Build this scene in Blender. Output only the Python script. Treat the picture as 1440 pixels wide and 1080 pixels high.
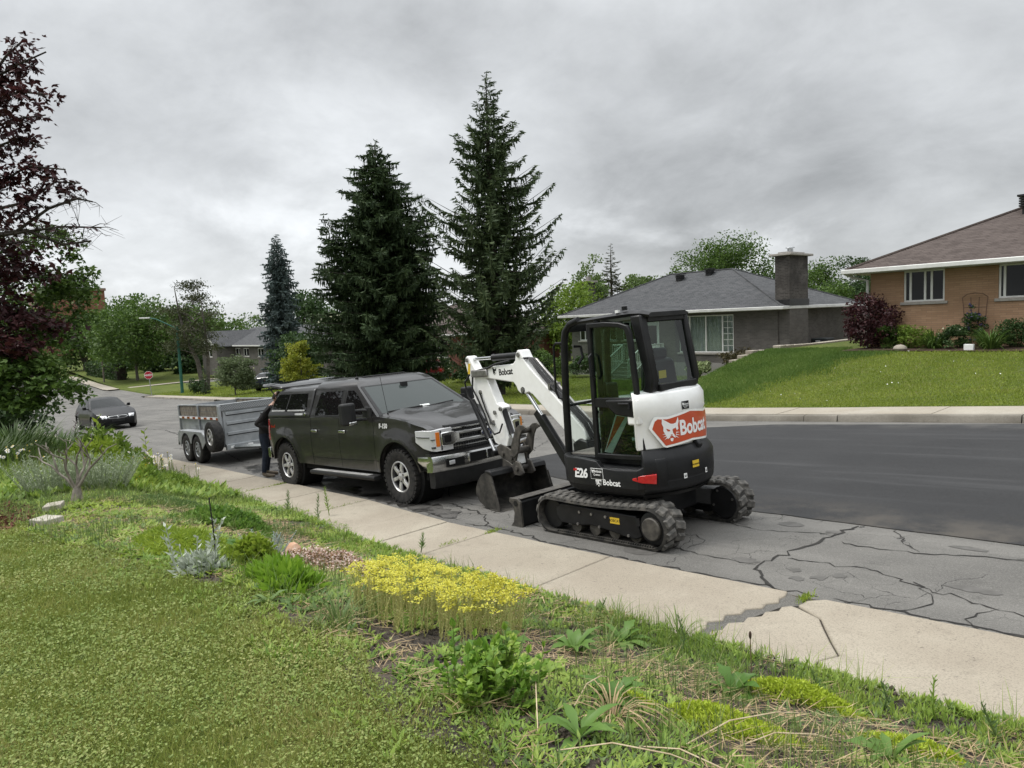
import bpy, bmesh, math, random
import numpy as np
from mathutils import Vector, Matrix
rnd = random.Random(7)
rng = np.random.default_rng(11)
for o in list(bpy.data.objects): bpy.data.objects.remove(o)
S = bpy.context.scene
COL = S.collection
R = math.radians

# ------------------------------------------------------------------ camera
cam = bpy.data.cameras.new('camera'); cam.sensor_width = 36; cam.lens = 25.11
cam.clip_start = .05; cam.clip_end = 3000
co = bpy.data.objects.new('camera', cam); COL.objects.link(co)
_R = Vector((0.668, 0.743, -0.042)).normalized(); _F = Vector((-0.744, 0.663, -0.0899)).normalized()
_R = (_R - _F * _R.dot(_F)).normalized(); _U = _R.cross(_F)
co.matrix_world = Matrix(((_R.x, _U.x, -_F.x, 0), (_R.y, _U.y, -_F.y, 0), (_R.z, _U.z, -_F.z, 2.12), (0, 0, 0, 1)))
S.camera = co
# ------------------------------------------------------------------ sky, sun, exposure
S.view_settings.view_transform = 'Standard'; S.view_settings.look = 'None'
S.view_settings.exposure = 0.95; S.view_settings.gamma = 1; S.view_settings.use_curve_mapping = False
SUN_EL, SUN_AZ = R(58), R(215)          # azimuth measured anticlockwise from +X: where the sun stands
W = bpy.data.worlds.new('World'); S.world = W; W.use_nodes = True
def build_world():
    nt = W.node_tree; N = nt.nodes; L = nt.links; N.clear()
    out = N.new('ShaderNodeOutputWorld'); bg = N.new('ShaderNodeBackground'); bg.inputs['Strength'].default_value = .1
    sky = N.new('ShaderNodeTexSky'); sky.sky_type = 'NISHITA'; sky.sun_disc = False
    sky.sun_elevation = SUN_EL; sky.sun_rotation = R(90) - SUN_AZ
    tc = N.new('ShaderNodeTexCoord'); sp = N.new('ShaderNodeSeparateXYZ'); L.new(tc.outputs['Generated'], sp.inputs[0])
    def m(op, a, b=None, clamp=False):
        n = N.new('ShaderNodeMath'); n.operation = op; n.use_clamp = clamp
        for i, v in enumerate((a, b)):
            if v is None: continue
            if isinstance(v, (int, float)): n.inputs[i].default_value = v
            else: L.new(v, n.inputs[i])
        return n.outputs[0]
    z = m('MAXIMUM', sp.outputs[2], 0.0)
    zd = m('ADD', z, .42)
    cx = m('DIVIDE', sp.outputs[0], zd); cy = m('DIVIDE', sp.outputs[1], zd)
    cb = N.new('ShaderNodeCombineXYZ'); L.new(cx, cb.inputs[0]); L.new(cy, cb.inputs[1])
    def noise(scale, det, off, rough=.55, dist=.4):
        mp = N.new('ShaderNodeMapping'); mp.inputs['Location'].default_value = off; L.new(cb.outputs[0], mp.inputs[0])
        n = N.new('ShaderNodeTexNoise'); n.inputs['Scale'].default_value = scale; n.inputs['Detail'].default_value = det
        n.inputs['Roughness'].default_value = rough; n.inputs['Distortion'].default_value = dist
        L.new(mp.outputs[0], n.inputs['Vector']); return n.outputs['Fac']
    n1 = noise(1.1, 6, (3.1, 1.7, 0), .52, .25); n2 = noise(3.9, 8, (7.3, 2.2, 0), .64, .3); n3 = noise(2.2, 6, (1.3, 9.2, 4), .55, .2)
    # overcast dome: brighter towards the zenith, cloud bellies and brighter breaks from noise
    zs = N.new('ShaderNodeMapRange'); zs.interpolation_type = 'SMOOTHSTEP'; zs.inputs['From Min'].default_value = .32; zs.inputs['From Max'].default_value = 1.0; L.new(z, zs.inputs['Value'])
    base = m('ADD', m('MULTIPLY', zs.outputs[0], 9.0), 3.75)
    a = m('MULTIPLY', m('SUBTRACT', n1, .5), 1.75)
    b = m('MULTIPLY', m('SUBTRACT', n2, .5), .55)
    fac = m('ADD', m('ADD', a, b), 1.0)
    fac = m('MAXIMUM', fac, .45); 
    br = N.new('ShaderNodeMapRange'); br.interpolation_type = 'SMOOTHSTEP'
    br.inputs['From Min'].default_value = .5; br.inputs['From Max'].default_value = .72
    L.new(n3, br.inputs['Value'])
    low = m('SUBTRACT', 1.0, m('MULTIPLY', z, 3.0), True)        # thinner cloud near the horizon
    fac = m('ADD', fac, m('MULTIPLY', m('MULTIPLY', br.outputs[0], .52), m('ADD', m('MULTIPLY', low, .8), .25)))
    fac = m('MINIMUM', fac, 1.62)
    val = m('MULTIPLY', base, fac)
    cl = N.new('ShaderNodeCombineColor')
    L.new(m('MULTIPLY', val, .955), cl.inputs[0]); L.new(m('MULTIPLY', val, .985), cl.inputs[1]); L.new(m('MULTIPLY', val, 1.01), cl.inputs[2])
    mx = N.new('ShaderNodeMix'); mx.data_type = 'RGBA'; mx.inputs['Factor'].default_value = .97
    L.new(sky.outputs[0], mx.inputs['A']); L.new(cl.outputs[0], mx.inputs['B'])
    L.new(mx.outputs['Result'], bg.inputs['Color']); L.new(bg.outputs[0], out.inputs[0])
build_world()
sl = bpy.data.lights.new('sun', 'SUN'); sl.energy = 1.5; sl.angle = R(22); sl.color = (1, .97, .92)
so = bpy.data.objects.new('sun', sl); COL.objects.link(so); so.location = (0, 0, 40)
so.rotation_euler = Vector((-math.cos(SUN_EL) * math.cos(SUN_AZ), -math.cos(SUN_EL) * math.sin(SUN_AZ), -math.sin(SUN_EL))).to_track_quat('-Z', 'Y').to_euler()

# ------------------------------------------------------------------ mesh helpers
def link(name, me, mat=None, parent=None):
    o = bpy.data.objects.new(name, me); COL.objects.link(o)
    if mat is not None:
        for x in (mat if isinstance(mat, (list, tuple)) else [mat]): me.materials.append(x)
    if parent is not None: o.parent = parent
    return o
def tag(o, label, cat, group=None):
    o['label'] = label; o['category'] = cat
    if group: o['group'] = group
    return o
def empty(name, loc=(0, 0, 0), rz=0, mat4=None):
    o = bpy.data.objects.new(name, None); COL.objects.link(o); o.empty_display_size = .1
    if mat4 is not None: o.matrix_world = mat4
    else: o.location = loc; o.rotation_euler = (0, 0, rz)
    return o
def kind(o, k): o['kind'] = k; return o
def dup(o, parent=None):
    c = o.copy(); COL.objects.link(c)
    if parent is not None: c.parent = parent; c.matrix_parent_inverse = o.matrix_parent_inverse.copy()
    for ch in [x for x in bpy.data.objects if x.parent == o]: dup(ch, c)
    return c
class MB:
    def __init__(s): s.v = []; s.f = []; s.mi = []; s.cur = 0
    def add(s, vs, fs):
        n = len(s.v); s.v += [tuple(p) for p in vs]; s.f += [tuple(i + n for i in f) for f in fs]; s.mi += [s.cur] * len(fs); return s
    def box(s, x0, x1, y0, y1, z0, z1):
        return s.add([(x0, y0, z0), (x1, y0, z0), (x1, y1, z0), (x0, y1, z0), (x0, y0, z1), (x1, y0, z1), (x1, y1, z1), (x0, y1, z1)],
                     [(0, 3, 2, 1), (4, 5, 6, 7), (0, 1, 5, 4), (1, 2, 6, 5), (2, 3, 7, 6), (3, 0, 4, 7)])
    def obox(s, c, size, M):
        h = [k / 2 for k in size]; c = Vector(c); vs = []
        for z in (-1, 1):
            for (x, y) in ((-1, -1), (1, -1), (1, 1), (-1, 1)): vs.append(c + M @ Vector((x * h[0], y * h[1], z * h[2])))
        return s.add(vs, [(0, 3, 2, 1), (4, 5, 6, 7), (0, 1, 5, 4), (1, 2, 6, 5), (2, 3, 7, 6), (3, 0, 4, 7)])
    def prism(s, poly, ax, a, b):
        """poly in the two other axes (kept in x,y,z order), extruded along ax from a to b"""
        def P(p, t): return {'x': (t, p[0], p[1]), 'y': (p[0], t, p[1]), 'z': (p[0], p[1], t)}[ax]
        n = len(poly); ar = sum(poly[i][0] * poly[(i + 1) % n][1] - poly[(i + 1) % n][0] * poly[i][1] for i in range(n))
        if (ar < 0) ^ (ax == 'y'): poly = poly[::-1]
        vs = [P(p, a) for p in poly] + [P(p, b) for p in poly]
        if a > b: vs = [P(p, b) for p in poly] + [P(p, a) for p in poly]
        return s.add(vs, [tuple(range(n))[::-1], tuple(range(n, 2 * n))] + [(i, (i + 1) % n, (i + 1) % n + n, i + n) for i in range(n)])
    def tube(s, pts, r, n=8, cap=True):
        pts = [Vector(p) for p in pts]; rs = r if isinstance(r, (list, tuple)) else [r] * len(pts)
        base = len(s.v); prev = None; vs = []
        for i, p in enumerate(pts):
            d = (pts[min(i + 1, len(pts) - 1)] - pts[max(i - 1, 0)])
            d = d.normalized() if d.length > 1e-9 else Vector((0, 0, 1))
            if prev is None:
                u = d.cross(Vector((0, 0, 1)))
                if u.length < .1: u = d.cross(Vector((1, 0, 0)))
            else: u = prev - d * prev.dot(d)
            u.normalize(); prev = u; w = d.cross(u)
            vs += [p + (u * math.cos(2 * math.pi * k / n) + w * math.sin(2 * math.pi * k / n)) * rs[i] for k in range(n)]
        fs = []
        for i in range(len(pts) - 1):
            for k in range(n): fs.append((i * n + k, i * n + (k + 1) % n, (i + 1) * n + (k + 1) % n, (i + 1) * n + k))
        if cap: fs += [tuple(range(n))[::-1], tuple((len(pts) - 1) * n + k for k in range(n))]
        return s.add(vs, fs)
    def cyl(s, p0, p1, r, r1=None, n=16): return s.tube([p0, p1], [r, r if r1 is None else r1], n)
    def lathe(s, prof, o, ax, n=24, cap=True):
        """prof: (radius, height along ax) list"""
        o = Vector(o); a = Vector(ax).normalized(); u = a.cross(Vector((0, 0, 1)))
        if u.length < .1: u = a.cross(Vector((1, 0, 0)))
        u.normalize(); w = a.cross(u); vs = []; fs = []
        for (r, h) in prof: vs += [o + a * h + (u * math.cos(2 * math.pi * k / n) + w * math.sin(2 * math.pi * k / n)) * r for k in range(n)]
        for i in range(len(prof) - 1):
            for k in range(n): fs.append((i * n + k, i * n + (k + 1) % n, (i + 1) * n + (k + 1) % n, (i + 1) * n + k))
        if cap and prof[0][0] > 1e-4: fs.append(tuple(range(n))[::-1])
        if cap and prof[-1][0] > 1e-4: fs.append(tuple((len(prof) - 1) * n + k for k in range(n)))
        return s.add(vs, fs)
    def loft(s, secs, closed=True, caps=True):
        n = len(secs[0]); vs = [p for q in secs for p in q]; fs = []
        for i in range(len(secs) - 1):
            for k in range(n if closed else n - 1): fs.append((i * n + k, i * n + (k + 1) % n, (i + 1) * n + (k + 1) % n, (i + 1) * n + k))
        if caps and closed: fs += [tuple(range(n))[::-1], tuple((len(secs) - 1) * n + k for k in range(n))]
        return s.add(vs, fs)
    def quad(s, a, b, c, d): return s.add([a, b, c, d], [(0, 1, 2, 3)])
    def ball(s, c, r, n=12, m=8):
        r = (r, r, r) if isinstance(r, (int, float)) else r
        vs = [(c[0], c[1], c[2] - r[2])]; fs = []
        for i in range(1, m):
            t = math.pi * i / m
            for k in range(n):
                p = 2 * math.pi * k / n; vs.append((c[0] + r[0] * math.sin(t) * math.cos(p), c[1] + r[1] * math.sin(t) * math.sin(p), c[2] - r[2] * math.cos(t)))
        vs.append((c[0], c[1], c[2] + r[2]))
        for k in range(n): fs.append((0, 1 + (k + 1) % n, 1 + k))
        for i in range(m - 2):
            for k in range(n): fs.append((1 + i * n + k, 1 + i * n + (k + 1) % n, 1 + (i + 1) * n + (k + 1) % n, 1 + (i + 1) * n + k))
        T = len(vs) - 1
        for k in range(n): fs.append((1 + (m - 2) * n + k, 1 + (m - 2) * n + (k + 1) % n, T))
        return s.add(vs, fs)
    def xf(s, M):
        s.v = [tuple(M @ Vector(p)) for p in s.v]; return s
    def build(s, name, mat, parent=None, bevel=0, smooth=35, seg=2, fix=True, weld=False):
        me = bpy.data.meshes.new(name); me.from_pydata(s.v, [], s.f); me.update()
        if any(s.mi): me.polygons.foreach_set('material_index', s.mi)
        if fix or weld:
            bm = bmesh.new(); bm.from_mesh(me)
            if weld: bmesh.ops.remove_doubles(bm, verts=bm.verts, dist=1e-4)
            bmesh.ops.recalc_face_normals(bm, faces=bm.faces); bm.to_mesh(me); bm.free()
        o = link(name, me, mat, parent)
        if smooth and len(me.polygons):
            me.polygons.foreach_set('use_smooth', [True] * len(me.polygons)); me.set_sharp_from_angle(angle=R(smooth))
        if bevel:
            b = o.modifiers.new('bevel', 'BEVEL'); b.width = bevel; b.segments = seg; b.limit_method = 'ANGLE'; b.angle_limit = R(38)
            b.harden_normals = False
        return o
def npmesh(name, V, F, mat, parent=None, smooth=False):
    """fast mesh from arrays: V (n,3), F (m,k)"""
    V = np.asarray(V, np.float32); F = np.asarray(F, np.int32); k = F.shape[1]
    me = bpy.data.meshes.new(name); me.vertices.add(len(V)); me.vertices.foreach_set('co', V.ravel())
    me.loops.add(F.size); me.loops.foreach_set('vertex_index', F.ravel())
    me.polygons.add(len(F)); me.polygons.foreach_set('loop_start', np.arange(0, F.size, k, dtype=np.int32))
    if smooth: me.polygons.foreach_set('use_smooth', np.ones(len(F), bool))
    me.update(calc_edges=True); me.validate()
    return link(name, me, mat, parent)
def ss(a, b, x):
    t = np.clip((np.asarray(x, float) - a) / (b - a), 0, 1); return t * t * (3 - 2 * t)

# ------------------------------------------------------------------ materials
class NT:
    def __init__(s, name):
        s.m = bpy.data.materials.new(name); s.m.use_nodes = True; s.t = s.m.node_tree; s.t.nodes.clear(); s.out = s.n('ShaderNodeOutputMaterial')
    def n(s, t, **kw):
        x = s.t.nodes.new(t)
        for k, v in kw.items():
            if hasattr(x, k): setattr(x, k, v)
            else: s.set(x, k, v)
        return x
    def set(s, x, k, v):
        k = k.replace('_', ' ') if isinstance(k, str) else k
        if hasattr(v, 'bl_idname') and hasattr(v, 'is_output'): s.t.links.new(v, x.inputs[k])
        else: x.inputs[k].default_value = v
    def l(s, a, b): s.t.links.new(a, b)
    def math(s, op, a, b=0.0, clamp=False):
        x = s.n('ShaderNodeMath', operation=op); x.use_clamp = clamp
        for i, v in enumerate((a, b)):
            if isinstance(v, (int, float)): x.inputs[i].default_value = v
            else: s.l(v, x.inputs[i])
        return x.outputs[0]
    def mix(s, f, a, b, mode='MIX'):
        x = s.n('ShaderNodeMix', data_type='RGBA', blend_type=mode); 
        for k, v in (('Factor', f), ('A', a), ('B', b)):
            i = [q for q in x.inputs if q.name == k and (q.type == ('VALUE' if k == 'Factor' else 'RGBA'))][0]
            if isinstance(v, (int, float)): i.default_value = v
            elif isinstance(v, (tuple, list)): i.default_value = (*v[:3], 1)
            else: s.l(v, i)
        return [q for q in x.outputs if q.type == 'RGBA'][0]
    def noise(s, vec, scale, detail=4, rough=.55, dist=0):
        x = s.n('ShaderNodeTexNoise'); x.inputs['Scale'].default_value = scale; x.inputs['Detail'].default_value = detail
        x.inputs['Roughness'].default_value = rough; x.inputs['Distortion'].default_value = dist
        if vec is not None: s.l(vec, x.inputs['Vector'])
        return x.outputs['Fac']
    def ramp(s, f, a, b, c0=0., c1=1., smooth=True):
        x = s.n('ShaderNodeMapRange'); x.interpolation_type = 'SMOOTHSTEP' if smooth else 'LINEAR'
        s.l(f, x.inputs['Value'])
        for k, v in (('From Min', a), ('From Max', b), ('To Min', c0), ('To Max', c1)): x.inputs[k].default_value = v
        return x.outputs[0]
    def cramp(s, f, stops):
        x = s.n('ShaderNodeValToRGB'); e = x.color_ramp.elements
        while len(e) < len(stops): e.new(.5)
        for i, (p, c) in enumerate(stops): e[i].position = p; e[i].color = (*c, 1)
        s.l(f, x.inputs[0]); return x.outputs[0]
    def coord(s, k='Object'):
        return s.n('ShaderNodeTexCoord').outputs[k]
    def pos(s): return s.n('ShaderNodeNewGeometry').outputs['Position']
    def bsdf(s, col, rough=.5, metal=0., bump=None, bstr=.3, bdist=.01, **kw):
        b = s.n('ShaderNodeBsdfPrincipled')
        for k, v in (('Base Color', col), ('Roughness', rough), ('Metallic', metal)) + tuple((k.replace('_', ' '), v) for k, v in kw.items()):
            if isinstance(v, (tuple, list)): b.inputs[k].default_value = (*v[:3], 1)
            elif isinstance(v, (int, float)): b.inputs[k].default_value = v
            else: s.l(v, b.inputs[k])
        if bump is not None:
            p = s.n('ShaderNodeBump'); p.inputs['Strength'].default_value = bstr; p.inputs['Distance'].default_value = bdist
            s.l(bump, p.inputs['Height']); s.l(p.outputs[0], b.inputs['Normal'])
        s.l(b.outputs[0], s.out.inputs[0]); s.b = b; return b
_pc = {}
def pbr(name, c, c2=None, scale=6, rough=.5, metal=0, bump=0, bscale=60, coat=0, spec=None, lo=.35, hi=.65, bdist=.004, rvar=.0):
    if name in _pc: return _pc[name]
    if spec is None: spec = .22 if max(c) < .05 else .45
    t = NT(name); v = t.coord(); col = c
    if c2 is not None: col = t.mix(t.ramp(t.noise(v, scale, 5, .6), lo, hi), c, c2)
    h = t.noise(v, bscale, 4, .6) if bump else None
    rg = rough
    if rvar: rg = t.ramp(t.noise(v, scale * 1.7, 4), .3, .7, max(.02, rough - rvar), rough + rvar)
    t.bsdf(col, rg, metal, h, bump, bdist, **{'Coat_Weight': coat, 'Specular_IOR_Level': spec})
    _pc[name] = t.m; return t.m
def leaf(name, cols, trans=.3, rough=.55, big=1.2, bigamt=.35, spec=.25):
    """leaf colour varies from leaf to leaf and in broad drifts"""
    if name in _pc: return _pc[name]
    k_ = 1.22 if max(max(c) for c in cols) < .4 else 1.0; cols = [tuple(min(.75, q * k_) for q in c) for c in cols]
    t = NT(name); g = t.n('ShaderNodeNewGeometry'); r = g.outputs['Random Per Island']
    n = t.noise(t.coord(), big, 3)
    f = t.math('ADD', t.math('MULTIPLY', r, 1 - bigamt), t.math('MULTIPLY', t.ramp(n, .3, .7), bigamt))
    col = t.cramp(f, [(i / max(1, len(cols) - 1), c) for i, c in enumerate(cols)])
    b = t.bsdf(col, rough, 0, **{'Specular_IOR_Level': spec})
    tr = t.n('ShaderNodeBsdfTranslucent'); t.l(t.mix(.5, col, (.2, .26, .03), 'MULTIPLY') if False else col, tr.inputs['Color'])
    mx = t.n('ShaderNodeMixShader'); mx.inputs[0].default_value = trans
    t.l(b.outputs[0], mx.inputs[1]); t.l(tr.outputs[0], mx.inputs[2]); t.l(mx.outputs[0], t.out.inputs[0])
    _pc[name] = t.m; return t.m
def fres(t):
    fr = t.n('ShaderNodeFresnel'); g = t.n('ShaderNodeNewGeometry'); t.l(t.math('SUBTRACT', 1.5, t.math('MULTIPLY', g.outputs['Backfacing'], 1.5 - 1 / 1.5)), fr.inputs['IOR']); return fr
def glass(name, tint, refl=.0, rough=.0):
    if name in _pc: return _pc[name]
    t = NT(name); tr = t.n('ShaderNodeBsdfTransparent'); tr.inputs[0].default_value = (*tint, 1)
    gl = t.n('ShaderNodeBsdfGlossy'); gl.inputs['Roughness'].default_value = rough
    fr = fres(t)
    f = t.math('ADD', fr.outputs[0], refl, True)
    mx = t.n('ShaderNodeMixShader'); t.l(f, mx.inputs[0]); t.l(tr.outputs[0], mx.inputs[1]); t.l(gl.outputs[0], mx.inputs[2]); t.l(mx.outputs[0], t.out.inputs[0])
    _pc[name] = t.m; return t.m
def darkglass(name, c=(.012, .014, .014), refl=.06, rough=.02):
    """tinted pane: dark behind, mirror-like in front"""
    if name in _pc: return _pc[name]
    t = NT(name); b = t.n('ShaderNodeBsdfPrincipled'); b.inputs['Base Color'].default_value = (*c, 1); b.inputs['Roughness'].default_value = .4; b.inputs['Specular IOR Level'].default_value = 0
    gl = t.n('ShaderNodeBsdfGlossy'); gl.inputs['Roughness'].default_value = rough
    fr = fres(t)
    mx = t.n('ShaderNodeMixShader'); t.l(t.math('ADD', fr.outputs[0], refl, True), mx.inputs[0]); t.l(b.outputs[0], mx.inputs[1]); t.l(gl.outputs[0], mx.inputs[2]); t.l(mx.outputs[0], t.out.inputs[0])
    _pc[name] = t.m; return t.m
def text_mesh(txt, size=1.0, bold=0.0, shear=0.0, spacing=1.0):
    """outline of a word as flat faces in the xy-plane, centred on x, baseline y=0; returns verts, tris"""
    c = bpy.data.curves.new('lettering', 'FONT'); c.body = txt; c.size = size; c.align_x = 'CENTER'; c.offset = bold; c.shear = shear; c.space_character = spacing
    c.resolution_u = 3
    o = bpy.data.objects.new('lettering', c); COL.objects.link(o)
    me = o.to_mesh(); me.calc_loop_triangles()
    V = [tuple(v.co) for v in me.vertices]; T = [tuple(t.vertices) for t in me.loop_triangles]
    o.to_mesh_clear(); bpy.data.objects.remove(o); bpy.data.curves.remove(c)
    return V, T
# ------------------------------------------------------------------ terrain
RA, RB = 0.07127, 0.01685
def road(x, y):
    x = np.asarray(x, float); return RA * np.maximum(x, -12) + .056 * np.clip(x + 12, -68, 0) + RB * np.asarray(y, float)
YCX = [-120, -18, -12.7, -9.5, -7.2, -4.4, -1, 40]; YCY = [5.65, 5.65, 5.65, 5.5, 5.22, 5.12, 5.1, 5.1]
YFX = [-140, -96, -94, -81, -43, -28, -17, -9, 40]; YFY = [23.4, 20.5, 20.5, 20.6, 17, 16.1, 15.0, 14.35, 14.35]
def ync(x): return np.interp(x, YCX, YCY)
def yfc(x): return np.interp(x, YFX, YFY)
def g_near(x, y):
    off = ync(x) - 1.2 - np.asarray(y, float)
    return road(x, 5.2) + .04 + .56 * ss(0, 2.4, off) + .012 * np.clip(off - 2.4, 0, 30)
def g_far(x, y):
    x = np.asarray(x, float); y = np.asarray(y, float); b = yfc(x) + 1.25; off = np.maximum(y - b, 0)
    base = road(x, yfc(x)) + .15
    right = base + (.70 + .015 * (x + 9) - base) * ss(-.3, 8.2, off)
    grey = base + (-.95 + .02 * (x + 16) - base) * ss(0, 12, off)
    left = base + .04 * np.minimum(off, 22) * ss(-96, -80, x) 
    wl = ss(-33, -29, x)
    return np.where(x > -12.95, right, left * (1 - wl) + grey * wl)
def ground_z(x, y):
    x = np.asarray(x, float); y = np.asarray(y, float)
    return np.where(y < ync(x) - 1.2, g_near(x, y), np.where(y > yfc(x) + 1.25, g_far(x, y), road(x, y) + .03))
def gz(x, y): return float(ground_z(x, y))

def grass_ground_mat():
    t = NT('grass_ground'); v = t.coord()
    n1 = t.noise(v, .35, 4); n2 = t.noise(v, 3.0, 5, .65); n3 = t.noise(v, 45, 4, .7)
    c = t.mix(t.ramp(n1, .35, .65), (.06, .085, .017), (.10, .125, .026))
    c = t.mix(t.ramp(n2, .42, .7), c, (.13, .13, .038))
    c = t.mix(t.ramp(n3, .3, .75), t.mix(.55, c, (.035, .055, .012)), c)
    t.bsdf(c, .9, 0, n3, .6, .03, **{'Specular_IOR_Level': .1}); return t.m
M_GRASS = grass_ground_mat()
def lines(*segs):
    out = []
    for a, b, n in segs: out += list(np.linspace(a, b, n, endpoint=False))
    return out
XL = np.array(lines((-600, -140, 12), (-140, -40, 60), (-40, -22, 24), (-22, -12.97, 36)) + [-12.97, -12.93] + lines((-12.7, 6, 74), (6, 40, 20), (40, 300, 8)) + [300])
offN = np.array([200, 120, 70, 45, 30, 20, 15, 12, 10, 8, 7, 6] + list(np.arange(5.5, 0, -.22)) + [0])
offF = np.array([0] + list(np.arange(.4, 12, .4)) + [13, 14, 15, 16, 18, 20, 24, 28, 34, 42, 55, 75, 110, 180, 300, 500])
def sheet_rows():
    rows = []
    for o in offN: y = ync(XL) - 1.2 - o; rows.append(np.c_[XL, y, g_near(XL, y)])
    y = ync(XL) - 1.17; rows.append(np.c_[XL, y, road(XL, y) - .14])
    y = yfc(XL) + 1.22; rows.append(np.c_[XL, y, road(XL, y) - .14])
    for o in offF: y = yfc(XL) + 1.25 + o; rows.append(np.c_[XL, y, g_far(XL, y)])
    return rows
def grid_mesh(name, rows, mat, smooth=True):
    V = np.concatenate(rows); nx = len(rows[0]); ny = len(rows)
    i = np.arange(nx - 1)[None, :] + nx * np.arange(ny - 1)[:, None]; i = i.ravel()
    return npmesh(name, V, np.c_[i, i + 1, i + 1 + nx, i + nx], mat, None, smooth)
kind(grid_mesh('ground', sheet_rows(), M_GRASS), 'structure')

# ---------------- road
def asphalt_mat(name, c1, c2, cracks=True, spk=.5, rough=.85, dust=False):
    t = NT(name); v = t.coord()
    n0 = t.noise(v, .5, 4); n1 = t.noise(v, 2.2, 5, .6); n2 = t.noise(v, 75, 4, .85); n3 = t.noise(v, 240, 2, .8)
    mp = t.n('ShaderNodeMapping'); mp.inputs['Scale'].default_value = (.12, 1.6, 1); t.l(v, mp.inputs[0]); ns = t.noise(mp.outputs[0], 1.4, 4, .6)
    c = t.mix(t.ramp(n0, .35, .65), c1, c2); c = t.mix(t.ramp(ns, .45, .7, 0, .45), c, tuple(min(1, k * 1.35) for k in c2)); c = t.mix(t.ramp(ns, .5, .3, 0, .35), c, tuple(k * .7 for k in c1))
    c = t.mix(t.ramp(n1, .5, .75, 0, .35), c, tuple(k * .62 for k in c1))
    sp = t.ramp(n2, .42, .72)
    c = t.mix(t.math('MULTIPLY', sp, spk), c, tuple(min(.5, k * 1.9 + .03) for k in c2))
    c = t.mix(t.math('MULTIPLY', t.ramp(n3, .55, .38), spk), c, tuple(k * .35 for k in c1))
    h = n2
    if dust:
        sd = t.n('ShaderNodeSeparateXYZ'); t.l(v, sd.inputs[0]); dn = t.ramp(t.noise(v, 1.8, 5, .65), .38, .66)
        c = t.mix(t.math('MULTIPLY', t.math('MULTIPLY', t.ramp(sd.outputs[1], 8.3, 7.25), dn), .6), c, (.085, .074, .06)); c = t.mix(t.math('MULTIPLY', t.ramp(ns, .52, .68), .35), c, (.05, .05, .051)); c = t.mix(t.math('MULTIPLY', t.math('MULTIPLY', t.ramp(sd.outputs[1], 13.2, 14.1), dn), .5), c, (.085, .08, .072))
    if cracks:
        w = t.n('ShaderNodeTexNoise'); w.inputs['Scale'].default_value = 2.3; w.inputs['Detail'].default_value = 5; t.l(v, w.inputs['Vector'])
        va = t.n('ShaderNodeVectorMath', operation='MULTIPLY_ADD'); t.l(w.outputs['Color'], va.inputs[0]); va.inputs[1].default_value = (.55, .55, 0); t.l(v, va.inputs[2])
        sy_ = t.n('ShaderNodeSeparateXYZ'); t.l(v, sy_.inputs[0]); mk = t.math('ADD', t.ramp(t.noise(v, .33, 3), .46, .62), t.math('MULTIPLY', t.ramp(sy_.outputs[1], 6.3, 5.5), t.ramp(t.noise(v, .8, 3), .35, .5)), True)
        for sc, wd, msk in ((.6, .0042, None), (2.6, .013, mk), (6.5, .02, t.math('MULTIPLY', mk, t.ramp(t.noise(v, 1.3, 3), .5, .62)))):
            vo = t.n('ShaderNodeTexVoronoi', feature='DISTANCE_TO_EDGE', voronoi_dimensions='2D'); vo.inputs['Scale'].default_value = sc; t.l(va.outputs[0], vo.inputs['Vector'])
            wv = t.math('MULTIPLY', t.ramp(t.noise(v, 1.1, 3), .4, .65), wd)
            cr = t.math('LESS_THAN', vo.outputs['Distance'], wv)
            if msk is not None: cr = t.math('MULTIPLY', cr, msk)
            c = t.mix(t.math('MULTIPLY', cr, .85), c, (.018, .017, .016))
            h = t.math('SUBTRACT', h, t.math('MULTIPLY', cr, 2.0))
    t.bsdf(c, rough, 0, h, .5, .006, **{'Specular_IOR_Level': .3}); return t.m
M_OLD = asphalt_mat('old_asphalt', (.092, .088, .081), (.135, .129, .118), True, .45)
M_NEW = asphalt_mat('fresh_asphalt', (.0125, .0125, .0133), (.0195, .0195, .02), False, .55, .75, True)
M_PATCH = asphalt_mat('patch_asphalt', (.075, .07, .063), (.11, .104, .093), False, .7)
def road_sheet():
    xs = np.array(lines((-600, -140, 8), (-140, -24, 60), (-24, 8, 64), (8, 60, 12)) + [60]); rows = []
    for f in np.linspace(0, 1, 20):
        a = ync(xs) - .01; b = yfc(xs) + .01; y = a + (b - a) * f; rows.append(np.c_[xs, y, road(xs, y)])
    return grid_mesh('road', rows, M_OLD)
kind(road_sheet(), 'structure')
def side_street():
    ys = np.linspace(20, 140, 30); rows = []
    for x in (-94.5, -90, -86, -81.8): rows.append(np.c_[np.full(30, x) - .12 * (ys - 20), ys, road(-84, ys.clip(0, 60)) + .006])
    return grid_mesh('side_street', rows, M_OLD)
kind(side_street(), 'structure')
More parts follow.
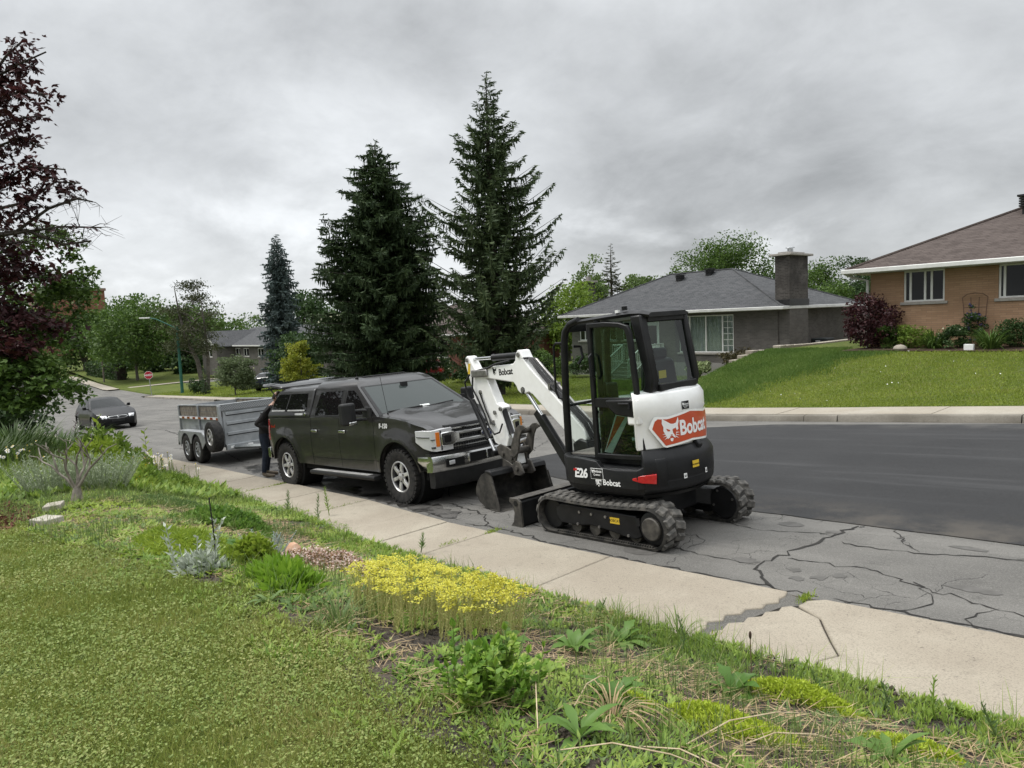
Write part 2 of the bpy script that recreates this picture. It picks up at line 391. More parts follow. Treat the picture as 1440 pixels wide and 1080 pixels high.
def flat_sheet(name, poly, dz, mat, zf=road, sub=.5, jit=0, kindv='structure', parent=None, seed=1):
    """a thin sheet lying on the surface zf, outline poly in world xy"""
    r = random.Random(seed); P = []
    for i in range(len(poly)):
        a = Vector(poly[i]); b = Vector(poly[(i + 1) % len(poly)]); n = max(1, int((b - a).length / sub))
        for k in range(n):
            p = a.lerp(b, k / n); P.append((p.x + r.uniform(-jit, jit), p.y + r.uniform(-jit, jit)))
    bm = bmesh.new(); vs = [bm.verts.new((x, y, 0)) for x, y in P]; f = bm.faces.new(vs)
    bmesh.ops.triangulate(bm, faces=[f]); bmesh.ops.subdivide_edges(bm, edges=[e for e in bm.edges if e.calc_length() > sub * 3], cuts=2, use_grid_fill=True)
    bmesh.ops.triangulate(bm, faces=bm.faces[:])
    for v in bm.verts: v.co.z = float(zf(v.co.x, v.co.y)) + dz
    bmesh.ops.recalc_face_normals(bm, faces=bm.faces)
    if sum(f.normal.z for f in bm.faces) < 0: bmesh.ops.reverse_faces(bm, faces=bm.faces)
    me = bpy.data.meshes.new(name); bm.to_mesh(me); bm.free(); o = link(name, me, mat, parent)
    if kindv: kind(o, kindv)
    return o
ROAD = bpy.data.objects['road']
flat_sheet('fresh_asphalt', [(40, 7.05), (8, 7.05), (-1.5, 7.17), (-4.1, 7.3), (-7, 7.7), (-9.2, 8.3), (-9.9, 9.2), (-9.7, 10.1), (-9.35, 11.2), (-8.6, 12.4), (-8.7, 13.3), (-7.4, 13.85), (-3, 14.22), (40, 14.25)], .008, M_NEW, jit=.012, sub=.3)
def wet_mat():
    t = NT('wet_asphalt'); v = t.coord(); n = t.noise(v, 2.4, 5, .65)
    c = t.mix(t.ramp(n, .4, .62), (.018, .017, .016), (.07, .066, .06))
    t.bsdf(c, t.ramp(n, .4, .6, .28, .8), 0, t.noise(v, 90, 4), .5, .01); return t.m
M_WET = wet_mat()
flat_sheet('wet_patch', [(-7.3, 5.42), (-7.6, 5.72), (-8.3, 5.85), (-9.2, 6.0), (-10.1, 5.95), (-10.6, 5.72), (-9.6, 5.62), (-8.4, 5.48)], .005, M_WET, jit=.06, sub=.12, parent=ROAD, kindv=None)
flat_sheet('wet_patch', [(-10.4, 5.7), (-10.9, 6.1), (-12.2, 6.2), (-13.1, 6.9), (-14.6, 7.2), (-15.8, 6.8), (-16.4, 6.2), (-15.3, 5.9), (-13.9, 5.8), (-12.1, 5.78)], .005, M_WET, jit=.07, sub=.14, parent=ROAD, kindv=None, seed=5)
# named cracks and stains on the old lane
M_CRACK = pbr('crack_tar', (.016, .015, .014), (.03, .028, .025), 8, .8)
def crack(pts, w, seed=0, jit=.035, name='crack'):
    r = random.Random(seed); P = []
    for i in range(len(pts) - 1):
        a = Vector(pts[i]); b = Vector(pts[i + 1]); n = max(2, int((b - a).length / .07))
        for k in range(n): p = a.lerp(b, k / n); P.append(Vector((p.x + r.gauss(0, jit * .6), p.y + r.gauss(0, jit * .6))))
    P.append(Vector(pts[-1])); V = []; F = []
    for i, p in enumerate(P):
        d = (P[min(i + 1, len(P) - 1)] - P[max(i - 1, 0)]).normalized(); q = Vector((-d.y, d.x)); ww = w * .62 * r.uniform(.3, 1.5) * (.3 if i in (0, len(P) - 1) else 1)
        for s in (-1, 1): x, y = p + q * ww * s; V.append((x, y, float(road(x, y)) + .004))
    for i in range(len(P) - 1): F.append((2 * i, 2 * i + 2, 2 * i + 3, 2 * i + 1))
    return link(name, (lambda me: (me.from_pydata(V, [], F), me)[1])(bpy.data.meshes.new(name)), M_CRACK, ROAD)
CR = [([(-2.75, 5.16), (-3.2, 5.6), (-3.1, 6.2), (-2.95, 7.2)], .022), ([(-2.9, 6.6), (-2.3, 6.55), (-1.6, 6.75), (-.6, 6.8)], .014), ([(-3.1, 5.95), (-2.4, 6.0), (-1.8, 5.75), (-1.1, 5.5), (-.2, 5.45)], .011),
      ([(-3.2, 5.62), (-4.2, 5.75), (-5.2, 5.6), (-6.2, 5.75)], .012), ([(-4.0, 5.75), (-4.0, 6.1), (-4.6, 6.3)], .008), ([(-3.0, 6.9), (-3.6, 6.65), (-4.4, 6.75), (-5.0, 6.6)], .009), ([(-2.0, 5.9), (-1.7, 5.5), (-1.9, 5.2)], .008),
      ([(-1.35, 5.6), (-1.5, 5.3), (-1.3, 5.13)], .008), ([(-2.2, 6.56), (-2.5, 7.0), (-2.6, 7.2)], .009), ([(-1.5, 6.76), (-1.2, 7.1)], .01), ([(-5.4, 5.25), (-6.2, 5.4), (-7.0, 5.35)], .02), ([(-2.3, 5.22), (-1.2, 5.2), (0, 5.16)], .022), ([(-2.4, 5.2), (-3.6, 5.2), (-5.4, 5.24)], .016),
      ([(-6.6, 5.4), (-7.2, 5.8), (-8.2, 6.0)], .02), ([(-7.0, 5.9), (-7.8, 6.4), (-8.6, 6.3), (-9.4, 6.9)], .012), ([(-6.9, 6.3), (-7.6, 6.9), (-8.7, 7.2)], .009), ([(-13.5, 7.6), (-15.5, 8.8), (-18, 9.2)], .018), ([(-12, 9.8), (-14, 10.3), (-15.4, 11.6), (-18.5, 12)], .014), ([(-17, 6.4), (-20, 7.0), (-23, 6.6)], .03), ([(-20, 8.2), (-24, 9.4), (-30, 9.8)], .025), ([(-22, 12), (-27, 11.2), (-33, 12.4)], .025),
      ([(-25, 7.8), (-31, 8.6), (-38, 8.2)], .03), ([(-10.6, 9.9), (-11.6, 11.5), (-11.2, 13)], .012), ([(-26, 14.5), (-27, 12), (-29, 9)], .03), ([(-36, 15), (-37, 11), (-40, 7)], .04), ([(-30, 13), (-40, 13.6), (-52, 13)], .05)]
for i, (p, w) in enumerate(CR): crack(p, w, i)
M_STAIN = pbr('oil_stain', (.07, .066, .06), (.095, .09, .083), 9, .8)
for i, (x, y, a, b) in enumerate([(-3.55, 6.98, .13, .1), (-4.35, 5.48, .2, .1), (-3.35, 5.72, .13, .07), (-2.75, 5.5, .07, .05), (-2.85, 5.68, .06, .05), (-2.62, 5.6, .06, .05), (-2.5, 5.72, .05, .05), (-4.0, 6.8, .07, .04), (-3.05, 6.9, .08, .05), (-1.6, 5.9, .2, .06), (-1.2, 6.3, .12, .05), (-5.7, 7.0, .1, .06), (-1.9, 6.9, .15, .05)]):
    flat_sheet('stain', [(x + a * math.cos(k * .5236), y + b * math.sin(k * .5236)) for k in range(12)], .0035, M_STAIN, jit=.018, sub=.05, parent=ROAD, kindv=None, seed=i)

# ---------------- near pavement: cast slabs
def concrete_mat(name, c1, c2, dark=.4):
    t = NT(name); v = t.coord('Object'); g = t.pos()
    n0 = t.noise(g, .9, 5, .6); n1 = t.noise(g, 6, 5, .65); n2 = t.noise(g, 85, 4, .85); n3 = t.noise(g, 22, 4, .7)
    c = t.mix(t.ramp(n0, .35, .68), c1, c2)
    c = t.mix(t.ramp(n1, .52, .8, 0, .5), c, tuple(k * .66 for k in c1))
    c = t.mix(t.math('MULTIPLY', t.ramp(n2, .46, .66), .62), c, tuple(k * .45 for k in c1))
    c = t.mix(t.math('MULTIPLY', t.ramp(n3, .64, .70), .6), c, (.07, .06, .05))
    t.bsdf(c, .9, 0, n2, .45, .006, **{'Specular_IOR_Level': .25}); return t.m
M_CONC = concrete_mat('pavement_concrete', (.27, .235, .185), (.33, .295, .235))
M_JOINT = pbr('joint_dirt', (.035, .03, .024), (.07, .06, .045), 20, .95)
def pavement_base():
    xs = np.array(lines((-60, 10, 90)) + [10.]); rows = []
    for f in (0, .5, 1): y = ync(xs) - 1.19 + 1.17 * f; rows.append(np.c_[xs, y, road(xs, y) + .022])
    o = grid_mesh('pavement', rows, M_JOINT); return kind(o, 'structure')
PAV = pavement_base()
JX = [9.0, 7.4, 5.8, 4.2, 2.6, .95, -.55, -2.43, -4.42, -6.25, -7.18, -8.08, -9.62, -11.2, -12.75, -14.3, -15.9, -17.5, -19.2, -21, -22.8, -24.6, -26.4, -28.2, -30, -32, -34, -36, -38, -40, -43, -46, -49, -52, -56, -60]
def slab_obj(poly, name, parent, top, thick=.13, mat=None, zf=road, bev=.012):
    mb = MB(); n = len(poly)
    vs = [(x, y, float(zf(x, y)) + top - thick) for x, y in poly] + [(x, y, float(zf(x, y)) + top) for x, y in poly]
    mb.add(vs, [tuple(range(n))[::-1], tuple(range(n, 2 * n))] + [(i, (i + 1) % n, (i + 1) % n + n, i + n) for i in range(n)])
    return mb.build(name, mat or M_CONC, parent, bevel=bev, smooth=30)
r0 = random.Random(3)
def edge_pts(xa, xb, fy, n=6, jit=.0):
    return [(xa + (xb - xa) * k / n, float(fy(xa + (xb - xa) * k / n)) + r0.uniform(-jit, jit)) for k in range(n + 1)]
for i in range(len(JX) - 1):
    xa, xb = JX[i] - .006, JX[i + 1] + .006; top = .04 + r0.uniform(-.004, .006); sk = r0.uniform(-.02, .02)
    fo = lambda x: ync(x) - .01; fi = lambda x: ync(x) - 1.19
    if i == 6:      # the broken slab with the long crack
        cr = [(-1.86, 3.91), (-1.93, 4.12), (-1.86, 4.26), (-1.98, 4.42), (-2.12, 4.62), (-2.2, 4.74), (-2.4, 4.84)]
        rp = [(-.55, 3.91)] + [(-.55, 5.09), (-1.2, 5.095), (-1.9, 5.098), (-2.32, 5.09), (-2.42, 5.0), (-2.43, 4.88)] + [(x + .006, y) for x, y in cr[::-1][1:]]
        lp = [(x - .007, y) for x, y in cr] + [(-2.47, 4.86), (-2.52, 4.80), (-2.50, 4.72), (-2.57, 4.66), (-2.55, 4.57), (-2.62, 4.50), (-2.60, 4.41), (-2.68, 4.34), (-2.65, 4.22), (-2.70, 4.14), (-2.65, 4.05), (-2.64, 3.92)]
        slab_obj(rp, 'slab', PAV, .04); slab_obj(lp, 'slab', PAV, .036)
    elif i == 7:
        p = edge_pts(-2.72, xb, fi)[::1]; q = edge_pts(xb - sk, -2.62, fo)
        slab_obj(p + q + [(-2.59, 5.0), (-2.60, 4.93), (-2.565, 4.86), (-2.63, 4.79), (-2.61, 4.70), (-2.70, 4.62), (-2.68, 4.52), (-2.765, 4.45), (-2.72, 4.35), (-2.80, 4.27), (-2.745, 4.17), (-2.75, 4.08), (-2.70, 4.0)], 'slab', PAV, .042)
    else: slab_obj(edge_pts(xa, xb, fi, jit=.006) + edge_pts(xb, xa, fo, jit=.006), 'slab', PAV, top)
slab_obj([(-2.45, 5.02), (-2.6, 5.07), (-2.7, 4.9), (-2.83, 4.6), (-2.84, 4.28), (-2.72, 4.05), (-2.63, 4.12), (-2.6, 4.5), (-2.52, 4.8), (-2.42, 4.9)], 'asphalt_patch', PAV, .030, .05, M_PATCH, bev=0)
# ---------------- far pavement and kerb
M_CONC2 = concrete_mat('far_concrete', (.29, .255, .205), (.34, .31, .26))
M_KERB = concrete_mat('kerb_concrete', (.14, .126, .105), (.24, .22, .185))
def strip(name, xs, ya, yb, dz, mat, parent=None):
    rows = []
    for f in (0, 1): y = ya(xs) + (yb(xs) - ya(xs)) * f; rows.append(np.c_[xs, y, road(xs, y) + dz])
    return grid_mesh(name, rows, mat)
xs = np.array(lines((-81, 40, 121)) + [40.])
FPAV = kind(strip('far_pavement', xs, lambda x: yfc(x) + .1, lambda x: yfc(x) + 1.24, .1, M_JOINT), 'structure')
jx = list(np.arange(6, -14, -1.52)) + list(np.arange(-15, -80, -1.9))
for a, b in zip(jx[:-1], jx[1:]):
    f1 = lambda x: yfc(x) + .17; f2 = lambda x: yfc(x) + 1.235
    slab_obj([(a - .006, f1(a)), (a - .006, f2(a)), (b + .006, f2(b)), (b + .006, f1(b))][::-1], 'slab', FPAV, .135 + r0.uniform(-.004, .004), .1, M_CONC2, bev=0)
kx = [20, 15, 10, 6, 2.9, -.1, -3.2, -6.3, -7.0, -10.1, -13, -16, -19, -22, -26, -30, -35, -40, -46, -52, -58, -65, -72, -80]
for a, b in zip(kx[:-1], kx[1:]):
    if (a, b) == (-46, -52): continue
    n = 6; P = []; top = .135 + r0.uniform(-.012, .006)
    secs = []
    for k in range(n + 1):
        x = a - .008 + (b - a + .016) * k / n; y = float(yfc(x)); z = float(road(x, y)); w = r0.uniform(-.012, .012)
        secs.append([(x, y - .02 + w, z - .05), (x, y + w, z + top - .03), (x, y + .025 + w, z + top + r0.uniform(-.006, .002)), (x, y + .165, z + top), (x, y + .165, z - .05)])
    MB().loft(secs).build('kerb', M_KERB, FPAV, smooth=40)
# corner beyond the side street
cz = lambda x, y: road(-84, np.minimum(y, 60)) + 0 * np.asarray(x)
kind(flat_sheet('corner_pavement', [(-95.2, 20.4), (-95.2, 24), (-96.2, 36), (-100, 70), (-101.3, 70), (-97.6, 36), (-96.6, 23), (-98, 21.9), (-110, 22.6), (-135, 24.6), (-135, 23.2), (-110, 21.2), (-97, 20.3)], .11, M_CONC2, zf=cz, sub=2), 'structure')
kind(flat_sheet('corner_lawn', [(-96.6, 23), (-97.6, 36), (-101.3, 70), (-105, 120), (-260, 120), (-260, 34), (-135, 24.6), (-110, 22.6), (-98, 21.9)], .13, M_GRASS, zf=lambda x, y: cz(x, y) + .012 * np.clip(-97 - np.asarray(x), 0, 40), sub=4), 'structure')
# ------------------------------------------------------------------ houses
def brick_mat(name, c1, c2, mortar, w=.205, h=.068, ms=.007, vary=.5):
    t = NT(name); g = t.pos(); s = t.n('ShaderNodeSeparateXYZ'); t.l(g, s.inputs[0])
    u = t.math('ADD', s.outputs[0], s.outputs[1]); cb = t.n('ShaderNodeCombineXYZ'); t.l(u, cb.inputs[0]); t.l(s.outputs[2], cb.inputs[1])
    b = t.n('ShaderNodeTexBrick'); t.l(cb.outputs[0], b.inputs['Vector']); b.inputs['Scale'].default_value = 1; b.inputs['Brick Width'].default_value = w
    b.inputs['Row Height'].default_value = h; b.inputs['Mortar Size'].default_value = ms; b.inputs['Mortar Smooth'].default_value = .3; b.inputs['Bias'].default_value = 0
    b.inputs['Color1'].default_value = (*c1, 1); b.inputs['Color2'].default_value = (*c2, 1); b.inputs['Mortar'].default_value = (*mortar, 1)
    n = t.noise(g, 1.2, 4); c = t.mix(t.ramp(n, .3, .7, 0, vary), b.outputs['Color'], tuple(k * .72 for k in c1))
    c = t.mix(t.ramp(t.noise(g, 40, 3), .4, .8, 0, .3), c, tuple(k * .6 for k in c2))
    t.bsdf(c, .88, 0, t.math('SUBTRACT', 1, b.outputs['Fac']), .5, .008, **{'Specular_IOR_Level': .2}); return t.m
def shingle_mat(name, c1, c2, k=2.35):
    t = NT(name); g = t.pos(); s = t.n('ShaderNodeSeparateXYZ'); t.l(g, s.inputs[0])
    u = t.math('ADD', s.outputs[0], s.outputs[1]); cb = t.n('ShaderNodeCombineXYZ'); t.l(u, cb.inputs[0]); t.l(t.math('MULTIPLY', s.outputs[2], k), cb.inputs[1])
    b = t.n('ShaderNodeTexBrick'); t.l(cb.outputs[0], b.inputs['Vector']); b.inputs['Scale'].default_value = 1; b.inputs['Brick Width'].default_value = .3
    b.inputs['Row Height'].default_value = .135; b.inputs['Mortar Size'].default_value = .008; b.inputs['Color1'].default_value = (*c1, 1); b.inputs['Color2'].default_value = (*c2, 1)
    b.inputs['Mortar'].default_value = (*[q * .4 for q in c1], 1)
    n = t.noise(g, 5, 4); c = t.mix(t.ramp(n, .35, .7, 0, .55), b.outputs['Color'], c2)
    c = t.mix(t.ramp(t.noise(g, 120, 2), .4, .8, 0, .5), c, tuple(q * .55 for q in c1))
    t.bsdf(c, .92, 0, b.outputs['Fac'], .4, .01, **{'Specular_IOR_Level': .2}); return t.m
M_GBRICK = brick_mat('grey_brick', (0.090, 0.083, 0.076), (0.131, 0.121, 0.110), (0.138, 0.129, 0.118))
M_GBRICK_D = brick_mat('weathered_brick', (0.049, 0.044, 0.041), (0.107, 0.097, 0.089), (0.123, 0.115, 0.105), .205, .068, .01, .9)
M_TBRICK = brick_mat('tan_brick', (.315, .195, .118), (.385, .245, .152), (.25, .175, .12), .30, .066, .006)
M_RBRICK = brick_mat('red_brick', (0.176, 0.066, 0.044), (0.238, 0.092, 0.062), (0.194, 0.150, 0.123))
M_GSHIN = shingle_mat('grey_shingles', (0.048, 0.050, 0.053), (0.082, 0.083, 0.086))
M_BSHIN = shingle_mat('brown_shingles', (0.058, 0.045, 0.040), (0.096, 0.077, 0.069))
M_WHITE = pbr('white_trim', (0.639, 0.639, 0.619), (0.561, 0.557, 0.532), 3, .45)
M_GUTTER = pbr('gutter_white', (.55, .55, .53), (.44, .44, .42), 2, .4)
M_SILL = pbr('stone_sill', (0.336, 0.312, 0.280), (0.264, 0.248, 0.224), 9, .85, bump=.3)
M_FOUND = concrete_mat('foundation', (0.225, 0.214, 0.199), (0.270, 0.259, 0.240))
M_PANE = darkglass('house_pane', (.008, .009, .010), -.02)
M_CURTAIN = pbr('curtain', (.48, .49, .47), (.40, .41, .40), 7, .9)
M_CLEAR = glass('clear_pane', (.82, .86, .85), .02)
M_SOFFIT = pbr('soffit', (.42, .41, .39), None, 1, .7)
M_BLACKM = pbr('black_metal', (.018, .018, .019), (.03, .03, .03), 10, .45)
def wall_plane(mb, ax, c, a0, a1, z0, z1, holes, depth):
    """wall facing -y (ax='y', plane y=c) or +x (ax='x', plane x=c) with rectangular holes (a0,a1,z0,z1) and reveals"""
    def P(a, z, d=0): return (a, c + d, z) if ax == 'y' else (c - d, a, z)
    A = sorted({a0, a1, *[h[0] for h in holes], *[h[1] for h in holes]}); Z = sorted({z0, z1, *[h[2] for h in holes], *[h[3] for h in holes]})
    for i in range(len(A) - 1):
        for j in range(len(Z) - 1):
            ca, cz_ = (A[i] + A[i + 1]) / 2, (Z[j] + Z[j + 1]) / 2
            if any(h[0] < ca < h[1] and h[2] < cz_ < h[3] for h in holes): continue
            mb.quad(P(A[i], Z[j]), P(A[i + 1], Z[j]), P(A[i + 1], Z[j + 1]), P(A[i], Z[j + 1]))
    for h in holes:
        c4 = [(h[0], h[2]), (h[1], h[2]), (h[1], h[3]), (h[0], h[3])]
        for k in range(4): p, q = c4[k], c4[(k + 1) % 4]; mb.quad(P(*p), P(*q), P(*q, depth), P(*p, depth))
def window(parent, x0, x1, z0, z1, y, panes, grids=(), curtain=False, fw=.055, sill=True, dark=True):
    """white framed window in a wall facing -y; panes = split fractions; grids = pane index -> (cols, rows)"""
    mb = MB(); d0, d1 = y + .03, y + .1
    mb.box(x0, x1, d0, d1, z1 - fw, z1); mb.box(x0, x1, d0, d1, z0, z0 + fw); mb.box(x0, x0 + fw, d0, d1, z0 + fw, z1 - fw); mb.box(x1 - fw, x1, d0, d1, z0 + fw, z1 - fw)
    xs_ = [x0 + fw] + [x0 + (x1 - x0) * p for p in panes] + [x1 - fw]
    for p in panes: xm = x0 + (x1 - x0) * p; mb.box(xm - fw * .6, xm + fw * .6, d0 + .004, d1, z0 + fw, z1 - fw)
    w = mb.build('window', M_WHITE, parent, bevel=.006)
    for i in range(len(xs_) - 1):
        a, b = xs_[i], xs_[i + 1]
        MB().box(a, b, y + .062, y + .068, z0 + fw, z1 - fw).build('pane', M_CLEAR if curtain else M_PANE, w)
        for k, (c, r) in dict(grids).items():
            if k != i: continue
            g = MB()
            for q in range(1, c): xm = a + (b - a) * q / c; g.box(xm - .011, xm + .011, y + .045, y + .06, z0 + fw, z1 - fw)
            for q in range(1, r): zm = z0 + fw + (z1 - z0 - 2 * fw) * q / r; g.box(a, b, y + .047, y + .058, zm - .011, zm + .011)
            g.build('muntin', M_WHITE, w)
    if curtain:
        c = MB(); n = 60
        for i in range(n):
            a = x0 + fw + (x1 - x0 - 2 * fw) * i / n; b = x0 + fw + (x1 - x0 - 2 * fw) * (i + 1) / n
            ya = y + .2 + .03 * math.sin(i * 1.3) + .01 * math.sin(i * 3.1); yb = y + .2 + .03 * math.sin((i + 1) * 1.3) + .01 * math.sin((i + 1) * 3.1)
            c.quad((a, ya, z0), (b, yb, z0), (b, yb, z1), (a, ya, z1))
        c.build('curtain', M_CURTAIN, w, weld=True, smooth=80)
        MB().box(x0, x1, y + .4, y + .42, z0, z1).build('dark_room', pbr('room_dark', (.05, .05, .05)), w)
    if sill: MB().box(x0 - .09, x1 + .09, y - .05, y + .1, z0 - .09, z0 - .002).build('sill', M_SILL, w, bevel=.008)
    return w
def hip_roof(parent, x0, x1, y0, y1, ze, pitch, mat, rx0=None, rx1=None, gut=M_GUTTER):
    hy = (y1 - y0) / 2; zr = ze + hy * pitch; ym = (y0 + y1) / 2
    rx0 = x0 + hy if rx0 is None else rx0; rx1 = x1 - hy if rx1 is None else rx1
    v = [(x0, y0, ze), (x1, y0, ze), (x1, y1, ze), (x0, y1, ze), (rx0, ym, zr), (rx1, ym, zr)]
    r = MB().add(v, [(0, 1, 5, 4), (1, 2, 5), (2, 3, 4, 5), (3, 0, 4), (0, 3, 2, 1)]).build('roof', mat, parent, smooth=0)
    c = MB()
    for a, b in ((v[0], v[4]), (v[1], v[5]), (v[2], v[5]), (v[3], v[4]), (v[4], v[5])): c.tube([Vector(a) + Vector((0, 0, .01)), Vector(b) + Vector((0, 0, .01))], .05, 6)
    c.build('ridge_cap', mat, r)
    g = MB(); G = .1
    for (xa, ya, xb, yb) in ((x0 - G, y0 - G, x1 + G, y0), (x0 - G, y1, x1 + G, y1 + G), (x0 - G, y0 + .001, x0, y1 - .001), (x1, y0 + .001, x1 + G, y1 - .001)): g.box(xa, xb, ya, yb, ze - .13, ze + .012)
    g.build('gutter', gut, parent, bevel=.02)
    MB().box(x0 + .01, x1 - .01, y0 + .01, y1 - .01, ze - .15, ze - .1).build('soffit', M_SOFFIT, parent)
    return r
# --- grey bungalow across the street
gh = tag(empty('bungalow'), 'low grey brick bungalow with hip roof and wide chimney on its side', 'house')
GX0, GX1, GY0, GY1 = -28.5, -15.9, 30.2, 37.7; ZB, ZE = -1.4, 2.15
wins = [(-21.15, -18.1, .12, 1.93), (-26.15, -25.2, .75, 1.75), (-24.75, -23.8, .75, 1.75), (-27.9, -27.1, .75, 1.75)]
door = (-23.3, -22.35, -.35, 1.78)
mb = MB(); wall_plane(mb, 'y', GY0, GX0, GX1, -.37, ZE, wins + [door], .22); wall_plane(mb, 'x', GX1, GY0, GY1, -.37, ZE, [], .2)
mb.quad((GX0, GY1, -.37), (GX0, GY0, -.37), (GX0, GY0, ZE), (GX0, GY1, ZE)); mb.quad((GX1, GY1, -.37), (GX0, GY1, -.37), (GX0, GY1, ZE), (GX1, GY1, ZE))
mb.build('wall', M_GBRICK, gh, fix=False, smooth=0)
MB().box(GX0 - .02, GX1 + .02, GY0 - .02, GY1, -1.6, -.372).build('foundation', M_FOUND, gh)
rf = hip_roof(gh, -29.0, -15.45, 29.75, 38.3, 2.2, .485, M_GSHIN, rx0=-24.3, rx1=-20.4)
window(gh, *wins[0], GY0, [.2, .5, .8], {0: (2, 6), 3: (2, 6)}, curtain=True)
for w in wins[1:]: window(gh, *w, GY0, [.5])
mb = MB(); mb.box(door[0], door[0] + .08, GY0 - .02, GY0 + .1, door[2], door[3]); mb.box(door[1] - .08, door[1], GY0 - .02, GY0 + .1, door[2], door[3]); mb.box(door[0] + .08, door[1] - .08, GY0 - .02, GY0 + .1, door[3] - .08, door[3])
df = mb.build('door_frame', M_WHITE, gh)
dd = MB().box(door[0] + .08, door[1] - .08, GY0 + .05, GY0 + .1, door[2], door[3] - .08).build('door', pbr('door_paint', (.55, .56, .55), None, 1, .5), gh, bevel=.004)
MB().box(door[0] + .2, door[1] - .2, GY0 + .04, GY0 + .052, .5, 1.5).build('pane', M_PANE, dd)
ch = MB().box(-16.05, -15.38, 30.28, 32.02, 2.3, 4.42).build('chimney', M_GBRICK_D, gh)
MB().box(-15.9, -15.38, 30.28, 32.02, -1.6, 2.05).build('chimney_breast', M_GBRICK, gh)
MB().box(-16.22, -15.2, 30.1, 32.2, 4.42, 4.52).build('cap', M_SILL, ch, bevel=.015)
f = MB(); f.box(-15.98, -15.46, 30.4, 31.9, 4.52, 4.6); f.build('crown', M_FOUND, ch, bevel=.02)
f = MB(); f.cyl((-15.75, 31.1, 4.6), (-15.75, 31.1, 4.76), .13); f.lathe([(.2, 0), (.19, .03), (.02, .06)], (-15.75, 31.1, 4.79), (0, 0, 1)); f.build('flue_cap', pbr('galvanised', (.55, .56, .57), (.42, .43, .44), 8, .35, .9), ch)
MB().box(-16.09, -15.34, 30.24, 32.06, 2.22, 2.5).build('flashing', M_BLACKM, ch)
for (x, y, z) in ((-23.1, 33.2, 3.93), (-21.5, 33.6, 4.1)):
    v = MB(); v.box(x - .16, x + .16, y - .16, y + .16, z - .1, z + .22); 
    for k in range(3): v.box(x - .2, x + .2, y - .2, y + .2, z + .07 + k * .06, z + .095 + k * .06)
    v.box(x - .22, x + .22, y - .22, y + .22, z + .25, z + .29); v.build('vent', M_BLACKM, rf)
# porch with white railing and steps
pc = MB(); pc.box(-24.3, -22.0, 28.7, 30.19, -1.3, -.38); pc.build('porch', M_FOUND, gh, bevel=.01)
st = MB()
for k in range(4): st.box(-23.6, -22.3, 28.7 - .3 * (k + 1), 28.69 - .3 * k, -1.4, -.38 - .17 * (k + 1))
st.build('step', M_FOUND, gh, bevel=.01)
def rail(p, q, z0, z1):
    rl = MB(); p, q = Vector(p), Vector(q); n = int((q - p).length / .13)
    rl.tube([(p.x, p.y, p.z + z1), (q.x, q.y, q.z + z1)], .035, 6); rl.tube([(p.x, p.y, p.z + z0), (q.x, q.y, q.z + z0)], .025, 6)
    for k in range(n + 1): c = p.lerp(q, k / max(n, 1)); rl.tube([(c.x, c.y, c.z + z0), (c.x, c.y, c.z + z1)], .018 if 0 < k < n else .045, 6)
    rl.build('railing', M_WHITE, gh)
rail((-24.25, 28.75, -.38), (-23.65, 28.75, -.38), .1, .95); rail((-24.25, 30.1, -.38), (-24.25, 28.75, -.38), .1, .95); rail((-22.25, 28.75, -.38), (-22.25, 27.5, -1.06), .1, .95); rail((-22.05, 28.75, -.38), (-22.05, 30.1, -.38), .1, .95); rail((-23.6, 28.75, -.38), (-23.6, 27.5, -1.06), .1, .95)
# --- tan brick house on the raised lot
th_ = tag(empty('brick_house'), 'tan brick house with brown hip roof on the raised lawn', 'house')
TX0, TY0, TZE = -9.67, 24.5, 3.14; TX1, TY1 = 6.0, 33.5
w1, w2 = (-8.66, -7.5, 2.14, 3.12), (-6.1, -4.9, 2.14, 3.12); w3 = (-2.5, -.9, 1.9, 3.12)
mb = MB(); wall_plane(mb, 'y', TY0, TX0, TX1, .3, TZE, [w1, w2, w3], .2)
mb.quad((TX0, TY1, .3), (TX0, TY0, .3), (TX0, TY0, TZE), (TX0, TY1, TZE)); mb.quad((TX1, TY0, .3), (TX1, TY1, .3), (TX1, TY1, TZE), (TX1, TY0, TZE)); mb.quad((TX1, TY1, .3), (TX0, TY1, .3), (TX0, TY1, TZE), (TX1, TY1, TZE))
mb.build('wall', M_TBRICK, th_, fix=False, smooth=0)
rf2 = hip_roof(th_, -10.25, 6.6, 23.95, 34.1, 3.26, .44, M_BSHIN, gut=M_WHITE)
window(th_, *w1, TY0, [.16, .52, .68]); window(th_, *w2, TY0, [.12, .55]); window(th_, *w3, TY0, [.25, .75])
dn = MB(); dn.tube([(-10.3, 24.0, 3.15), (-10.1, 24.3, 3.0), (-9.74, 24.44, 2.9), (-9.74, 24.44, .7)], .045, 6); dn.build('downspout', M_GUTTER, th_)
v = MB(); v.box(-6.2, -5.6, 27.3, 27.9, 4.6, 5.0)
for k in range(4): v.box(-6.28, -5.52, 27.22, 27.98, 4.98 + k * .075, 5.025 + k * .075)
v.box(-6.32, -5.48, 27.18, 28.02, 5.29, 5.35); v.build('vent', M_BLACKM, rf2)
